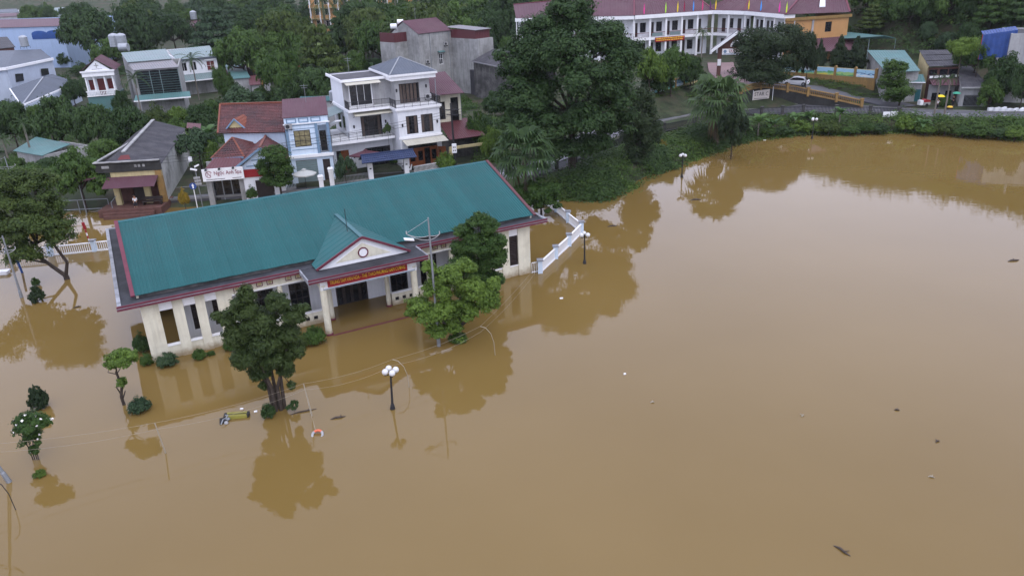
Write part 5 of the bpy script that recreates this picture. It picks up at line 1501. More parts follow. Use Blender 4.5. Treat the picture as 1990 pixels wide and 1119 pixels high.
# little gabled house with pediment
t = thing('pediment_house', (-78.6, 150.0, 4.2), math.radians(18), 'small white gabled house with red roof, pediment and balustrade', 'house')
MB().box(-0.2, 5.2, 0, 9, -3.2, 0).build('ground_storey', sea_green, t)
MB().wall(0.1, 4.9, 0, 4.2, 1.6, 1.8, [(1.8, 3.1, 0, 3.0), (0.35, 1.4, 1.0, 2.9), (3.5, 4.6, 1.0, 2.9)]).box(0.1, 0.3, 1.8, 9, 0, 4.2).box(4.7, 4.9, 1.8, 9, 0, 4.2).build('wall', white, t)
MB().box(1.8, 3.1, 1.7, 1.74, 0, 3.0).build('door', dark_red_wood, t)
for h in ((0.35, 1.4, 1.0, 2.9), (3.5, 4.6, 1.0, 2.9)): window(t, *h, 1.62, dark_red_wood, dark_red_wood, 2, 1)
for x in (0.1, 1.45, 3.3, 4.7): MB().lathe((x + 0.05, 0.35, 0), [(0.2, 0), (0.15, 0.2), (0.14, 3.4), (0.22, 3.6)], 10).build('column', trim_white, t)
MB().box(-0.25, 5.25, 0.0, 0.9, 3.6, 4.4).box(-0.45, 5.45, -0.2, 1.0, 4.4, 4.65).build('cornice', trim_white, t)
pd = MB().prism([(0.3, 0.2, 4.65), (4.7, 0.2, 4.65), (2.5, 0.2, 6.5)], (0, 0.3, 0)).build('pediment', white, t)
MB().box(2.42, 2.58, 0.16, 0.197, 5.1, 6.0).box(2.1, 2.9, 0.16, 0.197, 5.5, 5.62).box(1.6, 3.4, 0.16, 0.197, 4.85, 4.93).build('pediment_relief', old_concrete, pd)
metal_roof(t, [(2.5, 0.0, 6.75), (2.5, 9.2, 6.75), (-0.6, 9.2, 4.55), (-0.6, 0.0, 4.55)][::-1], maroon_roof, 0.4, 0.03)
metal_roof(t, [(5.6, 0.0, 4.55), (5.6, 9.2, 4.55), (2.5, 9.2, 6.75), (2.5, 0.0, 6.75)], maroon_roof, 0.4, 0.03)
MB().box(-0.2, 5.2, -0.25, -0.05, 0.0, 0.15).box(-0.2, 5.2, -0.25, -0.05, 0.85, 1.0).build('balustrade_rail', trim_white, t)
bm_ = MB().lathe((0, 0, 0), [(0.04, 0.15), (0.09, 0.4), (0.05, 0.85)], 6)
b0 = None
for k in range(20):
    o = bm_.build('baluster', trim_white, t) if b0 is None else obj('baluster', b0, t)
    b0 = o.data
    o.location = (0.0 + k * 0.265, -0.15, 0)
# green glazed building
t, L, dp = quad_house('green_glass_house', 'building with dark green slatted glass front and grey green roofs', 1.2, ((259, 137, 9.0), (348, 130.6, 9.0)), ((333, 114, 9.8), (247.5, 120.6, 9.8)), grey_sheet, old_concrete)
teal_slat = mat('dark_green_slat', (0.035, 0.065, 0.062), 0.5, 0.2, 1.0)
for k in range(11):
    MB().box(0.3, L - 0.3, 0.2, 0.27, 2.6 + k * 0.44, 2.72 + k * 0.44).build('slat', teal_slat, t)
MB().box(0.3, L - 0.3, 0.26, 0.295, 2.5, 7.5).build('glass_front', dark_pane, t)
for x in (L * 0.33, L * 0.55, L - 0.35): MB().box(x - 0.05, x + 0.05, 0.12, 0.19, 2.5, 7.5).build('mullion', grey_green, t)
metal_roof(t, [(-0.8, -2.0, 2.5), (L + 1.2, -2.0, 2.5), (L + 1.0, 0.1, 3.3), (-0.6, 0.1, 3.3)], sea_green, 0.4, 0.03, 'canopy')
MB().bar((-0.8, -2.05, 2.5), (L + 1.2, -2.05, 2.5), 0.1, 0.22).build('gutter', trim_white, t)
q = qz(t, (247.5, 121.5, 9.9), (333, 114.6, 9.9), (321.6, 95.5, 10.6), (235, 103, 10.6))
metal_roof(t, q, grey_green, 0.5, 0.04, 'upper_roof')
MB().prism([(q[0].x, q[0].y + .3, 0), (q[1].x, q[1].y + .3, 0), (q[1].x, q[1].y + .3, q[1].z - .1), (q[0].x, q[0].y + .3, q[0].z - .1)], (0, 0.2, 0)).build('upper_wall', old_concrete, t)
MB().prism([(q[0].x + .1, q[0].y + .5, -1), (q[3].x + .1, q[3].y, -1), (q[3].x + .1, q[3].y, q[3].z - .1), (q[0].x + .1, q[0].y + .5, q[0].z - .1)], (0.2, 0, 0)).prism([(0, 0.5, -1), (q[0].x, q[0].y, -1), (q[0].x, q[0].y, 8.2), (0, 0.5, 7.5)], (0.2, 0, 0)).build('side_wall', old_concrete, t)
for px in (226, 240): tank(at(px, 97, 9.6), 2.0, label=('left' if px < 230 else 'right') + ' one of two steel tanks standing left of the grey green roof')
tank(at(243, 103, 9.8), 1.5, True, label='lying steel tank in front of the two standing steel tanks')
MB()
# second green roofed house with white wall
t, L, dp = quad_house('white_wall_house', 'white walled house with blue green roof and wide window', 1.2, ((344, 118, 8.0), (423, 110.5, 8.0)), ((407, 89, 9.1), (326.6, 98, 9.1)), slate if False else grey_green, pale_wall if False else white, [(0.6, 1.8, 4.4, 6.2), (2.6, 3.8, 4.4, 6.2)], fascia_m=slate)
window(t, L - 2.6, L - 0.9, 4.1, 6.1, 0.15, trim_white, dark_red_wood, 2, 2)
MB().box(L - 2.9, L - 0.6, -0.1, 0.29, 6.25, 6.4).build('window_hood', trim_white, t)
metal_roof(t, [(0.3, -2.6, 2.6), (L, -2.6, 2.6), (L, 0.28, 3.7), (0.3, 0.28, 3.7)], grey_green, 0.4, 0.03, 'canopy')
MB().bar((0.3, -2.65, 2.6), (L, -2.65, 2.6), 0.1, 0.2).build('gutter', trim_white, t)
MB().box(0.5, L - 0.2, -0.6, -0.4, -1, 2.6).build('lower_wall', old_concrete, t)
quad_house('green_shed', 'small shed with green roof above the left tree', 1.0, ((25, 293, 4.0), (81.6, 303, 4.0)), ((137, 280, 4.15), (70, 266, 4.15)), sea_green, old_concrete, pitch=0.5, cat='shed')
quad_house('green_roof_house', 'low house with sea green roof beside the curved brick wall', 1.2, ((450, 154, 4.3), (487, 151, 4.3)), ((470, 123, 5.0), (434.7, 126, 5.0)), sea_green, grey_plaster)
quad_house('pink_roof_shed', 'low shed with raspberry red roof beside the sea green roof', 1.2, ((485, 166, 3.6), (516, 164, 3.6)), ((511, 146, 4.2), (482, 148, 4.2)), red_roof, grey_plaster, cat='shed')
quad_house('green_roof_shed', 'green sheet roof between the red tiled house and the villa', 1.2, ((582, 199, 5.6), (646, 196, 5.6)), ((640, 187, 6.0), (583, 188, 6.0)), teal, grey_plaster, cat='shed')
quad_house('dark_tiled_house', 'old house with dark tiled gable seen over the slate roof', 1.4, ((-30, 98, 9.5), (30, 92, 9.5)), ((14, 72, 11.0), (-40, 75, 11.0)), charcoal, brick_mat)
quad_house('white_gable_house', 'far white house with grey roof in the upper left corner', 2, ((-30, 26, 9), (37, 24, 9)), ((24, 4, 11), (-30, 6, 11)), slate, white)
quad_house('pink_shed', 'far low building with pink roof under the white gable', 2, ((-40, 36, 8), (60, 30, 8)), ((60, 25, 8.6), (-40, 28, 8.6)), maroon_roof, grey_plaster, cat='shed')
quad_house('red_hip_house', 'far house with bright red roof in the upper left corner', 2, ((38, 14, 9), (66, 12, 9)), ((60, -6, 12), (46, -6, 12)), red_roof, grey_plaster)
quad_house('red_far_house', 'far house with a dull red roof right of the bright red one', 2, ((66, 14, 9), (88, 12, 9)), ((86, -4, 11), (70, -4, 11)), maroon_roof, ochre)
quad_house('grey_far_house', 'far wide building with pale grey green roof beyond the blue hall', 2, ((95, 33, 8), (175, 28, 8)), ((170, 14, 9.5), (92, 16, 9.5)), grey_green, grey_plaster)
quad_house('slate_far_house', 'far wide building with slate roof along the top edge', 2, ((90, 16, 9), (215, 8, 9)), ((215, -12, 11), (90, -8, 11)), slate, grey_plaster)
quad_house('brick_far_house', 'far low brick house with faded red roof between the trees', 1.6, ((350, 52, 6), (385, 50, 6)), ((383, 38, 7.5), (352, 40, 7.5)), maroon_roof, brick_mat)
tank(at(378, 42, 7.8), 2.2, label='grey water tank on the faded red roof among the trees')
quad_house('field_house', 'far pink walled house with maroon roof beyond the playing field', 1.6, ((455, 44, 6), (512, 42, 6)), ((510, 36, 7), (455, 38, 7)), maroon_roof, brick_mat)
t, L, dp = quad_house('orange_building', 'far orange two-storey building with balconies behind the palms', 2, ((600, -6, 14.5), (830, -12, 14.5)), ((830, -22, 16), (600, -16, 16)), maroon_roof, orange_wall, [(2 + k * 4.5, 4.4 + k * 4.5, z, z + 2.4) for k in range(9) for z in (1.0, 5.4, 9.4)])
for z in (4.2, 8.4): 
    MB().box(0, L, -1.2, 0.29, z - 0.3, z).build('balcony', pale_yellow, t)
    MB().box(0, L, -1.2, -1.1, z, z + 0.9).build('balcony_wall', orange_wall, t)
for k in range(10): MB().box(k * 4.5 + 0.4, k * 4.5 + 0.8, -1.25, -0.8, -1, 12).build('column', trim_white, t)
for x0_, w_ in ((15.5, 3.6), (25.0, 3.4)):
    b_ = MB().box(x0_, x0_ + w_, -1.34, -1.26, 8.1, 9.5).build('red_banner', sign_red, t)
    MB().box(x0_ + 0.5, x0_ + 0.9, -1.37, -1.345, 8.5, 9.1).box(x0_ + 1.3, x0_ + 1.8, -1.37, -1.345, 8.5, 9.1).box(x0_ + 2.2, x0_ + 2.7, -1.37, -1.345, 8.5, 9.1).build('banner_mark', sign_yellow, b_)
# curved brick wall by the field
bw = thing('brick_wall', at(425, 148, 1.3), 0, 'dark curved brick wall beside the green playing field', 'wall')
wp = [at(*p) for p in ((424, 146, 1.3), (470, 146, 1.3), (482, 152, 1.3), (498, 165, 1.3), (508, 176, 1.3), (514, 186, 1.3))]
wp = [p - Vector(bw.location) for p in wp]
for a, b2 in zip(wp, wp[1:]):
    MB().bar(a + Vector((0, 0, 1.2)), b2 + Vector((0, 0, 1.2)), 0.3, 3.4).build('wall_section', mat('dark_brick', (0.085, 0.050, 0.045), 0.9, 0.4, 1.5, dirt=((0.03, 0.03, 0.03), 0.6, 0.5)), bw)
    MB().box(b2.x - 0.25, b2.x + 0.25, b2.y - 0.25, b2.y + 0.25, -0.5, 3.2).build('post', ochre, bw)
gl = thing('goal_frame', at(455, 128, 1.7), 0, 'white football goal at the edge of the playing field', 'goal')
MB().tube((-3.5, 4, 0), (-3.5, 4, 2.3), 0.08).tube((3.0, 0, 0), (3.0, 0, 2.3), 0.08).tube((-3.5, 4, 2.3), (3.0, 0, 2.3), 0.08).build('post', trim_white, gl)
# ---------------------------------------------------------------- plants
def unit(v): return v / np.maximum(np.linalg.norm(v, axis=-1, keepdims=True), 1e-9)

def leaf_mesh(name, pts, nrm, size, m, aspect=0.5, seed=0, cup=0.18):
    """one small pointed leaf blade (two triangles) per point"""
    rng = np.random.default_rng(seed)
    n = len(pts)
    nrm = unit(nrm)
    t = unit(np.cross(nrm, rng.normal(size=(n, 3))))
    b = np.cross(nrm, t)
    s = (size * rng.uniform(0.7, 1.3, n))[:, None]
    v = np.stack([pts - t * s, pts + b * s * aspect + nrm * s * cup, pts + t * s - nrm * s * cup, pts - b * s * aspect + nrm * s * cup], 1).reshape(-1, 3)
    i = np.arange(n)[:, None] * 4
    tri = np.concatenate([i, i + 1, i + 3, i + 1, i + 2, i + 3], 1).reshape(-1)
    me = bpy.data.meshes.new(name)
    me.vertices.add(4 * n); me.vertices.foreach_set('co', v.astype(np.float32).ravel())
    me.loops.add(6 * n); me.loops.foreach_set('vertex_index', tri.astype(np.int32))
    me.polygons.add(2 * n)
    me.polygons.foreach_set('loop_start', np.arange(0, 6 * n, 3, dtype=np.int32))
    me.materials.append(m)
    me.update(); me.validate()
    return me

def crown(lobes, n, seed, puff=0.34, flat=0.75, up=0.55, low=-0.35, inner=0.12, pd=1.0):
    """leaf positions and normals: lobes (cx,cy,cz,rx,ry,rz) carry puffs near their skin, puffs carry leaves; gaps stay between puffs"""
    rng = np.random.default_rng(seed)
    area = np.array([(l[3] * l[4] * l[5]) ** (2 / 3) for l in lobes])
    P, N = [], []
    for l, a in zip(lobes, area):
        k = max(4, int(26 * pd * (0.34 / puff) ** 1.6))
        c, r = np.array(l[:3]), np.array(l[3:])
        d = unit(rng.normal(size=(k * 3, 3)))
        d = d[d[:, 2] > low][:k]
        pc = c + d * r * rng.uniform(0.48, 0.84, (len(d), 1))
        m = max(6, int(n * a / area.sum() / len(d)))
        for q, dd in zip(pc, d):
            pr = puff * r * rng.uniform(0.6, 1.2)
            mm = int(m * rng.uniform(0.6, 1.4))
            e = unit(rng.normal(size=(mm, 3))) * rng.uniform(0.2, 1, (mm, 1)) ** 0.6 * np.where(rng.uniform(size=(mm, 1)) < 0.16, 1.4, 1.0)
            P.append(q + e * pr * np.array([1, 1, flat]))
            N.append(e * 0.7 + dd * 0.4 + np.array([0, 0, up]) + rng.normal(size=(mm, 3)) * 0.35)
        mi = int(m * len(d) * inner)
        e = unit(rng.normal(size=(mi, 3))) * rng.uniform(0, 0.75, (mi, 1))
        P.append(c + e * r); N.append(rng.normal(size=(mi, 3)) + np.array([0, 0, 0.5]))
    return np.concatenate(P), np.concatenate(N)

def trunk_mesh(name, h0, r, lobes, seed, m=None, lean=(0, 0), fork=None):
    rnd = random.Random(seed)
    mb = MB()
    top = Vector((lean[0], lean[1], h0))
    mb.path([(0, 0, -0.8), (0, 0, 0.0), top * 0.5 + Vector((rnd.uniform(-r, r), rnd.uniform(-r, r), 0)), top], [r * 1.35, r * 1.15, r * 0.9, r * 0.75], 8)
    for l in lobes:
        c = Vector(l[:3])
        mid = top.lerp(c, 0.5) + Vector((rnd.uniform(-.1, .1) * l[3], rnd.uniform(-.1, .1) * l[4], -0.12 * l[5]))
        mb.path([top, mid, c, c + Vector((0, 0, l[5] * 0.5))], [r * 0.6, r * 0.42, r * 0.25, r * 0.08], 6)
        for k in range(3):
            a = rnd.uniform(0, 6.28)
            mb.tube(mid.lerp(c, 0.5), c + Vector((math.cos(a) * l[3] * .7, math.sin(a) * l[4] * .7, rnd.uniform(0, .5) * l[5])), r * 0.22, r * 0.06, 5)
    me = bpy.data.meshes.new(name)
    me.from_pydata(mb.v, [], mb.f)
    me.materials.append(m or bark)
    return me

def rand_lobes(seed, n, R, z0, z1, rr, flat=0.8):
    rnd = random.Random(seed)
    out = []
    for i in range(n):
        a = 2.4 * i + rnd.uniform(-.4, .4)
        f = math.sqrt((i + 0.4) / n)
        z = z1 - (z1 - z0) * f * rnd.uniform(0.55, 1.0)
        s = rr * rnd.uniform(0.8, 1.2)
        out.append((math.cos(a) * (R - s * .6) * f, math.sin(a) * (R - s * .6) * f, z, s, s, s * flat))
    return out

PROTO = {}
def proto(kind, seed, leafm):
    """(crown mesh, trunk mesh) for a tree 1 m high and 1 m in radius, scaled when placed"""
    key = (kind, seed, leafm.name)
    if key in PROTO: return PROTO[key]
    s = seed * 17 + len(kind)
    if kind == 'round':
        lb = rand_lobes(s, 9, 1.0, 0.42, 0.80, 0.40); n, sz, th, tr = 9500, 0.046, 0.36, 0.035
        P, N = crown(lb, n, s, puff=0.40); P[:, 2] = np.where(P[:, 2] > 0, P[:, 2], 0.02)
    elif kind == 'dense':
        lb = rand_lobes(s, 11, 1.0, 0.30, 0.78, 0.42, 0.62); n, sz, th, tr = 10500, 0.045, 0.22, 0.04
        P, N = crown(lb, n, s, puff=0.42, low=-0.7)
    elif kind == 'layered':
        rnd = random.Random(s); lb = []
        for j in range(6):
            z = 0.30 + 0.125 * j; R = 1.0 - 0.13 * j
            for k in range(5):
                a = k * 1.256 + j; lb.append((math.cos(a) * R * .62, math.sin(a) * R * .62, z, R * .42, R * .42, 0.05))
        n, sz, th, tr = 9500, 0.048, 0.3, 0.03
        P, N = crown(lb, n, s, puff=0.45, flat=0.8, up=1.2, low=-0.9)
    elif kind == 'airy':
        lb = rand_lobes(s, 8, 1.0, 0.35, 0.85, 0.33); n, sz, th, tr = 3600, 0.055, 0.4, 0.025
        P, N = crown(lb, n, s, puff=0.38, inner=0.03)
    elif kind == 'bush':
        lb = [(0, 0, 0.42, 0.75, 0.75, 0.5)] + [(math.cos(a) * .5, math.sin(a) * .5, 0.35, 0.5, 0.5, 0.36) for a in (0.3, 1.5, 2.8, 4.1, 5.3)]
        n, sz, th, tr = 5200, 0.058, 0.15, 0.05
        P, N = crown(lb, n, s, puff=0.36, low=-0.6)
    elif kind == 'cypress':
        lb = [(0, 0, 0.06 + 0.115 * k, R, R, 0.13) for k, R in enumerate((0.78, 0.95, 1.0, 0.92, 0.76, 0.56, 0.36, 0.18))]
        n, sz, th, tr = 9000, 0.045, 0.2, 0.04
        P, N = crown(lb, n, s, puff=0.30, flat=1.6, up=0.9, low=-0.9, pd=0.7)
        P[:, 2] = np.clip(P[:, 2], 0.01, 1.04)
    elif kind == 'topiary':
        lb = [(0, 0, 0.36, 0.92, 0.92, 0.44), (0, 0, 0.62, 0.6, 0.6, 0.36)]
        n, sz, th, tr = 3600, 0.07, 0.2, 0.05
        P, N = crown(lb, n, s, puff=0.16, low=-0.9, pd=1.1)
    cm = leaf_mesh(kind + '_crown', P, N, np.full(len(P), sz), leafm, 0.55, s)
    tm = trunk_mesh(kind + '_trunk', th, tr, [l for l in lb[:7]], s)
    PROTO[key] = (cm, tm)
    return PROTO[key]

NX, NY = 1148.0, 4070.0
def base_for(cx, by, top):
    my = (by + top) / 2
    return cx + (NX - cx) / (NY - my) * (by - my)

tree_rnd = random.Random(77)
def grow(name, kind, leafm, P, h, R, label, cat, group=None, seed=None, trunk=True):
    """one plant thing: Empty > crown, trunk"""
    seed = tree_rnd.randint(0, 2) if seed is None else seed
    cm, tm = proto(kind, seed, leafm)
    t = thing(name, P, tree_rnd.uniform(0, 6.28), label, cat, group)
    t.scale = (R, R, h)
    obj('crown' if cat == 'tree' else 'foliage', cm, t)
    if trunk: obj('trunk' if cat == 'tree' else 'stem', tm, t)
    return t

def tree(cx, by, top, hw, kind, leafm, label, name='tree', cat='tree', group=None, z=None, seed=None):
    bx = base_for(cx, by, top)
    z0 = 1.3 if z is None else z
    P = at(bx, by, z0)
    h = height_above(P, top)
    depth = (P + Vector((0, 0, h / 2)) - Vector((0, 0, EYE))).dot(FW)
    R = hw * depth / FOC
    return grow(name, kind, leafm, P, h, R, label, cat, group, seed)

# --- fronds
def frond_strip(mb, p0, dirv, L, droop, w, n=7, seed=0):
    """drooping spine points"""
    d = Vector(dirv).normalized()
    hz = Vector((d.x, d.y, 0)); hz = hz.normalized() if hz.length > 1e-3 else Vector((1, 0, 0))
    pts = []
    el = math.asin(max(-1, min(1, d.z)))
    p = Vector(p0)
    for i in range(n + 1):
        pts.append(p.copy())
        e = el - droop * (i / n)
        p = p + (hz * math.cos(e) + Vector((0, 0, math.sin(e)))) * L / n
    return pts, hz

def fan_palm_meshes(seed, n_leaf=34, skirt=16, petiole=1.5, blade=1.15):
    rnd = random.Random(seed)
    g, dr = MB(), MB()
    for i in range(n_leaf + skirt):
        dead = i >= n_leaf
        az = 2.4 * i + rnd.uniform(-.2, .2)
        f = (i + .5) / n_leaf
        el = (1.35 - 1.75 * f) if not dead else rnd.uniform(-1.35, -0.95)
        d = Vector((math.cos(az) * math.cos(el), math.sin(az) * math.cos(el), math.sin(el)))
        mb = dr if dead else g
        L = petiole * rnd.uniform(0.8, 1.15) * (0.6 if dead else 1)
        pts, hz = frond_strip(mb, (0, 0, 0 if not dead else -0.3), d, L, 0.35, 0, 4)
        mb.path(pts, 0.025, 4)
        tip = pts[-1]; dd = (pts[-1] - pts[-2]).normalized()
        side = dd.cross(Vector((0, 0, 1)))
        side = side.normalized() if side.length > 1e-3 else Vector((1, 0, 0))
        upv = side.cross(dd)
        B = blade * rnd.uniform(0.85, 1.2) * (0.8 if dead else 1)
        nb = 15
        for k in range(nb):
            a = -1.9 + 3.8 * k / (nb - 1)
            if dead: a *= 0.35
            bd = (dd * math.cos(a) + side * math.sin(a)).normalized()
            w = B * rnd.uniform(0.06, 0.08)
            m1 = tip + bd * B * 0.55 + upv * 0.06
            bl_ = rnd.uniform(0.8, 1.1)
            e1 = tip + bd * B * bl_ + Vector((0, 0, -0.42 * B * rnd.uniform(0.3, 1.6)))
            sd = bd.cross(upv).normalized() * w
            mb.poly(tip, m1 - sd, m1 + sd)
            mb.poly(m1 - sd, e1, m1 + sd)
    return g, dr

def feather_palm(seed, n_f=16, L=2.2, leaflet=0.42, nseg=14, droop=1.5, el0=1.2, el1=-0.3):
    rnd = random.Random(seed)
    g = MB()
    for i in range(n_f):
        az = 2.4 * i + rnd.uniform(-.25, .25)
        el = el0 + (el1 - el0) * (i / n_f) + rnd.uniform(-.1, .1)
        d = Vector((math.cos(az) * math.cos(el), math.sin(az) * math.cos(el), math.sin(el)))
        pts, hz = frond_strip(g, (0, 0, 0), d, L * rnd.uniform(.85, 1.15), droop, 0, nseg)
        g.path(pts, 0.02, 3)
        sd = Vector((-hz.y, hz.x, 0))
        for k in range(1, nseg + 1):
            t = k / nseg
            ll = leaflet * (1.0 - 0.6 * abs(t - 0.45) / 0.55) * rnd.uniform(.85, 1.15)
            dd = (pts[k] - pts[k - 1]).normalized()
            for s in (-1, 1):
                tip = pts[k] + (sd * s * 0.8 + dd * 0.55).normalized() * ll + Vector((0, 0, -0.3 * ll))
                w = dd * 0.055
                g.poly(pts[k] - w, tip, pts[k] + w)
    return g

def banana_mesh(seed, n_f=9, L=2.1, w=0.34):
    rnd = random.Random(seed)
    g = MB()
    for i in range(n_f):
        az = 2.4 * i + rnd.uniform(-.3, .3); el = 1.35 - 0.75 * i / n_f
        d = Vector((math.cos(az) * math.cos(el), math.sin(az) * math.cos(el), math.sin(el)))
        pts, hz = frond_strip(g, (0, 0, 0), d, L * rnd.uniform(.8, 1.1), 1.5, 0, 8)
        sd = Vector((-hz.y, hz.x, 0))
        prev = None
        for k, p in enumerate(pts):
            t = k / 8
            ww = w * math.sin(math.pi * min(1, 0.08 + t * 0.95)) ** 0.6 if t > .18 else 0.03
            cur = (p - sd * ww + Vector((0, 0, ww * .25)), p, p + sd * ww + Vector((0, 0, ww * .25)))
            if prev:
                g.poly(prev[0], cur[0], cur[1], prev[1]); g.poly(prev[1], cur[1], cur[2], prev[2])
            prev = cur
    return g

def to_mesh(mb, name, m):
    me = bpy.data.meshes.new(name)
    me.from_pydata([tuple(v) for v in mb.v], [], mb.f)
    me.materials.append(m)
    return me
def stem_mesh(name, h, r, m, bend=0.0, rings=True):
    mb = MB()
    pts, rr = [], []
    for i in range(9):
        t = i / 8
        pts.append((bend * t * t, 0, -0.5 + (h + 0.5) * t)); rr.append(r * (1.25 - 0.35 * t) * (1.06 if i % 2 else 1.0))
    mb.path(pts, rr, 8)
    return to_mesh(mb, name, m)
FEATHER = [to_mesh(feather_palm(s, 16, 2.2), 'palm_fronds', L_palm) for s in (1, 2)]
FEATHER_BIG = to_mesh(feather_palm(5, 22, 3.6, 0.8, 16, 1.9, 1.2, -0.5), 'palm_fronds', L_palm)
BANANA = [to_mesh(banana_mesh(s), 'banana_leaves', L_banana) for s in (3, 4)]
PALM_STEM = stem_mesh('palm_stem', 1.0, 0.03, pale_bark)

def palm(cx, by, top, label, me, nat=2.2, name='palm_tree', z=1.3, frond_px=None, group='palm', stem_r=0.11, cat='palm', stem_m=None):
    """feather palm or banana: stem to the crown heart, fronds on top"""
    bx = base_for(cx, by, top)
    P = at(bx, by, z)
    h = height_above(P, top)
    depth = (P + Vector((0, 0, h)) - Vector((0, 0, EYE))).dot(FW)
    s = frond_px * depth / FOC / nat
    t = thing(name, P, tree_rnd.uniform(0, 6.28), label, cat, group)
    hh = max(h - 0.75 * s, 0.2 * h) if me not in BANANA else max(h - 1.7 * s, 0.12 * h)
    f = obj('fronds' if me not in BANANA else 'leaves', me, t)
    f.location = (0, 0, hh); f.scale = (s, s, s)
    st = obj('stem', PALM_STEM, t)
    st.scale = (stem_r / 0.03, stem_r / 0.03, hh)
    return t

# ---- hero trees near the hall (own shapes)
def hero(name, P, lobes, n, leaf, leafm, label, seed, trunks, cat='tree', puff=0.36, aspect=0.5, up=0.55, low=-0.5, extra=None, pd=1.0, inner=0.12):
    t = thing(name, P, 0, label, cat)
    pts, nr = crown(lobes, n, seed, puff=puff, up=up, low=low, pd=pd, inner=inner)
    obj('crown' if cat == 'tree' else 'foliage', leaf_mesh(name + '_crown', pts, nr, np.full(len(pts), leaf), leafm, aspect, seed), t)
    mb = MB()
    for path, r0, r1 in trunks:
        k = len(path)
        mb.path(path, [r0 + (r1 - r0) * i / (k - 1) for i in range(k)], 8)
    if trunks: mb.build('trunk' if cat == 'tree' else 'stem', bark, t)
    return t

def px_lobes(P, spec):
    """lobes given as (px, py, radius px x, radius px y, depth offset m) read on the vertical plane through P facing the camera"""
    out = []
    for (px, py, rx, ry, dy) in spec:
        d = FW * FOC + RT * (px - 995.0) + DN * (py - 559.5)
        k = (P.y + dy) / d.y
        q = Vector((0, 0, EYE)) + d * k
        m = FOC / (q - Vector((0, 0, EYE))).dot(FW)
        out.append((q.x - P.x, q.y - P.y, q.z - P.z, rx / m, rx / m, ry / m / 0.95))
    return out
def limbs(lobes, h0, r, base=(0, 0, -1.2), seed=1):
    rnd = random.Random(seed)
    tr = [([base, (base[0] * .5, base[1] * .5, h0 * .5), (0, 0, h0)], r * 1.25, r * 0.8)]
    for l in lobes:
        c = Vector(l[:3]); a = Vector((0, 0, h0))
        mid = a.lerp(c, .5) + Vector((rnd.uniform(-.3, .3), rnd.uniform(-.3, .3), -.1 * l[5]))
        tr.append(([a, mid, c], r * .55, r * .12))
        for k in range(2):
            q = c + Vector((rnd.uniform(-.7, .7) * l[3], rnd.uniform(-.7, .7) * l[4], rnd.uniform(.1, .7) * l[5]))
            tr.append(([mid.lerp(c, .4), q], r * .22, r * .05))
    return tr

P = at(893, 662, 0)
lb = px_lobes(P, [(872, 535, 30, 26, 0), (835, 522, 16, 18, 0), (905, 518, 22, 16, 0.5), (850, 560, 30, 24, -.3), (915, 560, 32, 26, 0.3), (945, 580, 28, 28, .4), (905, 600, 30, 26, .2), (812, 592, 28, 16, -.5), (835, 612, 32, 18, -.8), (862, 598, 26, 22, -.6), (850, 640, 24, 14, -.6), (880, 630, 22, 18, 0), (800, 606, 16, 10, -.5), (960, 552, 16, 20, .4), (890, 658, 18, 9, 0)])
hero('tree', P, lb, 42000, 0.10, L_light, 'bright green tree by the street lamp before the hall portico', 11, limbs(lb[:13], 1.0, 0.15), puff=0.38, low=-0.8, inner=0.22, pd=1.7)
P = at(947, 598, 0)
lb = px_lobes(P, [(930, 428, 24, 16, 0), (950, 440, 24, 18, 0), (900, 450, 24, 18, 0), (960, 470, 26, 22, 0), (925, 475, 36, 26, -.2), (890, 480, 18, 16, 0), (905, 510, 32, 24, 0), (950, 505, 30, 26, 0), (972, 495, 16, 18, 0), (925, 540, 36, 26, 0), (960, 540, 22, 20, 0), (905, 560, 26, 20, 0), (940, 570, 26, 18, 0)])
hero('tree', P, lb, 42000, 0.10, L_mid, 'tall green tree against the right wing of the hall', 12, limbs(lb, 2.0, 0.14), puff=0.38, low=-0.8, inner=0.25, pd=1.7)
P = at(540, 795, 0)
lb = px_lobes(P, [(478, 572, 18, 20, 0), (470, 598, 32, 22, 0), (540, 588, 24, 24, .3), (505, 625, 40, 26, 0), (445, 618, 22, 14, 0), (572, 612, 24, 18, .3), (560, 645, 28, 20, .3), (520, 660, 42, 28, 0), (465, 650, 32, 22, -.3), (482, 690, 34, 26, -.3), (540, 695, 36, 26, 0), (575, 675, 20, 20, .3), (505, 722, 24, 16, 0), (556, 718, 18, 14, .2), (590, 598, 12, 9, .3), (420, 614, 12, 8, 0), (512, 748, 9, 10, 0), (566, 748, 8, 9, 0)])
tr = []
for k, (dx, dy) in enumerate(((-.25, 0), (0, .15), (.2, -.1), (.35, .1), (-.05, -.2))):
    l = lb[(k * 2 + 1) % len(lb)]
    tr.append(([(dx, dy, -1.2), (dx * 1.3, dy, 1.6), (dx * 1.4 + l[0] * .3, dy + l[1] * .3, 3.2), (l[0], l[1], l[2])], 0.14, 0.05))
tr += limbs(lb, 3.2, 0.09)[1:]
hero('tree', P, lb, 36000, 0.16, L_glossy, 'dark glossy multi-stemmed tree standing in the flood before the left wing', 13, tr, puff=0.40, aspect=0.26, low=-0.9, inner=0.2, pd=1.7)
for px, py, s_, lab in ((452, 655, 1, ''),): pass
P = at(132, 542, 0)
lb = px_lobes(P, [(60, 440, 60, 40, 0), (110, 455, 40, 34, 0), (25, 400, 46, 38, 1), (80, 395, 46, 32, .8), (15, 470, 40, 36, -.5), (50, 490, 44, 26, -.6), (70, 360, 46, 30, 1.6), (20, 350, 40, 30, 2), (120, 430, 30, 22, .6), (-40, 430, 50, 50, 0)])
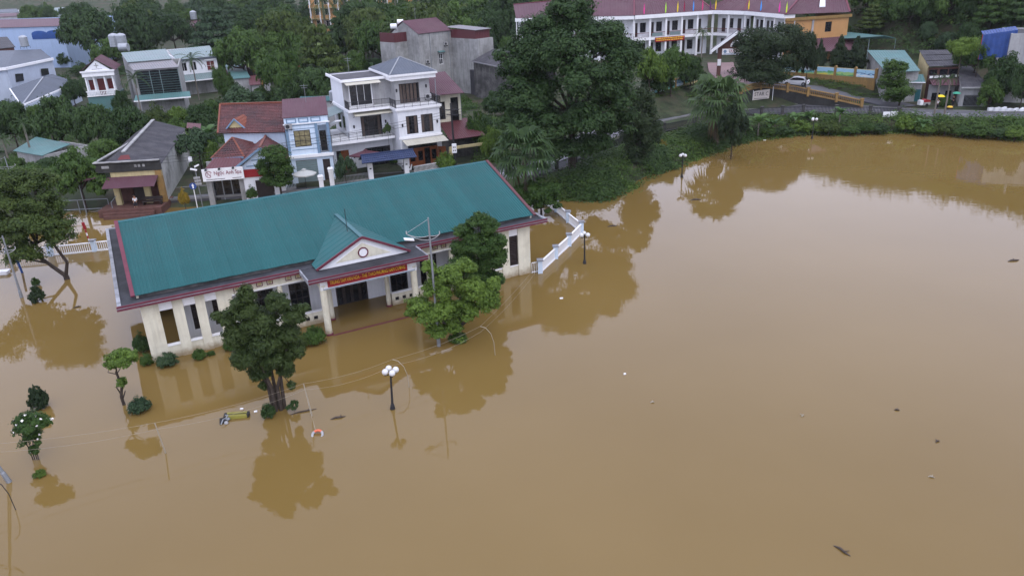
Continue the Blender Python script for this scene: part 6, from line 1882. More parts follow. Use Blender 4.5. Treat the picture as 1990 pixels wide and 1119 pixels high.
tr = [([(0, 0, -1.2), (-.1, 0, .3)], .28, .24), ([(-.1, 0, .3), (-1.2, .1, 1.3), (-2.6, .3, 2.6), (-4.2, .3, 4.2)], .19, .09), ([(-.1, 0, .3), (.35, 0, 1.6), (-.4, .1, 3.2), (-1.2, .2, 4.6)], .17, .08), ([(-1.6, .1, 1.6), (-3.0, .2, 1.9), (-2.9, .3, 3.2)], .10, .04), ([(-1.1, .1, 1.2), (-1.9, .0, 1.9), (-2.0, 0, 2.6)], .09, .03)]
for l in lb: tr.append(([(-2.0, .2, 3.4), tuple(Vector((-2.0, .2, 3.4)).lerp(Vector(l[:3]), .5)), l[:3]], .09, .03))
hero('tree', P, lb, 34000, 0.125, L_front, 'wide tree with forked leaning trunk rising from the water at the left edge', 14, tr, puff=0.36, low=-0.6)
P = at(243, 786, 0)
lb = px_lobes(P, [(233, 700, 30, 18, 0), (215, 708, 15, 12, 0), (252, 692, 18, 14, 0), (232, 686, 20, 10, 0), (236, 745, 11, 16, 0)])
hero('tree', P, lb, 5500, 0.085, L_light, 'small clipped tree with bare bent trunk left of the hall', 15, [([(0, 0, -1), (-.1, 0, .6), (.1, 0, 1.3), (0, 0, 2.4)], .11, .07), ([(-.05, 0, .7), (-.25, 0, 1.3)], .05, .03), ([(0, 0, .5), (.25, 0, 1.0)], .05, .03)] + limbs(lb[:4], 2.2, .06)[1:])
P = at(1112, 338, 1.1)
lb = px_lobes(P, [(1100, 40, 60, 40, 3), (1055, 70, 60, 45, 1), (1160, 75, 62, 45, 2), (1010, 120, 52, 48, 0), (1100, 110, 66, 50, -3), (1195, 125, 56, 46, 1), (1030, 180, 58, 46, -1), (1130, 170, 64, 50, -4), (1195, 190, 50, 44, -1), (1000, 230, 46, 36, 0), (1060, 235, 60, 42, -4), (1140, 235, 56, 42, -4), (1195, 240, 40, 34, 0), (1090, 285, 50, 28, -3), (1150, 280, 40, 26, -2), (1110, 15, 50, 26, 2), (1215, 100, 36, 34, 2), (985, 200, 34, 34, 0)])
hero('tree', P, lb, 90000, 0.20, L_dark, 'huge spreading tree between the villa and the school, tallest in view', 16, limbs(lb, 7.0, 0.42), puff=0.40, low=-0.55)
P = at(1236, 322, 0.8)
lb = px_lobes(P, [(1245, 195, 34, 26, 0), (1248, 235, 42, 34, 0), (1238, 275, 40, 34, 0), (1262, 255, 30, 30, 0), (1232, 305, 24, 20, 0), (1250, 180, 20, 18, 0)])
hero('tree', P, lb, 18000, 0.15, L_cyp, 'dark narrow tree on the bank right of the huge tree', 17, limbs(lb, 2.5, 0.16), puff=0.36, low=-0.7)
P = at(1492, 200, 1.5)
lb = px_lobes(P, [(1500, 80, 60, 32, 1), (1455, 90, 34, 34, 0), (1545, 75, 34, 32, 1), (1470, 130, 50, 38, -.5), (1512, 120, 48, 38, -.5), (1556, 100, 22, 34, 0), (1488, 150, 40, 22, -1), (1450, 140, 28, 26, 0)])
hero('tree', P, lb, 38000, 0.17, L_cyp, 'dense dark mango tree beside the white car', 18, limbs(lb, 4.0, 0.24), puff=0.38, low=-0.6)
P = at(1747, 206, 1.5)
lb = px_lobes(P, [(1738, 140, 26, 22, 0), (1745, 175, 32, 26, 0), (1728, 125, 14, 12, 0), (1755, 130, 12, 10, 0), (1735, 190, 22, 14, 0), (1722, 160, 18, 16, 0)])
hero('tree', P, lb, 10000, 0.16, L_mid, 'leafy green tree in front of the green roofed house', 19, limbs(lb, 1.6, 0.14), puff=0.36, low=-0.7)
P = at(548, 385, 0.95)
lb = px_lobes(P, [(535, 300, 30, 22, 0), (550, 325, 28, 26, 0), (515, 325, 20, 20, 0), (540, 350, 30, 16, 0), (520, 345, 16, 14, 0)])
hero('tree', P, lb, 14000, 0.115, L_mid, 'round green street tree in front of the spa', 20, limbs(lb, 2.0, 0.12), puff=0.36, low=-0.6)
P = at(1052, 420, 0.1)
lb = px_lobes(P, [(1045, 370, 32, 24, 0), (1062, 392, 30, 22, 0), (1030, 390, 26, 20, 0), (1075, 368, 18, 16, 0), (1010, 372, 16, 18, 0)])
hero('tree', P, lb, 15000, 0.11, L_mid, 'low dense tree behind the right corner of the hall', 21, limbs(lb, 0.8, 0.12), puff=0.34, low=-0.8)

# fan palms
for (px, by, cxp, cyp, z, label, seed, sc, sk) in ((1022, 400, 1008, 300, 0.6, 'fan palm behind the right gable of the hall roof', 3, 1.5, 2), (1392, 285, 1386, 195, 0.3, 'large fan palm with dry brown skirt on the bank', 4, 1.8, 6)):
    P = at(px, by, z)
    t = thing('fan_palm', P, 0.4, label, 'palm', 'fan palms on the bank')
    h = height_above(P, cyp)
    g, dr = fan_palm_meshes(seed, 34, sk)
    f = g.build('fronds', L_palm, t); f.location = (0, 0, h); f.scale = (sc, sc, sc)
    d_ = dr.build('dry_skirt', L_dry, t); d_.location = (0, 0, h); d_.scale = (sc, sc, sc * 1.25)
    st = obj('stem', PALM_STEM, t); st.scale = (8, 8, h)

# ---- shrubs in the water
for (cx, by, top, hw, kind, lm, label) in (
    (71, 793, 746, 24, 'topiary', L_cyp, 'clipped egg-shaped bush in the water above the flowering shrub'),
    (69, 587, 552, 19, 'topiary', L_cyp, 'clipped round bush in the water below the left tree'),
    (68, 556, 536, 9, 'bush', L_mid, 'small leafy bush touching the clipped bush below the left tree'),
    (268, 800, 768, 24, 'bush', L_blue, 'grey green shrub half sunk right of the small clipped tree'),
    (76, 926, 911, 13, 'bush', L_light, 'lime green tuft floating near the left edge'),
    (273, 685, 640, 19, 'bush', L_dark, 'dark shrub at the left corner of the hall, upper one'),
    (283, 710, 682, 14, 'bush', L_mid, 'mid green shrub at the left corner of the hall, lower one'),
    (323, 710, 682, 23, 'bush', L_blue, 'spiky shrub under the first opening of the left wing'),
    (386, 698, 675, 15, 'bush', L_mid, 'small shrub between the pillars of the left wing'),
    (410, 690, 680, 9, 'bush', L_mid, 'tiny shrub beside the fourth pillar of the left wing'),
    (448, 680, 655, 18, 'bush', L_mid, 'shrub behind the dark multi-stemmed tree at the wall'),
    (610, 668, 628, 24, 'bush', L_mid, 'round green shrub beside the left portico column'),
    (585, 672, 645, 22, 'bush', L_olive, 'yellowish shrub left of the round portico shrub'),
    (890, 664, 642, 20, 'bush', L_mid, 'leafy sprouts round the foot of the bright tree'),
    (520, 812, 778, 15, 'bush', L_dark, 'dark sprouts in the water at the foot of the multi-stemmed tree'),
    (570, 800, 778, 14, 'airy', L_dark, 'thin twiggy shrub right of the multi-stemmed tree'),
):
    tree(cx, by, top, hw, kind, lm, label, name='shrub', cat='shrub', z=-0.05)
P = at(70, 893, 0)
lb = px_lobes(P, [(60, 822, 32, 22, 0), (45, 818, 18, 16, 0), (80, 822, 18, 16, 0), (62, 850, 22, 18, 0), (92, 818, 8, 8, 0), (66, 875, 10, 14, 0)])
fs = hero('flowering_shrub', P, lb, 7000, 0.075, L_mid, 'white flowered shrub with bundled stems at the lower left', 31, [([(d, 0, -1), (d * 1.2, 0, .8), (d * 3, .1, 1.6)], .035, .02) for d in (-.15, -.05, .06, .15)], cat='shrub', puff=0.4)
rng_ = np.random.default_rng(5)
pp, pn = crown(lb, 900, 5, puff=0.4)
_k = rng_.permutation(len(pp))[:60]; pp, pn = pp[_k], pn[_k]
obj('flowers', leaf_mesh('flowers', pp * 1.03, pn, np.full(len(pp), 0.075), petal, 0.9, 3), fs, kind='stuff')

# ---- trees of the neighbourhood (crown centre px, base py, top py, half width px)
TREES = [
    (20, 292, 184, 38, 'dense', L_dark, 'dark tree at the left edge above the small green shed'),
    (112, 292, 174, 52, 'dense', L_dark, 'dark tree just right of the hip roofed house'),
    (192, 305, 190, 48, 'dense', L_dark, 'dark tree under the balustrade of the pediment house'),
    (245, 305, 196, 46, 'dense', L_dark, 'dark tree left of the ridge of the ochre house'),
    (205, 335, 262, 38, 'dense', L_mid, 'flowering dark tree behind the lean-to of the ochre house'),
    (150, 392, 285, 58, 'dense', L_mid, 'broad green tree left of the ochre house porch'),
    (60, 375, 312, 50, 'dense', L_mid, 'green tree behind the forked tree and below the green shed'),
    (300, 250, 196, 26, 'bush', L_olive, 'yellow green bush below the green glass building'),
    (345, 240, 200, 22, 'bush', L_light, 'light green bush right of the yellow green one below the canopy'),
    (392, 262, 196, 34, 'dense', L_dark, 'dark tree left of the brown tiled roof'),
    (385, 330, 250, 46, 'airy', L_blue, 'big-leaved blue green tree right of the ochre house'),
    (412, 330, 262, 22, 'bush', L_light, 'bright bush between the ochre house and the spa'),
    (433, 210, 125, 22, 'round', L_mid, 'slim leafy tree at the corner of the white walled house'),
    (475, 232, 165, 48, 'airy', L_blue, 'silvery green tree behind the brown tiled roof'),
    (172, 132, 14, 58, 'round', L_dark, 'big dark green tree right of the pale blue hall'),
    (266, 118, 4, 50, 'round', L_dark, 'big dark tree behind the two steel tanks'),
    (335, 112, 22, 42, 'round', L_dark, 'dark tree above the grey green roofs'),
    (418, 122, 12, 58, 'layered', L_blue, 'tall tiered almond tree by the playing field'),
    (498, 150, 58, 30, 'airy', L_mid, 'slender tree standing on the playing field edge'),
    (560, 140, 8, 56, 'round', L_dark, 'dark broad tree above the playing field'),
    (622, 200, 44, 64, 'layered', L_olive, 'olive green spreading tree behind the villa, left of the grey house'),
    (545, 215, 94, 46, 'round', L_mid, 'mid green tree behind the sea green roof sheet'),
    (606, 225, 118, 50, 'dense', L_dark, 'dark dense tree just left of the villa roof'),
    (560, 225, 160, 34, 'bush', L_dark, 'low dark tree over the red tiled ridge'),
    (712, 110, 28, 36, 'round', L_mid, 'green tree left of the grey house gable'),
    (780, 60, -6, 30, 'round', L_mid, 'green tree behind the ridge of the grey house'),
    (935, 132, 38, 30, 'round', L_light, 'light green tree right of the grey house annex'),
    (985, 150, 60, 26, 'dense', L_mid, 'green tree behind the blackened house'),
    (925, 300, 200, 26, 'bush', L_mid, 'green thicket right of the beige house'),
    (955, 310, 235, 28, 'bush', L_light, 'lighter thicket between the beige house and the fan palm'),
    (940, 262, 215, 24, 'bush', L_dark, 'dark thicket at the foot of the blackened wall'),
    (1262, 190, 95, 36, 'round', L_light, 'bright leafy tree at the left end of the school front'),
    (1305, 185, 92, 40, 'round', L_mid, 'leafy tree under the red school banner'),
    (1342, 172, 100, 30, 'dense', L_dark, 'dark leafy tree left of the school gate'),
    (1280, 185, 130, 34, 'dense', L_dark, 'dark hedge tree above the faded blue panels'),
    (1425, 292, 195, 30, 'dense', L_cyp, 'dark bushy tree right of the large fan palm'),
    (1700, 175, 135, 22, 'bush', L_dark, 'flowering bush at the right end of the mural wall'),
    (1835, 210, 180, 14, 'bush', L_mid, 'small bush by the two umbrellas'),
    (1898, 160, 74, 40, 'round', L_mid, 'leafy tree below the blue tarpaulin'),
    (1955, 205, 100, 42, 'dense', L_dark, 'dark tree in front of the grey plastered house'),
    (1925, 215, 150, 24, 'dense', L_mid, 'green tree right of the barred gate'),
    (1990, 215, 118, 32, 'round', L_dark, 'dark tree at the right edge over the road'),
    (1870, 125, 70, 30, 'round', L_light, 'pale green tree behind the dark stepped roof'),
    (1940, 110, 60, 26, 'dense', L_dark, 'dark tree squeezed beside the blue tarpaulin'),
]
TREES += [
    (75, 262, 196, 26, 'dense', L_mid, 'mid green tree between the white doorway and the dark trees'),
    (140, 205, 150, 24, 'dense', L_dark, 'dark tree filling the gap left of the pediment house'),
    (236, 236, 168, 20, 'dense', L_dark, 'dark tree at the foot of the pediment house, right side'),
    (300, 288, 232, 34, 'dense', L_dark, 'dark tree right behind the ochre house ridge'),
    (345, 280, 226, 30, 'dense', L_mid, 'green tree over the rear of the ochre house'),
    (412, 245, 188, 24, 'dense', L_mid, 'green tree between the low canopy and the tiled roof'),
    (452, 200, 150, 22, 'bush', L_blue, 'grey green bush under the sea green roof'),
    (510, 218, 166, 30, 'dense', L_mid, 'green tree behind the red tiled ridge'),
    (125, 128, 96, 16, 'bush', L_dark, 'bush at the foot of the pale blue hall'),
    (155, 145, 118, 20, 'bush', L_dark, 'low bush behind the pediment house on the left'),
    (30, 352, 300, 30, 'dense', L_mid, 'green tree under the left end of the green shed'),
    (100, 345, 300, 34, 'dense', L_dark, 'dark tree under the right end of the green shed'),
    (175, 350, 300, 30, 'dense', L_mid, 'green tree beside the lean-to of the ochre house'),
    (650, 210, 150, 26, 'dense', L_dark, 'dark tree against the left wall of the villa'),
    (690, 160, 96, 28, 'round', L_mid, 'green tree behind the flat roof of the villa'),
    (770, 125, 80, 22, 'bush', L_dark, 'dark bush at the foot of the grey gable'),
    (960, 230, 170, 26, 'dense', L_dark, 'dark tree before the blackened wall'),
    (905, 270, 232, 18, 'bush', L_light, 'light bush right of the upper maroon roof'),
]
for (cx, by, top, hw, kind, lm, label) in TREES:
    z = 1.2
    if cx > 1240 and by < 195 and cx < 1400: z = 3.6
    if cx > 1800 and by < 180: z = 4.0 if by > 140 else 8.0
    tree(cx, by, top, hw, kind, lm, label, z=z, name='bush' if kind == 'bush' else 'tree', cat='shrub' if kind == 'bush' else 'tree')
tree(1572, 160, 50, 20, 'dense', L_cyp, 'dark tree between the mango tree and the first cypress', z=4.2)
for cx, by, top, hw, lab in ((1594, 137, 74, 17, 'leftmost and smallest of the three cypresses before the orange wing'), (1632, 137, 64, 20, 'middle cypress of three, before the pink lower roof'), (1664, 139, 68, 26, 'rightmost and broadest of the three cypresses')):
    tree(cx, by, top, hw, 'cypress', L_cyp, lab, z=4.3, name='cypress', group='cypresses behind the mural wall')
palm(268, 238, 140, 'feather palm right of the pediment house', FEATHER[0], frond_px=34, group='feather palms')
palm(378, 190, 104, 'feather palm in front of the white walled house', FEATHER[1], frond_px=32, group='feather palms')
palm(55, 325, 232, 'thin feather palm standing over the green shed', FEATHER[0], frond_px=25, group='feather palms', stem_r=0.14)
palm(12, 330, 262, 'short feather palm at the left edge', FEATHER[1], frond_px=24, group='feather palms')
palm(103, 300, 252, 'small papaya palm over the right end of the green shed', FEATHER[1], frond_px=24, group='feather palms')
palm(1364, 130, 55, 'slim feather palm before the school gallery', FEATHER[0], frond_px=22, z=4.4, group='feather palms')
palm(1822, 222, 148, 'left one of two slim palms before the dark roofed shop house', FEATHER[0], frond_px=19, z=1.5, group='feather palms')
palm(1842, 222, 146, 'right one of two slim palms before the dark roofed shop house', FEATHER[1], frond_px=19, z=1.5, group='feather palms')
for k, (cx, by, top, fp) in enumerate(((632, 110, -8, 44), (672, 105, -14, 46), (702, 100, -60, 30), (770, 90, -25, 40), (815, 90, -30, 38))):
    palm(cx, by, top, ('drooping palm', 'second drooping palm', 'bare tall palm trunk', 'palm', 'second palm')[k] + (' left of the tall bare trunk, before the orange building' if k < 2 else ' left of the grey house' if k == 2 else ' behind the grey house ridge'), FEATHER_BIG, nat=3.6, frond_px=fp, z=1.5, group='tall palms before the orange building', stem_r=0.3)
for (cx, by, top, fp, lab, z) in ((735, 150, 100, 30, 'banana clump left of the grey concrete house', 1.3), (712, 150, 108, 26, 'banana plant left of the larger banana clump', 1.3), (815, 150, 112, 26, 'banana plant between the villa roof and the grey wall', 1.3),
        (405, 300, 232, 30, 'banana plant left of the brown tiled roof', 1.2), (1475, 258, 212, 24, 'bright banana plant right of the dark bank bush', 0.8), (1502, 255, 222, 20, 'banana plant at the left end of the iron fence', 0.8), (1633, 245, 200, 20, 'single banana plant before the iron fence', 0.9),
        (1570, 240, 208, 20, 'banana leaves in the middle of the iron fence', 0.9), (1545, 245, 212, 18, 'low banana plant left of the fence middle', 0.9), (920, 290, 225, 22, 'banana plant beside the beige house', 1.2), (1450, 262, 230, 18, 'low banana plant beside the dark bank bush', 0.6), (1795, 250, 222, 20, 'banana-like plant on the bank below the road', 0.8)):
    palm(cx, by, top, lab, BANANA[int(cx) % 2], nat=1.5, frond_px=fp, name='banana_plant', z=z, group='banana plants', stem_r=0.09, cat='banana plant')
tree(356, 400, 362, 12, 'bush', L_yellow, 'golden leaved shrub beside the ochre house', name='shrub', cat='shrub', z=0.9)
tree(1284, 290, 268, 14, 'bush', L_yellow, 'yellow leaved shrub right of the dark bank tree', name='shrub', cat='shrub', z=1.0)
tree(670, 365, 300, 24, 'airy', L_blue, 'feathery grey green shrub by the villa fence', name='shrub', cat='shrub', z=1.0)
tree(866, 330, 290, 22, 'bush', L_light, 'round light green bush before the wooden doors of the villa', name='shrub', cat='shrub', z=1.2)
tree(768, 320, 290, 14, 'bush', L_mid, 'small bush behind the blue tiled gate roof', name='shrub', cat='shrub', z=1.2)
tree(488, 388, 358, 12, 'bush', L_mid, 'potted bush by the spa garage door', name='shrub', cat='shrub', z=0.9)
tree(753, 265, 238, 9, 'airy', L_mid, 'potted plant on the first balcony of the villa', name='shrub', cat='shrub', z=5.2)

# ---- the far wood and the planted hill
random.seed(21)
wood = []
rnd = random.Random(5)
for (x0, x1, y0, y1, n, lab, grp) in ((-330, 30, 205, 420, 85, 'tree of the far wood behind the left houses', 'trees of the far wood'), (-60, 60, 178, 260, 45, 'tree of the dark wood behind the grey house and the school', 'trees behind the school'), (62, 190, 118, 260, 85, 'tree on the wooded hillside', 'trees on the hillside')):
    placed = []
    tries = 0
    while len(placed) < n and tries < 6000:
        tries += 1
        x, y = rnd.uniform(x0, x1), rnd.uniform(y0, y1)
        px, py = proj((x, y, 4))
        if px < -30 or px > 2020 or proj((x, y, land_z(x, y) + 2))[1] < -8: continue
        if min([math.hypot(x - q[0], y - q[1]) for q in placed] or [99]) < (5.0 if x0 < 50 else 3.6): continue
        if -100 < x < -44 and 198 < y < 275: continue
        if x0 == -330 and (px < 135 and y > 170 and y < 400): continue
        if 0 < x < 75 and y < 192: continue
        if x > 60 and ((x - 66) * 0.874 + (y - 172) * 0.487 < 4 or (72 < x < 95 and y < 137)): continue
        placed.append((x, y))
        k = rnd.random()
        kind = 'round' if k < .5 else 'dense' if k < .8 else 'layered'
        ci = rnd.randint(0, 5)
        lm = [L_dark, L_mid, L_dark, L_olive, L_blue, L_mid][ci]
        cn = ['dark green', 'mid green', 'dark green', 'olive green', 'blue green', 'mid green'][ci]
        kn = {'round': 'open crowned', 'dense': 'bushy', 'layered': 'tiered'}[kind]
        if x0 == -330: wh_ = ('beyond the pale blue hall' if px < 230 else 'behind the grey green roofs' if px < 400 else 'beyond the playing field' if px < 560 else 'around the orange building' if px < 760 else 'behind the grey house')
        elif x0 == -60: wh_ = ('behind the grey house' if px < 900 else 'between the grey house and the school' if px < 1050 else 'behind the left end of the school' if px < 1300 else 'behind the right end of the school')
        else: wh_ = ('on the hill above the cypresses' if px < 1700 else 'on the hill above the green roofed house' if px < 1800 else 'on the hill above the dark roofed house' if px < 1900 else 'on the hill at the right edge')
        lab = kn + ' ' + cn + ' tree ' + wh_
        h = rnd.uniform(9, 17) if x < 60 else rnd.uniform(4.5, 9.5)
        wood.append((px, grow('tree', kind, lm, (x, y, land_z(x, y) - 0.3), h, h * rnd.uniform(.38, .55), lab, 'tree', grp)))

by_label = {}
for px, t in sorted(wood, key=lambda q: q[0]): by_label.setdefault(t['label'], []).append(t)
NTH = ['leftmost one', 'second from left', 'third from left', 'fourth from left', 'fifth from left', 'sixth from left', 'seventh from left', 'eighth from left', 'ninth from left', 'tenth from left', 'eleventh from left', 'twelfth from left', 'thirteenth from left', 'fourteenth from left', 'fifteenth from left', 'sixteenth from left', 'seventeenth from left', 'eighteenth from left']
for lab, ts_ in by_label.items():
    if len(ts_) > 1:
        for k, t in enumerate(ts_): t['label'] = lab + ', ' + NTH[min(k, 17)]
def cover(name, region, n, leafm, hmin, hmax, leaf, seed, label=None, clump=1.6, keep=None):
    """ground cover: tussocks of leaves following the land"""
    rng = np.random.default_rng(seed)
    k = max(1, n // 70)
    x = rng.uniform(region[0], region[1], k * 6); y = rng.uniform(region[2], region[3], k * 6)
    ok = keep(x, y)
    x, y = x[ok][:k], y[ok][:k]
    z = land(x, y)
    hh = rng.uniform(hmin, hmax, len(x)) * rng.uniform(.5, 1, len(x))
    rr = clump * rng.uniform(.5, 1.2, len(x))
    m = 70
    e = unit(rng.normal(size=(len(x), m, 3))); e[..., 2] = np.abs(e[..., 2])
    e = e * rng.uniform(.3, 1, (len(x), m, 1)) ** .6
    p = np.stack([x, y, z - .05], -1)[:, None, :] + e * np.stack([rr, rr, hh], -1)[:, None, :]
    nr = e + np.array([0, 0, .5]) + rng.normal(size=e.shape) * .4
    me = leaf_mesh(name, p.reshape(-1, 3), nr.reshape(-1, 3), np.full(len(x) * m, leaf), leafm, .5, seed)
    o = obj(name, me, kind='stuff')
    return o
def dist_lake(x, y): return seg_dist(x, y, LAKE)
road_np = np.array([(p.x, p.y) for p in cl])
def road_d(x, y):
    return np.min(np.hypot(x[:, None] - road_np[None, :, 0], y[:, None] - road_np[None, :, 1]), axis=1)
bank_keep = lambda x, y: (dist_lake(x, y) > -0.35) & (road_d(x, y) > 4.1) & (dist_lake(x, y) < 14) & (y < 130) & ~((x > 38) & (y > 121)) & ~((x > 56) & (road_d(x, y) < 4.5))
ordn = ['first', 'second', 'third', 'fourth', 'fifth', 'sixth', 'seventh', 'eighth', 'ninth', 'tenth', 'eleventh', 'twelfth', 'thirteenth', 'fourteenth', 'fifteenth', 'sixteenth']
for k, (cx, by, hh_, hw) in enumerate(((1490, 262, 22, 20), (1522, 260, 16, 22), (1556, 256, 26, 24), (1588, 256, 18, 18), (1612, 258, 28, 24), (1652, 258, 16, 20), (1684, 256, 24, 18), (1710, 256, 18, 20), (1762, 254, 34, 20), (1800, 258, 20, 22), (1838, 258, 26, 24), (1872, 262, 18, 22), (1905, 264, 26, 26), (1942, 266, 20, 22), (1975, 268, 28, 26), (1420, 272, 20, 20))):
    tree(cx, by, by - hh_, hw, 'bush', (L_mid, L_olive, L_light, L_dark)[(k * 7 + k // 3) % 4], ('%s bush along the far waterline, counted from the dark bank bush' % ordn[k]) if k < 15 else 'bush at the waterline just below the dark bank bush', name='shrub', cat='shrub', z=0.35, group='bushes along the far bank')
fen = sorted((p.x, p.y) for p in (at(px, py, 1.35) for px, py in ((1040, 352), (1082, 335), (1153, 307), (1222, 279), (1290, 258), (1350, 246), (1420, 234), (1480, 226), (1560, 222), (1690, 224), (1745, 228))))
fx, fy = np.array([p[0] for p in fen]), np.array([p[1] for p in fen])
front = lambda x, y: bank_keep(x, y) & ((x > fx[-1] + 1) | (y < np.interp(x, fx, fy) - 1.5)) & (y < np.interp(x, road_np[40:, 0][np.argsort(road_np[40:, 0])], road_np[40:, 1][np.argsort(road_np[40:, 0])]) - np.where(x > 38, 5.6, 3.5))
cover('bank_undergrowth', (3, 112, 78, 126), 70000, L_mid, .5, 1.35, .14, 41, keep=front)
cover('bank_undergrowth', (3, 112, 78, 126), 42000, L_olive, .4, 1.2, .14, 42, keep=lambda x, y: front(x, y) & (np.sin(x * .31) + np.sin(y * .23 + 1) > .1))
cover('bank_undergrowth', (3, 112, 78, 126), 24000, L_light, .4, 1.15, .14, 43, keep=lambda x, y: front(x, y) & (np.sin(x * .47 + 2) > .3))
cover('bank_undergrowth', (4, 36, 80, 116), 34000, L_dark, .8, 2.3, .16, 61, clump=1.3, keep=lambda x, y: front(x, y) & (np.sin(x * .7 + 1) + np.sin(y * .6) > .2))
cover('bank_undergrowth', (57, 112, 90, 120), 26000, L_mid, .9, 2.3, .17, 62, clump=1.3, keep=lambda x, y: (dist_lake(x, y) > .2) & (road_d(x, y) > 3.4) & (y < np.interp(x, road_np[40:, 0][np.argsort(road_np[40:, 0])], road_np[40:, 1][np.argsort(road_np[40:, 0])])))
lawn_keep = lambda x, y: (dist_lake(x, y) > 1) & (road_d(x, y) > 4.5)
cover('slope_grass', (18, 66, 118, 150), 16000, L_grass, .1, .35, .14, 44, keep=lambda x, y: lawn_keep(x, y) & (seg_dist(x, y, PLAT) > 0) & (seg_dist(x, y, PLAT) < 9) & (y > 118))
cover('garden_undergrowth', (-75, -2, 96, 150), 60000, L_mid, .4, 2.0, .17, 45, clump=1.6, keep=lambda x, y: lawn_keep(x, y) & (np.sin(x * .5) + np.sin(y * .37) > -.4) & ~((x > -38) & (x < -3) & (y < 112)))
cover('garden_undergrowth', (-120, -20, 150, 230), 50000, L_dark, .4, 2.4, .24, 46, clump=2.2, keep=lambda x, y: ~((x > -100) & (x < -44) & (y > 196)) & (np.sin(x * .4) + np.sin(y * .3) > -.5) & ~((x > -92) & (x < -58) & (y < 176)))
cover('garden_undergrowth', (-4, 20, 90, 130), 20000, L_mid, .4, 1.8, .16, 48, clump=1.4, keep=lambda x, y: lawn_keep(x, y) & (road_d(x, y) > 5))
cover('garden_undergrowth', (-230, -78, 90, 175), 40000, L_dark, .5, 3.0, .26, 49, clump=2.4, keep=lambda x, y: (dist_lake(x, y) > 1) & (np.sin(x * .3) + np.sin(y * .25) > -.7) & ~((x < -80) & (y > 130) & (x > -140)))
hill_keep = lambda x, y: ((x - 66) * .874 + (y - 172) * .487 > 1.0)
cover('hillside_vegetation', (60, 210, 110, 290), 150000, L_mid, .8, 3.6, .30, 50, clump=2.2, keep=hill_keep)
cover('hillside_vegetation', (60, 210, 110, 290), 110000, L_dark, 1.5, 5.0, .32, 51, clump=2.6, keep=hill_keep)
cover('hillside_vegetation', (60, 210, 110, 290), 90000, L_dark, 3.5, 8.5, .36, 53, clump=3.6, keep=lambda x, y: ((x - 66) * .874 + (y - 172) * .487 > 6.0))
cover('hillside_vegetation', (60, 210, 110, 290), 40000, L_light, .8, 3.2, .28, 52, clump=1.8, keep=lambda x, y: hill_keep(x, y) & (np.sin(x * .21) + np.sin(y * .17) > .4))
# ---------------------------------------------------------------- lamps, fences, poles, cables, people, floating things
def globe_lamp(px, py, h, label, yaw, tilt=0.0, n=3):
    t = thing('globe_lamp', at(px, py, 0), yaw, label, 'street lamp', 'globe lamps along the lake shore')
    t.rotation_euler = (0, tilt, yaw)
    MB().lathe((0, 0, 0), [(0.16, -1.2), (0.16, 0.05), (0.13, 0.22), (0.075, 0.40), (0.055, h - 0.55), (0.09, h - 0.5), (0.05, h - 0.4), (0.02, h - 0.3)], 12).build('post', dark_iron, t)
    g0 = None
    for k in range(n):
        a = 2 * math.pi * k / n
        e = Vector((math.cos(a) * 0.33, math.sin(a) * 0.33, h - 0.55))
        MB().path([(0, 0, h - 0.55), e * 0.6 + Vector((0, 0, (h - 0.66) * 0.4)), e], 0.028, 6).lathe(e, [(0.05, -0.04), (0.09, 0.04)], 10).build('arm', dark_iron, t)
        o = MB().ball((0, 0, 0), 0.195, 18, 12).build('globe', globe_mat, t, smooth=True) if g0 is None else obj('globe', g0, t)
        g0 = o.data
        o.location = e + Vector((0, 0, 0.21))
    return t
globe_lamp(763, 794, 2.95, 'four globe lamp in the flood before the hall, nearest of the four', 0.45, 0.05, 4)
globe_lamp(1136, 512, 3.05, 'globe lamp beside the white fence right of the hall', 1.57)
globe_lamp(1325, 345, 3.05, 'globe lamp in the water below the large fan palm', 1.4)
globe_lamp(1578, 270, 3.1, 'globe lamp at the far bank below the iron fence', 1.7)

def street_light(P, h, label, yaw, span=3.2, tilt=0.0):
    t = thing('street_light', P, yaw, label, 'street lamp', 'double arm street lights')
    t.rotation_euler = (0, tilt, yaw)
    MB().lathe((0, 0, 0), [(0.14, -1.2), (0.13, 0.6), (0.10, 0.7), (0.075, h * 0.6), (0.05, h)], 10).build('pole', grey_metal, t)
    ar = MB()
    for s in (-1, 1):
        L = span * (1.0 if s < 0 else 0.45)
        for dz in (0, 0.32):
            pts = [(s * L * k / 8, 0, h - 1.55 + dz * (1 - k / 8) * 0.9 + (L * 0.42) * (k / 8) ** 2) for k in range(9)]
            ar.path(pts, 0.024, 6)
        ar.bar((s * L, 0, h - 1.55 + L * .42), (s * L, 0, h - 1.35 + L * .42), 0.06, 0.06)
    ar.tube((0, 0, h - 0.1), (-span, 0, h - 1.5 + span * 0.42), 0.015, n=4)
    ar.build('arm', grey_plaster, t)
    MB().prism([(-1.75, -0.12, h - 1.16), (-1.1, -0.12, h - 1.30), (-1.1, 0.12, h - 1.30), (-1.75, 0.12, h - 1.16)], (0.02, 0, -0.12)).build('lamp_head', sign_white, t)
    return t
P = at(853, 672, 0)
street_light(P, height_above(P, 423), 'grey street light with curved double arm in front of the hall', 0.35, 1.55)
street_light(at(42, 578, 0), 5.6, 'street light standing in the water through the left tree', 0.5, 1.4)
street_light(at(30, 375, 0.6), 4.6, 'street light with curved arms above the crown of the left tree', 0.35, 1.9)
t = street_light(at(18, 936, 0), 7.5, 'thick street light pole leaning in at the lower left edge', 2.2, 1.6)
t.rotation_euler = (0.0, -0.28, 0)

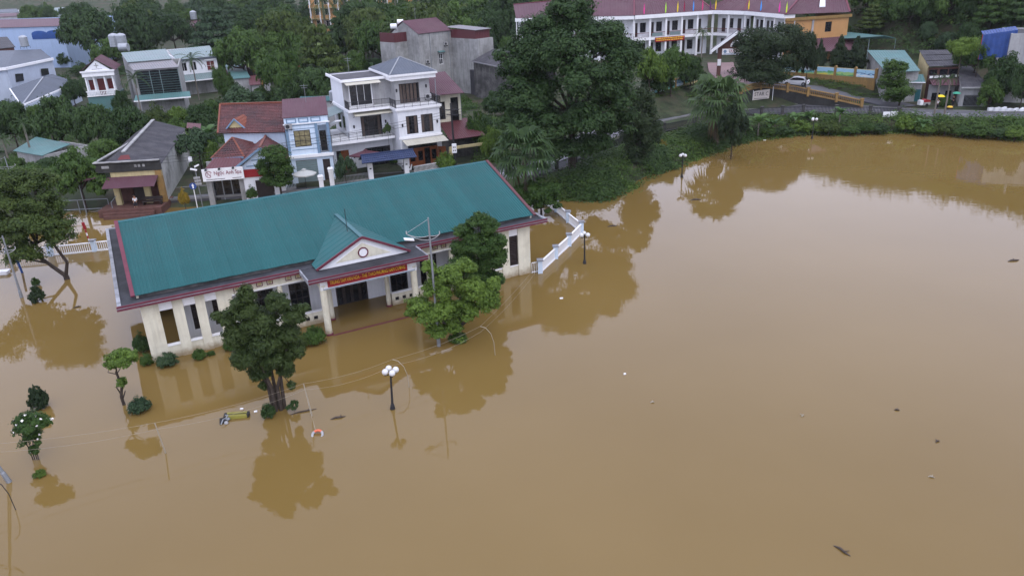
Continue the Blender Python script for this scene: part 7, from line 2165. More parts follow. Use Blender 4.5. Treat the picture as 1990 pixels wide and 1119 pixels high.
# flood marker posts with pale cables between them
posts = [(-60, 960, 3.0), (322, 880, 1.95), (607, 808, 2.2), (795, 752, 2.0), (962, 690, 2.2), (1050, 530, 1.05)]
tops = []
names = ['', 'thin slanted post left of the motorcycle carrying the pale cables', 'thin leaning post above the orange lifebuoy', 'bent thin rod behind the nearest globe lamp', 'bent thin rod right of the bright green tree', '']
for i, (px, py, h) in enumerate(posts):
    P = at(px, py, 0)
    lean = Vector((-0.25, 0.12, 0)) if i in (1, 2) else Vector((-0.9, 0.1, 0)) if i in (3, 4) else Vector((0, 0, 0))
    tops.append(P + lean + Vector((0, 0, h)))
    if not names[i]: continue
    t = thing('marker_post', P, 0, names[i], 'post', 'thin posts in the flood')
    if i in (1, 2): MB().path([(0, 0, -1), (0, 0, 0), lean * .5 + Vector((0, 0, h * .5)), lean + Vector((0, 0, h))], 0.035, 6).build('rod', rope_mat, t)
    else: MB().path([(0.05, 0, -1), (0, 0, 0.2), (-0.03, 0, h * .45), (-.2, 0, h * .75), lean * .6 + Vector((0, 0, h * .95)), lean + Vector((0, 0, h))], 0.022, 6).build('rod', rope_mat, t)
for k, (dz, lab) in enumerate(((0.0, 'upper pale cable strung low across the flood'), (-0.42, 'lower pale cable strung low across the flood'))):
    t = thing('cable', tops[0] + Vector((0, 0, dz)), 0, lab, 'cable', 'pale cables over the water')
    mb = MB()
    o0 = tops[0] + Vector((0, 0, dz))
    for a, b2 in zip(tops, tops[1:]):
        pts = []
        for j in range(13):
            s_ = j / 12
            p = a.lerp(b2, s_) + Vector((0, 0, dz - 0.35 * 4 * s_ * (1 - s_) * (0.6 + .4 * k)))
            pts.append(p - o0)
        mb.path(pts, 0.007, 4)
    mb.build('strand', rope_mat, t)
P = at(30, 990, 0)
t = thing('marker_post', P, 0, 'bent thin rod at the lower left edge', 'post', 'thin posts in the flood')
MB().path([(0.05, 0, -1), (0, 0, 0.2), (-.05, 0, 1.0), (-.25, 0, 1.6), (-.6, 0, 1.9)], 0.02, 6).build('rod', dark_iron, t)

# white concrete fences in the water
def water_fence(name, pts, label, h=0.95, sp=0.19, gate=False):
    P0 = at(*pts[0], 0)
    t = thing(name, P0, 0, label, 'fence')
    pk = None
    W3 = [at(*p, 0) - P0 for p in pts]
    for i, p in enumerate(W3):
        MB().box(p.x - 0.2, p.x + 0.2, p.y - 0.2, p.y + 0.2, -1.2, h + 0.2).build('post', white_blue, t)
        MB().box(p.x - 0.28, p.x + 0.28, p.y - 0.28, p.y + 0.28, h + 0.2, h + 0.3).build('post_cap', slab_edge, t)
    for a, b2 in zip(W3, W3[1:]):
        d = (b2 - a); L = d.length; d.normalize()
        MB().bar(a + d * .2 + Vector((0, 0, h)), b2 - d * .2 + Vector((0, 0, h)), 0.16, 0.09).build('rail', trim_white, t)
        MB().bar(a + d * .2 + Vector((0, 0, .05)), b2 - d * .2 + Vector((0, 0, .05)), 0.14, 0.12).build('rail', trim_white, t)
        n = int((L - .4) / sp)
        for k in range(n):
            q = a + d * (.3 + k * sp)
            if pk is None:
                o = MB().bar((0, 0, 0.1), (0, 0, h - .04), 0.07, 0.05).build('picket', trim_white, t); pk = o.data
            else: o = obj('picket', pk, t)
            o.location = q; o.rotation_euler = (0, 0, math.atan2(d.y, d.x))
    return t
water_fence('picket_fence', [(1050, 530), (1080, 502), (1106, 478), (1130, 453), (1104, 432), (1081, 412), (1062, 398)], 'white concrete picket fence turning a corner right of the hall')
water_fence('picket_fence', [(20, 505), (100, 497), (185, 488), (232, 483)], 'white picket fence with blue post between the left tree and the hall', 0.9)
gt_ = thing('low_gate', at(1034, 531, 0), math.radians(20), 'small white barred gate joining the hall corner to the fence', 'gate')
mb = MB().bar((0, 0, .95), (1.0, 0, .95), .06, .06).bar((0, 0, .1), (1.0, 0, .1), .06, .06)
for k in range(6): mb.bar((k * .2, 0, -.6), (k * .2, 0, .95), .045, .045)
mb.build('gate_bars', trim_white, gt_)

# dark iron fence along the lake road
def road_fence(pts, label, h=1.25):
    P0 = at(*pts[0][:2], pts[0][2])
    t = thing('iron_fence', P0, 0, label, 'fence', 'dark iron fences along the lake road')
    Q = [at(*p) - P0 for p in pts]
    post = None
    for i, (a, b2) in enumerate(zip(Q, Q[1:])):
        L = (b2 - a).length
        n = max(1, round(L / 4.2))
        for k in range(n):
            p, q = a.lerp(b2, k / n), a.lerp(b2, (k + 1) / n)
            if post is None:
                o = MB().box(-.2, .2, -.2, .2, -0.8, h + .12).box(-.25, .25, -.25, .25, h + .12, h + .22).build('post', black_concrete, t); post = o.data
            else: o = obj('post', post, t)
            o.location = p
            mb = MB()
            up = Vector((0, 0, 1))
            mb.bar(p + up * .08, q + up * .08, .2, .3)
            mb.bar(p + up * .35, q + up * .35, .04, .05).bar(p + up * (h - .1), q + up * (h - .1), .04, .05)
            m_ = int((q - p).length / .19)
            for j in range(1, m_):
                r_ = p.lerp(q, j / m_)
                mb.bar(r_ + up * .3, r_ + up * h, .075, .05)
            mb.build('bar_panel', dark_iron, t)
    o = obj('post', post, t); o.location = Q[-1]
    return t
road_fence([(1040, 352, 1.15), (1082, 335, 1.2), (1153, 307, 1.3), (1222, 279, 1.3)], 'dark iron fence by the road under the huge tree')
road_fence([(1290, 258, 1.35), (1350, 246, 1.35), (1420, 234, 1.4), (1480, 226, 1.4), (1560, 222, 1.4), (1690, 224, 1.4), (1745, 228, 1.4)], 'dark iron fence by the road from the fan palm to the white boards')
wb = thing('white_board', at(1727, 229, 1.4) + Vector((0, -0.35, 0)), -0.1, 'pair of white boards leaning on the end of the iron fence', 'sign')
MB().box(-1.05, -0.05, -.04, 0, .15, .95).box(.05, 1.05, -.04, 0, .15, .98).build('board', sign_white, wb)
MB().bar((-.75, -.05, .35), (-.35, -.05, .6), .02, .06).build('board_mark', ink, wb)
# villa and spa front fence, gate with blue tiles
vg = thing('villa_gate', at(722, 352, 1.1), math.radians(20), 'villa gateway with white posts and blue tiled roof', 'gate')
for x in (0, 4.4):
    MB().box(x - .28, x + .28, -.28, .28, -1, 2.3).box(x - .36, x + .36, -.36, .36, 2.3, 2.42).build('gate_post', trim_white, vg)
    MB().box(x - .12, x + .12, -.30, -.283, 1.5, 1.65).build('post_plate', dark_iron, vg)
tl = MB()
tiled(tl, [(-1.1, -1.15, 2.5), (5.6, -1.15, 2.5), (5.4, 0, 3.2), (-0.9, 0, 3.2)], .32, .25)
tiled(tl, [(5.6, 1.15, 2.5), (-1.1, 1.15, 2.5), (-.9, 0, 3.2), (5.4, 0, 3.2)], .32, .25)
tl.build('tiles', navy_tile, vg, kind='stuff')
MB().bar((-1.0, 0, 3.28), (5.5, 0, 3.28), .2, .16).build('ridge_cap', navy_tile, vg)
MB().prism([(-.9, -1.0, 2.44), (5.4, -1.0, 2.44), (5.2, 0, 3.05), (-.7, 0, 3.05)], (0, 1.0, -.02)).build('gate_ceiling', trim_white, vg)
mb = MB()
for k in range(27): mb.bar((.3 + k * .145, 0, -.3), (.3 + k * .145, 0, 1.7), .03, .03)
mb.bar((.28, 0, 1.68), (4.1, 0, 1.68), .05, .05).bar((.28, 0, .6), (4.1, 0, .6), .05, .05)
mb.build('gate_bars', dark_iron, vg)
def yard_fence(a, b2, label, m, h=1.1):
    A, B = at(*a), at(*b2)
    t = thing('yard_fence', A, 0, label, 'fence', 'front yard fences')
    B = B - A
    mb = MB()
    n = int(B.length / .16)
    for k in range(n + 1):
        p = B * (k / n); mb.bar(p + Vector((0, 0, -.5)), p + Vector((0, 0, h)), .04, .03)
    mb.bar(Vector((0, 0, h - .08)), B + Vector((0, 0, h - .08)), .05, .05)
    mb.build('bar_panel', m, t)
    MB().bar(Vector((0, 0, -.1)), B + Vector((0, 0, -.1)), .2, .9).build('footing', old_concrete, t)
yard_fence((652, 362, 1.05), (716, 352, 1.1), 'grey barred fence left of the villa gateway', grey_metal)
yard_fence((806, 340, 1.15), (862, 330, 1.2), 'white barred fence right of the villa gateway', trim_white)
yard_fence((553, 372, 1.0), (576, 368, 1.0), 'short pale blue fence beside the street tree', white_blue)
for (px, py, lab) in ((647, 366, 'tall white gate post at the left end of the villa fence'), (626, 368, 'shorter white gate post before the blue house')):
    t = thing('gate_post', at(px, py, 1.0), 0.3, lab, 'post', 'white gate posts before the blue house')
    hh = 2.3 if px > 640 else 1.5
    MB().box(-.25, .25, -.25, .25, -.8, hh).build('shaft', trim_white, t)
    MB().box(-.33, .33, -.33, .33, hh, hh + .1).box(-.26, .26, -.26, .26, hh + .1, hh + .2).box(-.3, .3, -.3, .3, hh - .3, hh - .2).build('post_cap', trim_white, t)
def parasol(P, label, m, r=1.35, h=2.4, square=False):
    t = thing('parasol', P, 0.3, label, 'parasol', 'garden parasols')
    n = 4 if square else 8
    mb = MB()
    for k in range(n):
        a0, a1 = 2 * math.pi * k / n, 2 * math.pi * (k + 1) / n
        p0, p1 = Vector((r * math.cos(a0), r * math.sin(a0), h - .5)), Vector((r * math.cos(a1), r * math.sin(a1), h - .5))
        mb.poly(p0, p1, (0, 0, h)); mb.poly(p1 - Vector((0, 0, .12)), p1, p0, p0 - Vector((0, 0, .12)))
        mb.poly((0, 0, h - .04), p1 - Vector((0, 0, .03)), p0 - Vector((0, 0, .03)))
    for k in range(n):
        a0, a1 = 2 * math.pi * k / n, 2 * math.pi * (k + 1) / n
        mb.poly((.3 * math.cos(a0), .3 * math.sin(a0), h), (.3 * math.cos(a1), .3 * math.sin(a1), h), (0, 0, h + .14))
    mb.build('canopy', m, t)
    MB().tube((0, 0, -.5), (0, 0, h), .035).build('pole', dark_iron, t)
parasol(at(715, 338, 1.15), 'maroon square parasol behind the blue tiled gateway', umb_maroon, 2.1, 3.0, True)
parasol(at(596, 368, 1.0), 'pale grey round parasol before the blue house shutter', umb_grey, 1.4, 2.4)
mt_ = thing('motor_scooter', at(793, 335, 1.15), 0.2, 'white scooter parked under the blue tiled gateway', 'scooter')
MB().tube((-.55, -.05, .25), (-.55, .05, .25), .25, n=14).tube((.6, -.05, .25), (.6, .05, .25), .25, n=14).build('wheel', rubber, mt_)
MB().prism([(-.7, -.14, .45), (.0, -.14, .3), (.45, -.12, .3), (.6, -.1, .95), (.5, -.1, 1.0), (.3, -.12, .45), (.0, -.14, .5), (-.1, -.15, .75), (-.75, -.14, .8)], (0, .28, 0)).build('body', car_white, mt_)
MB().bar((.5, -.32, 1.02), (.5, .32, 1.02), .05, .05).box(-.7, -.05, -.13, .13, .80, .88).build('seat', rubber, mt_)

# utility pole, wires, traffic sign, pipe frame, striped post
up_ = thing('utility_pole', at(886, 330, 1.2), 0, 'dark utility pole with meter box before the beige house', 'utility pole')
MB().tube((0, 0, -.6), (-.1, 0, 8.2), .15, .10, 10).build('pole', dark_iron, up_)
MB().box(-.28, .28, -.4, -.14, 2.2, 3.3).build('meter_box', sign_white, up_)
MB().box(-.16, -.05, -.41, -.40, 2.4, 2.6).box(.05, .16, -.41, -.40, 2.4, 2.6).box(-.16, -.05, -.41, -.40, 2.8, 3.0).box(.05, .16, -.41, -.40, 2.8, 3.0).build('meter', ink, up_)
MB().bar((-.9, 0, 7.4), (.9, 0, 7.4), .1, .1).bar((-.7, 0, 6.8), (.7, 0, 6.8), .1, .1).build('crossarm', dark_iron, up_)
pA = Vector(up_.location) + Vector((0, -.1, 7.4)); pB = at(400, 392, .8) + Vector((-3, -4, 6.2))
t = thing('power_line', pA, 0, 'dark sagging power lines before the villa and the spa', 'cable')
mb = MB()
for dz, dy in ((0, 0), (-.35, .1), (-.7, .2)):
    mb.path([pA.lerp(pB, j / 16) - pA + Vector((0, dy, dz - 4 * .7 * (j / 16) * (1 - j / 16))) for j in range(17)], .02, 4)
pC = Vector(up_.location) + Vector((14, 10, 7.6))
for dz in (0, -.35): mb.path([pA.lerp(pC, j / 8) - pA + Vector((0, 0, dz - 4 * .3 * (j / 8) * (1 - j / 8))) for j in range(9)], .02, 4)
mb.build('strand', black_cable, t)
ts = thing('traffic_sign', at(383, 400, .8), 0.2, 'round blue arrow sign on a striped post beside the spa', 'traffic sign')
MB().tube((0, 0, -.6), (0, 0, 2.5), .05).build('post', trim_white, ts)
MB().tube((0, -.06, 2.3), (0, -.09, 2.3), .38, n=20).build('disc', blue_tarp, ts)
MB().prism([(-.07, -.1, 2.05), (.07, -.1, 2.05), (.07, -.1, 2.35), (.16, -.1, 2.35), (0, -.1, 2.58), (-.16, -.1, 2.35), (-.07, -.1, 2.35)], (0, .008, 0)).build('arrow', sign_white, ts)
cm_ = thing('camera_pole', at(392, 392, .8), 0.2, 'pole with white cameras and small plates beside the arrow sign', 'camera pole')
MB().tube((0, 0, -.6), (0, 0, 4.2), .05).build('post', grey_metal, cm_)
MB().bar((-.5, -.1, 3.9), (.2, -.1, 3.7), .16, .16).bar((0, -.1, 4.1), (.5, -.1, 4.3), .14, .14).build('camera_head', sign_white, cm_)
MB().box(-.35, .35, -.1, -.06, 2.7, 2.95).box(-.3, .4, -.1, -.06, 2.35, 2.6).box(-.3, .4, -.1, -.06, 2.0, 2.25).build('plate', grey_plaster, cm_)
wl_ = thing('wall_lamp_pole', at(380, 360, 1.0), 0.2, 'thin dark pole with a white lamp box right of the ochre house', 'lamp')
MB().tube((0, 0, -.6), (0, 0, 3.2), .04).build('post', dark_iron, wl_)
MB().box(-.2, .2, -.2, .1, 3.0, 3.5).build('lamp_box', sign_white, wl_)
pf = thing('pipe_frame', at(122, 416, 0), math.radians(2), 'white steel pipe frame standing in the flood left of the ochre house', 'frame')
pr = at(198, 420, 0) - at(122, 416, 0)
mb = MB()
for x in (0, pr.length * .37, pr.length * .50, pr.length): mb.tube((x, 0, -1), (x, 0, 1.55), .05)
mb.tube((0, 0, 1.55), (pr.length, 0, 1.55), .05).tube((0, 0, .45), (pr.length, 0, .45), .045)
mb.build('pipework', grey_metal, pf)
hr_ = thing('hand_rail', at(222, 418, 0), 0, 'thin pipe rail at the steps of the ochre house', 'railing')
MB().path([(0, 0, -.5), (0, 0, 1.5), (.3, .9, 2.0)], .04).build('pipe', grey_metal, hr_)
st = thing('striped_post', at(174, 470, 0), 0, 'red and white striped barrier post leaning behind the white fence', 'post')
st.rotation_euler = (0, -.08, 0)
for k in range(7): MB().tube((0, 0, -.6 + k * .32), (0, 0, -.6 + (k + 1) * .32), .07, n=8).build('stripe', sign_red if k % 2 else trim_white, st)
MB().bar((0, 0, 1.35), (0, 0, 2.1), .24, .16).build('cap', sign_red, st)
bp_ = thing('blue_pole', at(45, 530, 0), 0, 'blue painted pole beside the street light under the left tree', 'post')
MB().tube((0, 0, -1), (-.25, 0, 1.9), .10).build('shaft', blue_shutter, bp_)
bd_ = thing('white_awning', at(8, 532, 0), 0.1, 'white board top just above the water at the left edge', 'board')
MB().box(-1.2, .4, -.3, .3, -.6, .25).box(-1.3, .5, -.35, .35, .25, .32).build('board', sign_white, bd_)

# play things and vehicles
def car(P, yaw, label, s=1.0):
    t = thing('car', P, yaw, label, 'car')
    t.scale = (s, s, s)
    # half sections along the length: (x, half width, sill z, belt z)
    prof = [(-2.15, .62, .42, .78), (-2.05, .80, .30, .92), (-1.5, .87, .24, .95), (0, .89, .22, .93), (1.2, .87, .24, .88), (1.9, .80, .28, .74), (2.15, .60, .38, .62)]
    mb = MB()
    vs, fs = [], []
    for x, w, z0, z1 in prof:
        vs += [(x, -w * .92, z0), (x, -w, (z0 + z1) / 2), (x, -w * .93, z1), (x, w * .93, z1), (x, w, (z0 + z1) / 2), (x, w * .92, z0)]
    for i in range(len(prof) - 1):
        for k in range(6):
            a, b2 = i * 6 + k, i * 6 + (k + 1) % 6
            fs.append((a, b2, b2 + 6, a + 6))
    fs += [tuple(range(5, -1, -1)), tuple(range(36, 42))]
    mb.add(vs, fs)
    cab = [(-1.95, .70, .93), (-1.35, .66, 1.34), (-.2, .64, 1.46), (.45, .64, 1.40), (1.25, .74, .90)]
    vs = []; fs = []
    for x, w, z in cab: vs += [(x, -w, z), (x, w, z), (x, w + .12, .86), (x, -w - .12, .86)]
    for i in range(len(cab) - 1):
        for k in range(4):
            a, b2 = i * 4 + k, i * 4 + (k + 1) % 4
            fs.append((a, b2, b2 + 4, a + 4))
    mb.add(vs, fs)
    b_ = mb.build('body', car_white, t, smooth=False)
    bv = b_.modifiers.new('edge', 'BEVEL'); bv.width = .05; bv.segments = 2
    for s_ in (-1, 1):
        y = s_ * .735
        MB().prism([(-1.55, y * 1.06, .95), (.95, y * 1.06, .95), (.42, y * .92, 1.32), (-.2, y * .90, 1.37), (-1.2, y * .93, 1.26)], (0, s_ * .05, .01)).build('side_window', dark_pane, t)
        for x in (-1.35, 1.35):
            w = MB().tube((x, s_ * .72, .32), (x, s_ * .90, .32), .33, n=18).build('wheel', rubber, t)
            MB().tube((x, s_ * .90, .32), (x, s_ * .915, .32), .2, n=12).build('rim', grey_metal, w)
        MB().box(-2.14, -2.0, s_ * .62 - .14, s_ * .62 + .14, .66, .82).build('tail_lamp', tail_red, t)
        MB().box(1.98, 2.1, s_ * .55 - .14, s_ * .55 + .14, .5, .64).build('headlight', steel, t)
    MB().prism([(-1.93, -.6, .98), (-1.93, .6, .98), (-1.40, .56, 1.32), (-1.40, -.56, 1.32)], (-.03, 0, .03)).build('rear_window', dark_pane, t)
    MB().prism([(1.16, -.66, .96), (1.16, .66, .96), (.50, .58, 1.37), (.50, -.58, 1.37)], (.03, 0, .03)).build('windscreen', dark_pane, t)
    MB().box(-2.19, -2.155, -.26, .26, .52, .64).build('number_plate', sign_white, t)
    return t
cP = at(1546, 166, 3.45)
car(cP, math.radians(152), 'white car parked on the school ramp beside the dark mango tree', 1.0)
car(at(745, 52, 1.6) , math.radians(20), 'small white car far behind, left of the grey house', 1.15)
car(at(672, 72, 1.6), math.radians(100), 'white car among trees beyond the olive spreading tree', 1.2)
pk_ = thing('play_frame', at(585, 170, 1.4), 0.4, 'red and yellow play equipment among the trees left of the villa', 'playground toy')
MB().box(-.5, .9, -.3, .3, 0, 4.6).build('red_tower', sign_red, pk_)
MB().bar((-.6, 0, 4.0), (-2.0, 0, .2), .9, .12).build('yellow_slide', sign_yellow, pk_)
sa = thing('market_awning', at(1030, 225, 1.3), 0.2, 'white and grey sheet awning glimpsed through the huge tree', 'awning')
MB().prism([(-2, -1.4, 2.2), (2, -1.4, 2.2), (2, 1.2, 2.9), (-2, 1.2, 2.9)], (0, 0, .06)).build('sheet', white_blue, sa)
for x in (-1.9, 1.9): MB().tube((x, -1.3, -.5), (x, -1.3, 2.2), .05).build('pole', grey_metal, sa)

# people
def skin_body(name, joints, bones, m, parent):
    me = bpy.data.meshes.new(name)
    me.from_pydata([j[:3] for j in joints], bones, [])
    o = obj(name, me, parent)
    me.materials.append(m)
    sm = o.modifiers.new('skin', 'SKIN')
    for i, j in enumerate(joints):
        sv = me.skin_vertices[0].data[i]
        r = j[3]; sv.radius = (r, r * (j[4] if len(j) > 4 else 1))
        sv.use_root = (i == 0)
    ss = o.modifiers.new('smooth', 'SUBSURF'); ss.levels = 1; ss.render_levels = 1
    return o
def person(P, yaw, label, seated=False, umb=None, shirt=None, trousers=None):
    t = thing('person', P, yaw, label, 'person')
    if seated:
        J = [(0, 0, .48, .12), (0, .02, .75, .12), (0, .0, .98, .13), (0, -.02, 1.08, .055), (0, -.04, 1.20, .085), (0, -.05, 1.30, .08),
             (-.17, 0, .97, .05), (-.22, -.1, .72, .042), (-.14, -.30, .62, .035), (.17, 0, .97, .05), (.22, -.1, .72, .042), (.14, -.30, .62, .035),
             (-.10, -.05, .48, .085), (-.12, -.42, .50, .065), (-.12, -.44, .10, .05), (-.12, -.56, .04, .04), (.10, -.05, .48, .085), (.12, -.42, .50, .065), (.12, -.44, .10, .05), (.12, -.56, .04, .04)]
    else:
        J = [(0, 0, .92, .12), (0, .02, 1.18, .115), (0, 0, 1.40, .13), (0, -.01, 1.50, .05), (0, -.02, 1.60, .085), (0, -.02, 1.70, .08),
             (-.19, 0, 1.40, .05), (-.24, -.02, 1.14, .042), (-.20, -.18, .95, .035), (.19, 0, 1.40, .05), (.25, -.08, 1.18, .042), (.12, -.25, 1.32, .035),
             (-.10, 0, .88, .085), (-.11, -.03, .48, .062), (-.12, .03, .10, .045), (-.12, -.10, .04, .04), (.10, 0, .88, .085), (.12, .03, .48, .062), (.12, .08, .10, .045), (.12, -.04, .04, .04)]
    B = [(0, 1), (1, 2), (2, 3), (3, 4), (4, 5), (2, 6), (6, 7), (7, 8), (2, 9), (9, 10), (10, 11), (0, 12), (12, 13), (13, 14), (14, 15), (0, 16), (16, 17), (17, 18), (18, 19)]
    skin_body('body', J, B, skin, t)
    k = 1.22
    top = [0, 1, 2, 6, 7, 9, 10]
    mp = {j: i for i, j in enumerate(top)}
    skin_body('shirt', [(*J[j][:3], J[j][3] * k) for j in top], [(mp[a], mp[b2]) for a, b2 in B if a in mp and b2 in mp], shirt or cloth_white, t)
    low = [0, 12, 13, 14, 16, 17, 18]
    mp = {j: i for i, j in enumerate(low)}
    skin_body('trousers', [(*J[j][:3], J[j][3] * k) for j in low], [(mp[a], mp[b2]) for a, b2 in B if a in mp and b2 in mp], trousers or cloth_black, t)
    h = Vector(J[5][:3])
    MB().ball(h + Vector((0, .015, .015)), .105, 12, 8, .9).build('hair', rubber, t, smooth=True)
    f = MB().ball(h + Vector((-.035, -.085, -.035)), .012, 6, 4).ball(h + Vector((.035, -.085, -.035)), .012, 6, 4)
    f.build('eyes', rubber, t)
    MB().prism([(-.014, -.09, -.075), (.014, -.09, -.075), (0, -.09, -.04)], (0, -.022, 0)).build('nose', skin, t).location = h
    MB().box(-.025, .025, -.088, -.075, -.105, -.098).build('mouth', tail_red, t).location = h
    for sx in (-1, 1): MB().ball(h + Vector((sx * .098, .0, -.05)), .025, 6, 5, 1.4).build('ear', skin, t)
    for jn, sx in ((8, -1), (11, 1)):
        hp_ = Vector(J[jn][:3])
        mb = MB().ball(hp_ + Vector((0, -.03, -.02)), .042, 8, 6)
        for q in range(4): mb.path([hp_ + Vector(((q - 1.5) * .018, -.05, -.03)), hp_ + Vector(((q - 1.5) * .02, -.10 + .008 * abs(q - 1.5), -.045)), hp_ + Vector(((q - 1.5) * .018, -.115 + .01 * abs(q - 1.5), -.075))], .009, 5)
        mb.path([hp_ + Vector((-sx * .035, -.03, -.02)), hp_ + Vector((-sx * .065, -.06, -.03)), hp_ + Vector((-sx * .06, -.085, -.045))], .011, 5)
        mb.build('hand', skin, t)
    return t
oyP = Vector(oy.location); ca, sa_ = math.cos(math.radians(4)), math.sin(math.radians(4))
def oyl(x, y, z): return oyP + Vector((x * ca - y * sa_, x * sa_ + y * ca, z))
person(oyl(-2.95, -1.25, -.05), 0.3, 'person in white shirt and dark trousers sitting on the ochre house porch', seated=True)
bk_ = thing('bench', oyl(-1.2, -0.9, -.05), math.radians(4), 'dark low bench on the ochre house porch', 'bench')
MB().box(-1.1, 1.1, -.3, .3, .4, .48).build('seat', dark_wood, bk_)
MB().box(-1.1, 1.1, .26, .32, .55, .9).build('backrest', dark_wood, bk_)
for x in (-1.0, .95): MB().box(x, x + .06, -.28, .30, 0, .40).build('leg', dark_wood, bk_)
stl = thing('stool', oyl(-2.95, -1.2, -.05), 0, 'low stool under the seated person on the porch', 'stool')
MB().box(-.18, .18, -.15, .18, .30, .36).build('seat', dark_wood, stl)
for x in (-.16, .12):
    for y in (-.13, .13): MB().box(x, x + .04, y, y + .04, 0, .30).build('leg', dark_wood, stl)
def umbrella(P, label, m):
    t = thing('umbrella', P, 0, label, 'umbrella')
    n, r = 8, .62
    mb = MB()
    for k in range(n):
        a0, a1 = 2 * math.pi * k / n, 2 * math.pi * (k + 1) / n
        e0, e1 = Vector((r * math.cos(a0), r * math.sin(a0), 0)), Vector((r * math.cos(a1), r * math.sin(a1), 0))
        m0, m1 = e0 * .6 + Vector((0, 0, .2)), e1 * .6 + Vector((0, 0, .2))
        mb.poly(e0, e1, m1, m0); mb.poly(m0, m1, (0, 0, .28))
        mb.poly((0, 0, .26), m1 - Vector((0, 0, .02)), m0 - Vector((0, 0, .02))); mb.poly(m0 - Vector((0, 0, .02)), m1 - Vector((0, 0, .02)), e1, e0)
    mb.build('canopy', m, t)
    MB().tube((0, 0, -.75), (0, 0, .32), .014, n=6).build('shaft', dark_iron, t)
pP = at(1820, 214, 1.47)
person(pP, 0.4, 'person in light clothes walking under the yellow umbrella on the road')
umbrella(pP + Vector((.15, -.28, 2.05)), 'yellow umbrella held over the road near the two slim palms', umb_yellow)
pP = at(1851, 207, 1.5)
person(pP, 0.2, 'person in dark clothes standing under the green umbrella', shirt=cloth_black)
umbrella(pP + Vector((.14, -.27, 2.0)), 'green umbrella right of the yellow umbrella', umb_green)
vb = thing('fruit_basket', at(1845, 214, 1.47), 0, 'low basket of yellow green produce by the green umbrella', 'basket')
MB().lathe((0, 0, 0), [(.35, 0), (.5, .35), (.52, .4)], 12).build('basket', wood_debris, vb)
MB().ball((0, 0, .42), .42, 10, 6, .5).build('produce', sign_yellow, vb)
rb = thing('red_cart', at(1797, 207, 1.5), 0.2, 'red covered cart with white end beside the green door', 'cart')
MB().box(-.6, .6, -.4, .4, .25, .7).build('tray', old_concrete, rb)
MB().prism([(-.55, -.4, .7), (.6, -.4, .7), (.5, -.4, 1.0), (-.2, -.4, 1.15), (-.55, -.4, .95)], (0, .8, 0)).build('cover', sign_red, rb)
MB().box(-1.15, -.62, -.35, .35, .3, 1.0).build('white_end', sign_white, rb)
for y in (-.4, .4): MB().tube((0, y - .04, .25), (0, y + .04, .25), .25, n=12).build('wheel', rubber, rb)
for k in range(6):
    t = thing('white_block', at(1925 + k * 12, 214 + k * .6, 1.5), 0.1 * k, ('first', 'second', 'third', 'fourth', 'fifth', 'sixth')[k] + ' white kerb block counted from the barred gate', 'block', 'white blocks along the road')
    MB().prism([(-.45, -.2, -.2), (.45, -.2, -.2), (.4, -.2, .35 + .1 * (k % 3)), (-.4, -.2, .35)], (0, .4, 0)).build('block', white, t)

# floating things
lb_ = thing('lifebuoy', at(617, 845, .0), 0, 'orange and white lifebuoy floating below the leaning post', 'lifebuoy')
segs = []
R_, r_ = .30, .075
for k in range(4):
    mb = MB()
    for j in range(6):
        a0, a1 = math.pi / 2 * (k + j / 6) + .785, math.pi / 2 * (k + (j + 1) / 6) + .785
        mb.tube((R_ * math.cos(a0), R_ * math.sin(a0), .01), (R_ * math.cos(a1), R_ * math.sin(a1), .01), r_, n=10, caps=True)
    mb.build('ring_section', buoy_orange if k == 0 else grey_plaster, lb_)
lb_.rotation_euler = (.5, 0, 0)
rp = thing('rope', tops[2], 0, 'thin rope from the leaning post down to the lifebuoy', 'rope')
e = at(614, 838, .1) - tops[2]
MB().path([Vector((0, 0, 0)).lerp(e, j / 8) + Vector((0, 0, -.25 * 4 * (j / 8) * (1 - j / 8))) for j in range(9)], .012, 4).build('strand', rope_mat, rp)
mk_ = thing('sunken_motorcycle', at(440, 818, 0), math.radians(40), 'nearly sunk motorcycle parts showing above the water', 'motorcycle')
MB().path([(-.45, -.35, .12), (-.2, -.12, .28), (0, 0, .22), (.2, .12, .28), (.1, .35, .22)], .03).build('handlebar', steel, mk_)
MB().ball((-.1, -.25, .03), .13, 10, 8).build('headlight', grey_plaster, mk_)
MB().ball((.12, .05, .08), .15, 10, 8, .6).build('speedometer', grey_metal, mk_)
MB().prism([(-.55, -.3, -.2), (-.1, -.4, -.2), (0, -.1, .1), (-.4, 0, .14)], (.15, .35, .02)).prism([(.1, .2, -.2), (.6, .2, -.2), (.55, .3, .12), (.15, .3, .15)], (.1, .3, 0)).build('body', rubber, mk_)
bx_ = thing('yellow_crate', at(460, 810, 0), math.radians(8), 'dull yellow box floating behind the sunken motorcycle', 'box')
MB().prism([(-.62, -.22, -.2), (.62, -.26, -.2), (.66, -.2, .16), (-.58, -.16, .2)], (.02, .45, .03)).build('crate', bin_yellow, bx_)
MB().box(-.72, -.6, -.2, .25, -.1, .24).build('crate_end', rubber, bx_)
MB().box(.62, .76, -.18, .22, -.1, .2).build('crate_end', rubber, bx_)
MB().bar((-.6, .05, .22), (.6, .02, .2), .03, .02).build('strap', rubber, bx_)
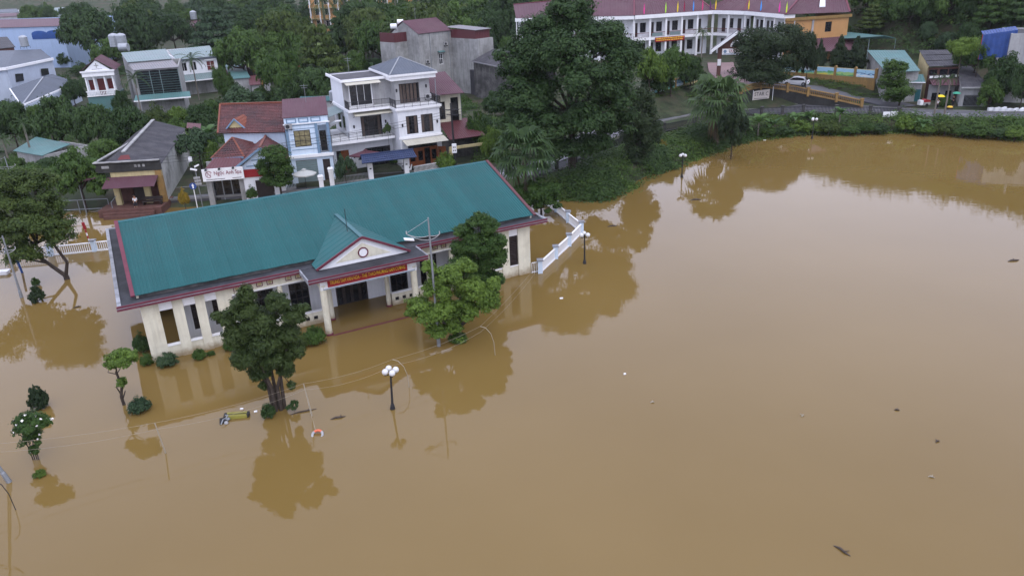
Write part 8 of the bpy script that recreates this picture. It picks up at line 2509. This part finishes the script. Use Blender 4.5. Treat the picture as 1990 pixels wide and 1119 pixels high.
def floater(px, py, L, w, m, label, name, cat, yaw=0.0, flat=False):
    if flat: L, w = L * .65, w * .65
    t = thing(name, at(px, py, 0), yaw, label, cat)
    mb = MB()
    if flat: mb.prism([(-L, -w, -.02), (L * .8, -w * 1.1, -.02), (L, w * .4, -.02), (L * .2, w, -.02), (-L * .9, w * .8, -.02)], (0, 0, .09))
    else:
        mb.path([(-L, 0, 0.0), (-L * .3, w * .6, .05), (L * .4, -w * .3, .05), (L, w * .4, .0)], [w * .5, w, w * .9, w * .4], 7)
        mb.path([(L * .2, 0, .04), (L * .5, w * 4, .05)], [w * .5, w * .2], 5)
    mb.build('piece' if flat else 'branch', m, t)
floater(657, 812, .45, .07, wood_debris, 'dark branch floating right of the lifebuoy', 'driftwood', 'driftwood', .3)
floater(1636, 1070, .42, .06, wood_debris, 'dark stick floating near the lower right corner', 'driftwood', 'driftwood', -1.0)
floater(590, 800, .8, .05, wood_debris, 'long mossy branch floating right of the multi-stemmed tree', 'driftwood', 'driftwood', .35)
floater(497, 800, .16, .10, sign_white, 'white scrap floating just left of the multi-stemmed tree', 'plastic_scrap', 'litter', .4, True)
floater(470, 795, .16, .09, sign_white, 'white scrap floating above the yellow box', 'plastic_scrap', 'litter', .1, True)
floater(1091, 580, .22, .12, cloth_white, 'white bottle-like litter in the water right of the hall', 'plastic_scrap', 'litter', .2, True)
floater(1214, 727, .12, .09, sign_white, 'single white scrap on the open water in the middle', 'plastic_scrap', 'litter', .9, True)
floater(1118, 536, .18, .08, rope_mat, 'pale scrap floating below the lamp by the white fence', 'plastic_scrap', 'litter', .3, True)
floater(1486, 273, .3, .12, sign_white, 'white scrap at the far waterline', 'plastic_scrap', 'litter', .1, True)
floater(1970, 507, .55, .1, wood_debris, 'drift line of twigs at the right edge', 'driftwood', 'driftwood', .2)
floater(1352, 389, .6, .12, wood_debris, 'dark drift clump right of the lamp below the palm', 'driftwood', 'driftwood', .1)
floater(1810, 927, .14, .05, rope_mat, 'pale twig on the open water at the lower right', 'driftwood', 'driftwood', -.4)
floater(1743, 797, .14, .05, wood_debris, 'short twig on the open water at the right', 'driftwood', 'driftwood', -.2)
floater(1822, 858, .15, .05, wood_debris, 'short twig above the pale twig at the lower right', 'driftwood', 'driftwood', .5)
floater(1560, 808, .12, .05, rope_mat, 'tiny pale twig in the middle of the open water', 'driftwood', 'driftwood', .9)
floater(1268, 782, .12, .05, rope_mat, 'tiny pale twig left of the water centre', 'driftwood', 'driftwood', .2)
floater(1190, 440, .5, .1, wood_debris, 'dark drift clump between the lamps on the right of the fence', 'driftwood', 'driftwood', .2)
floater(150, 597, .3, .06, wood_debris, 'dark stick floating below the forked trunk', 'driftwood', 'driftwood', .6)
# ---------------------------------------------------------------- damp air
hm = bpy.data.materials.new('damp_air')
hm.use_nodes = True
n, l = hm.node_tree.nodes, hm.node_tree.links
n.clear()
pv = n.new('ShaderNodeVolumePrincipled')
pv.inputs['Color'].default_value = (0.90, 0.95, 1.0, 1)
pv.inputs['Density'].default_value = 0.00007
ho = n.new('ShaderNodeOutputMaterial')
l.new(pv.outputs[0], ho.inputs['Volume'])
MB().box(-480, 480, -210, 760, -4.0, 78.0).build('haze', hm, kind='stuff')
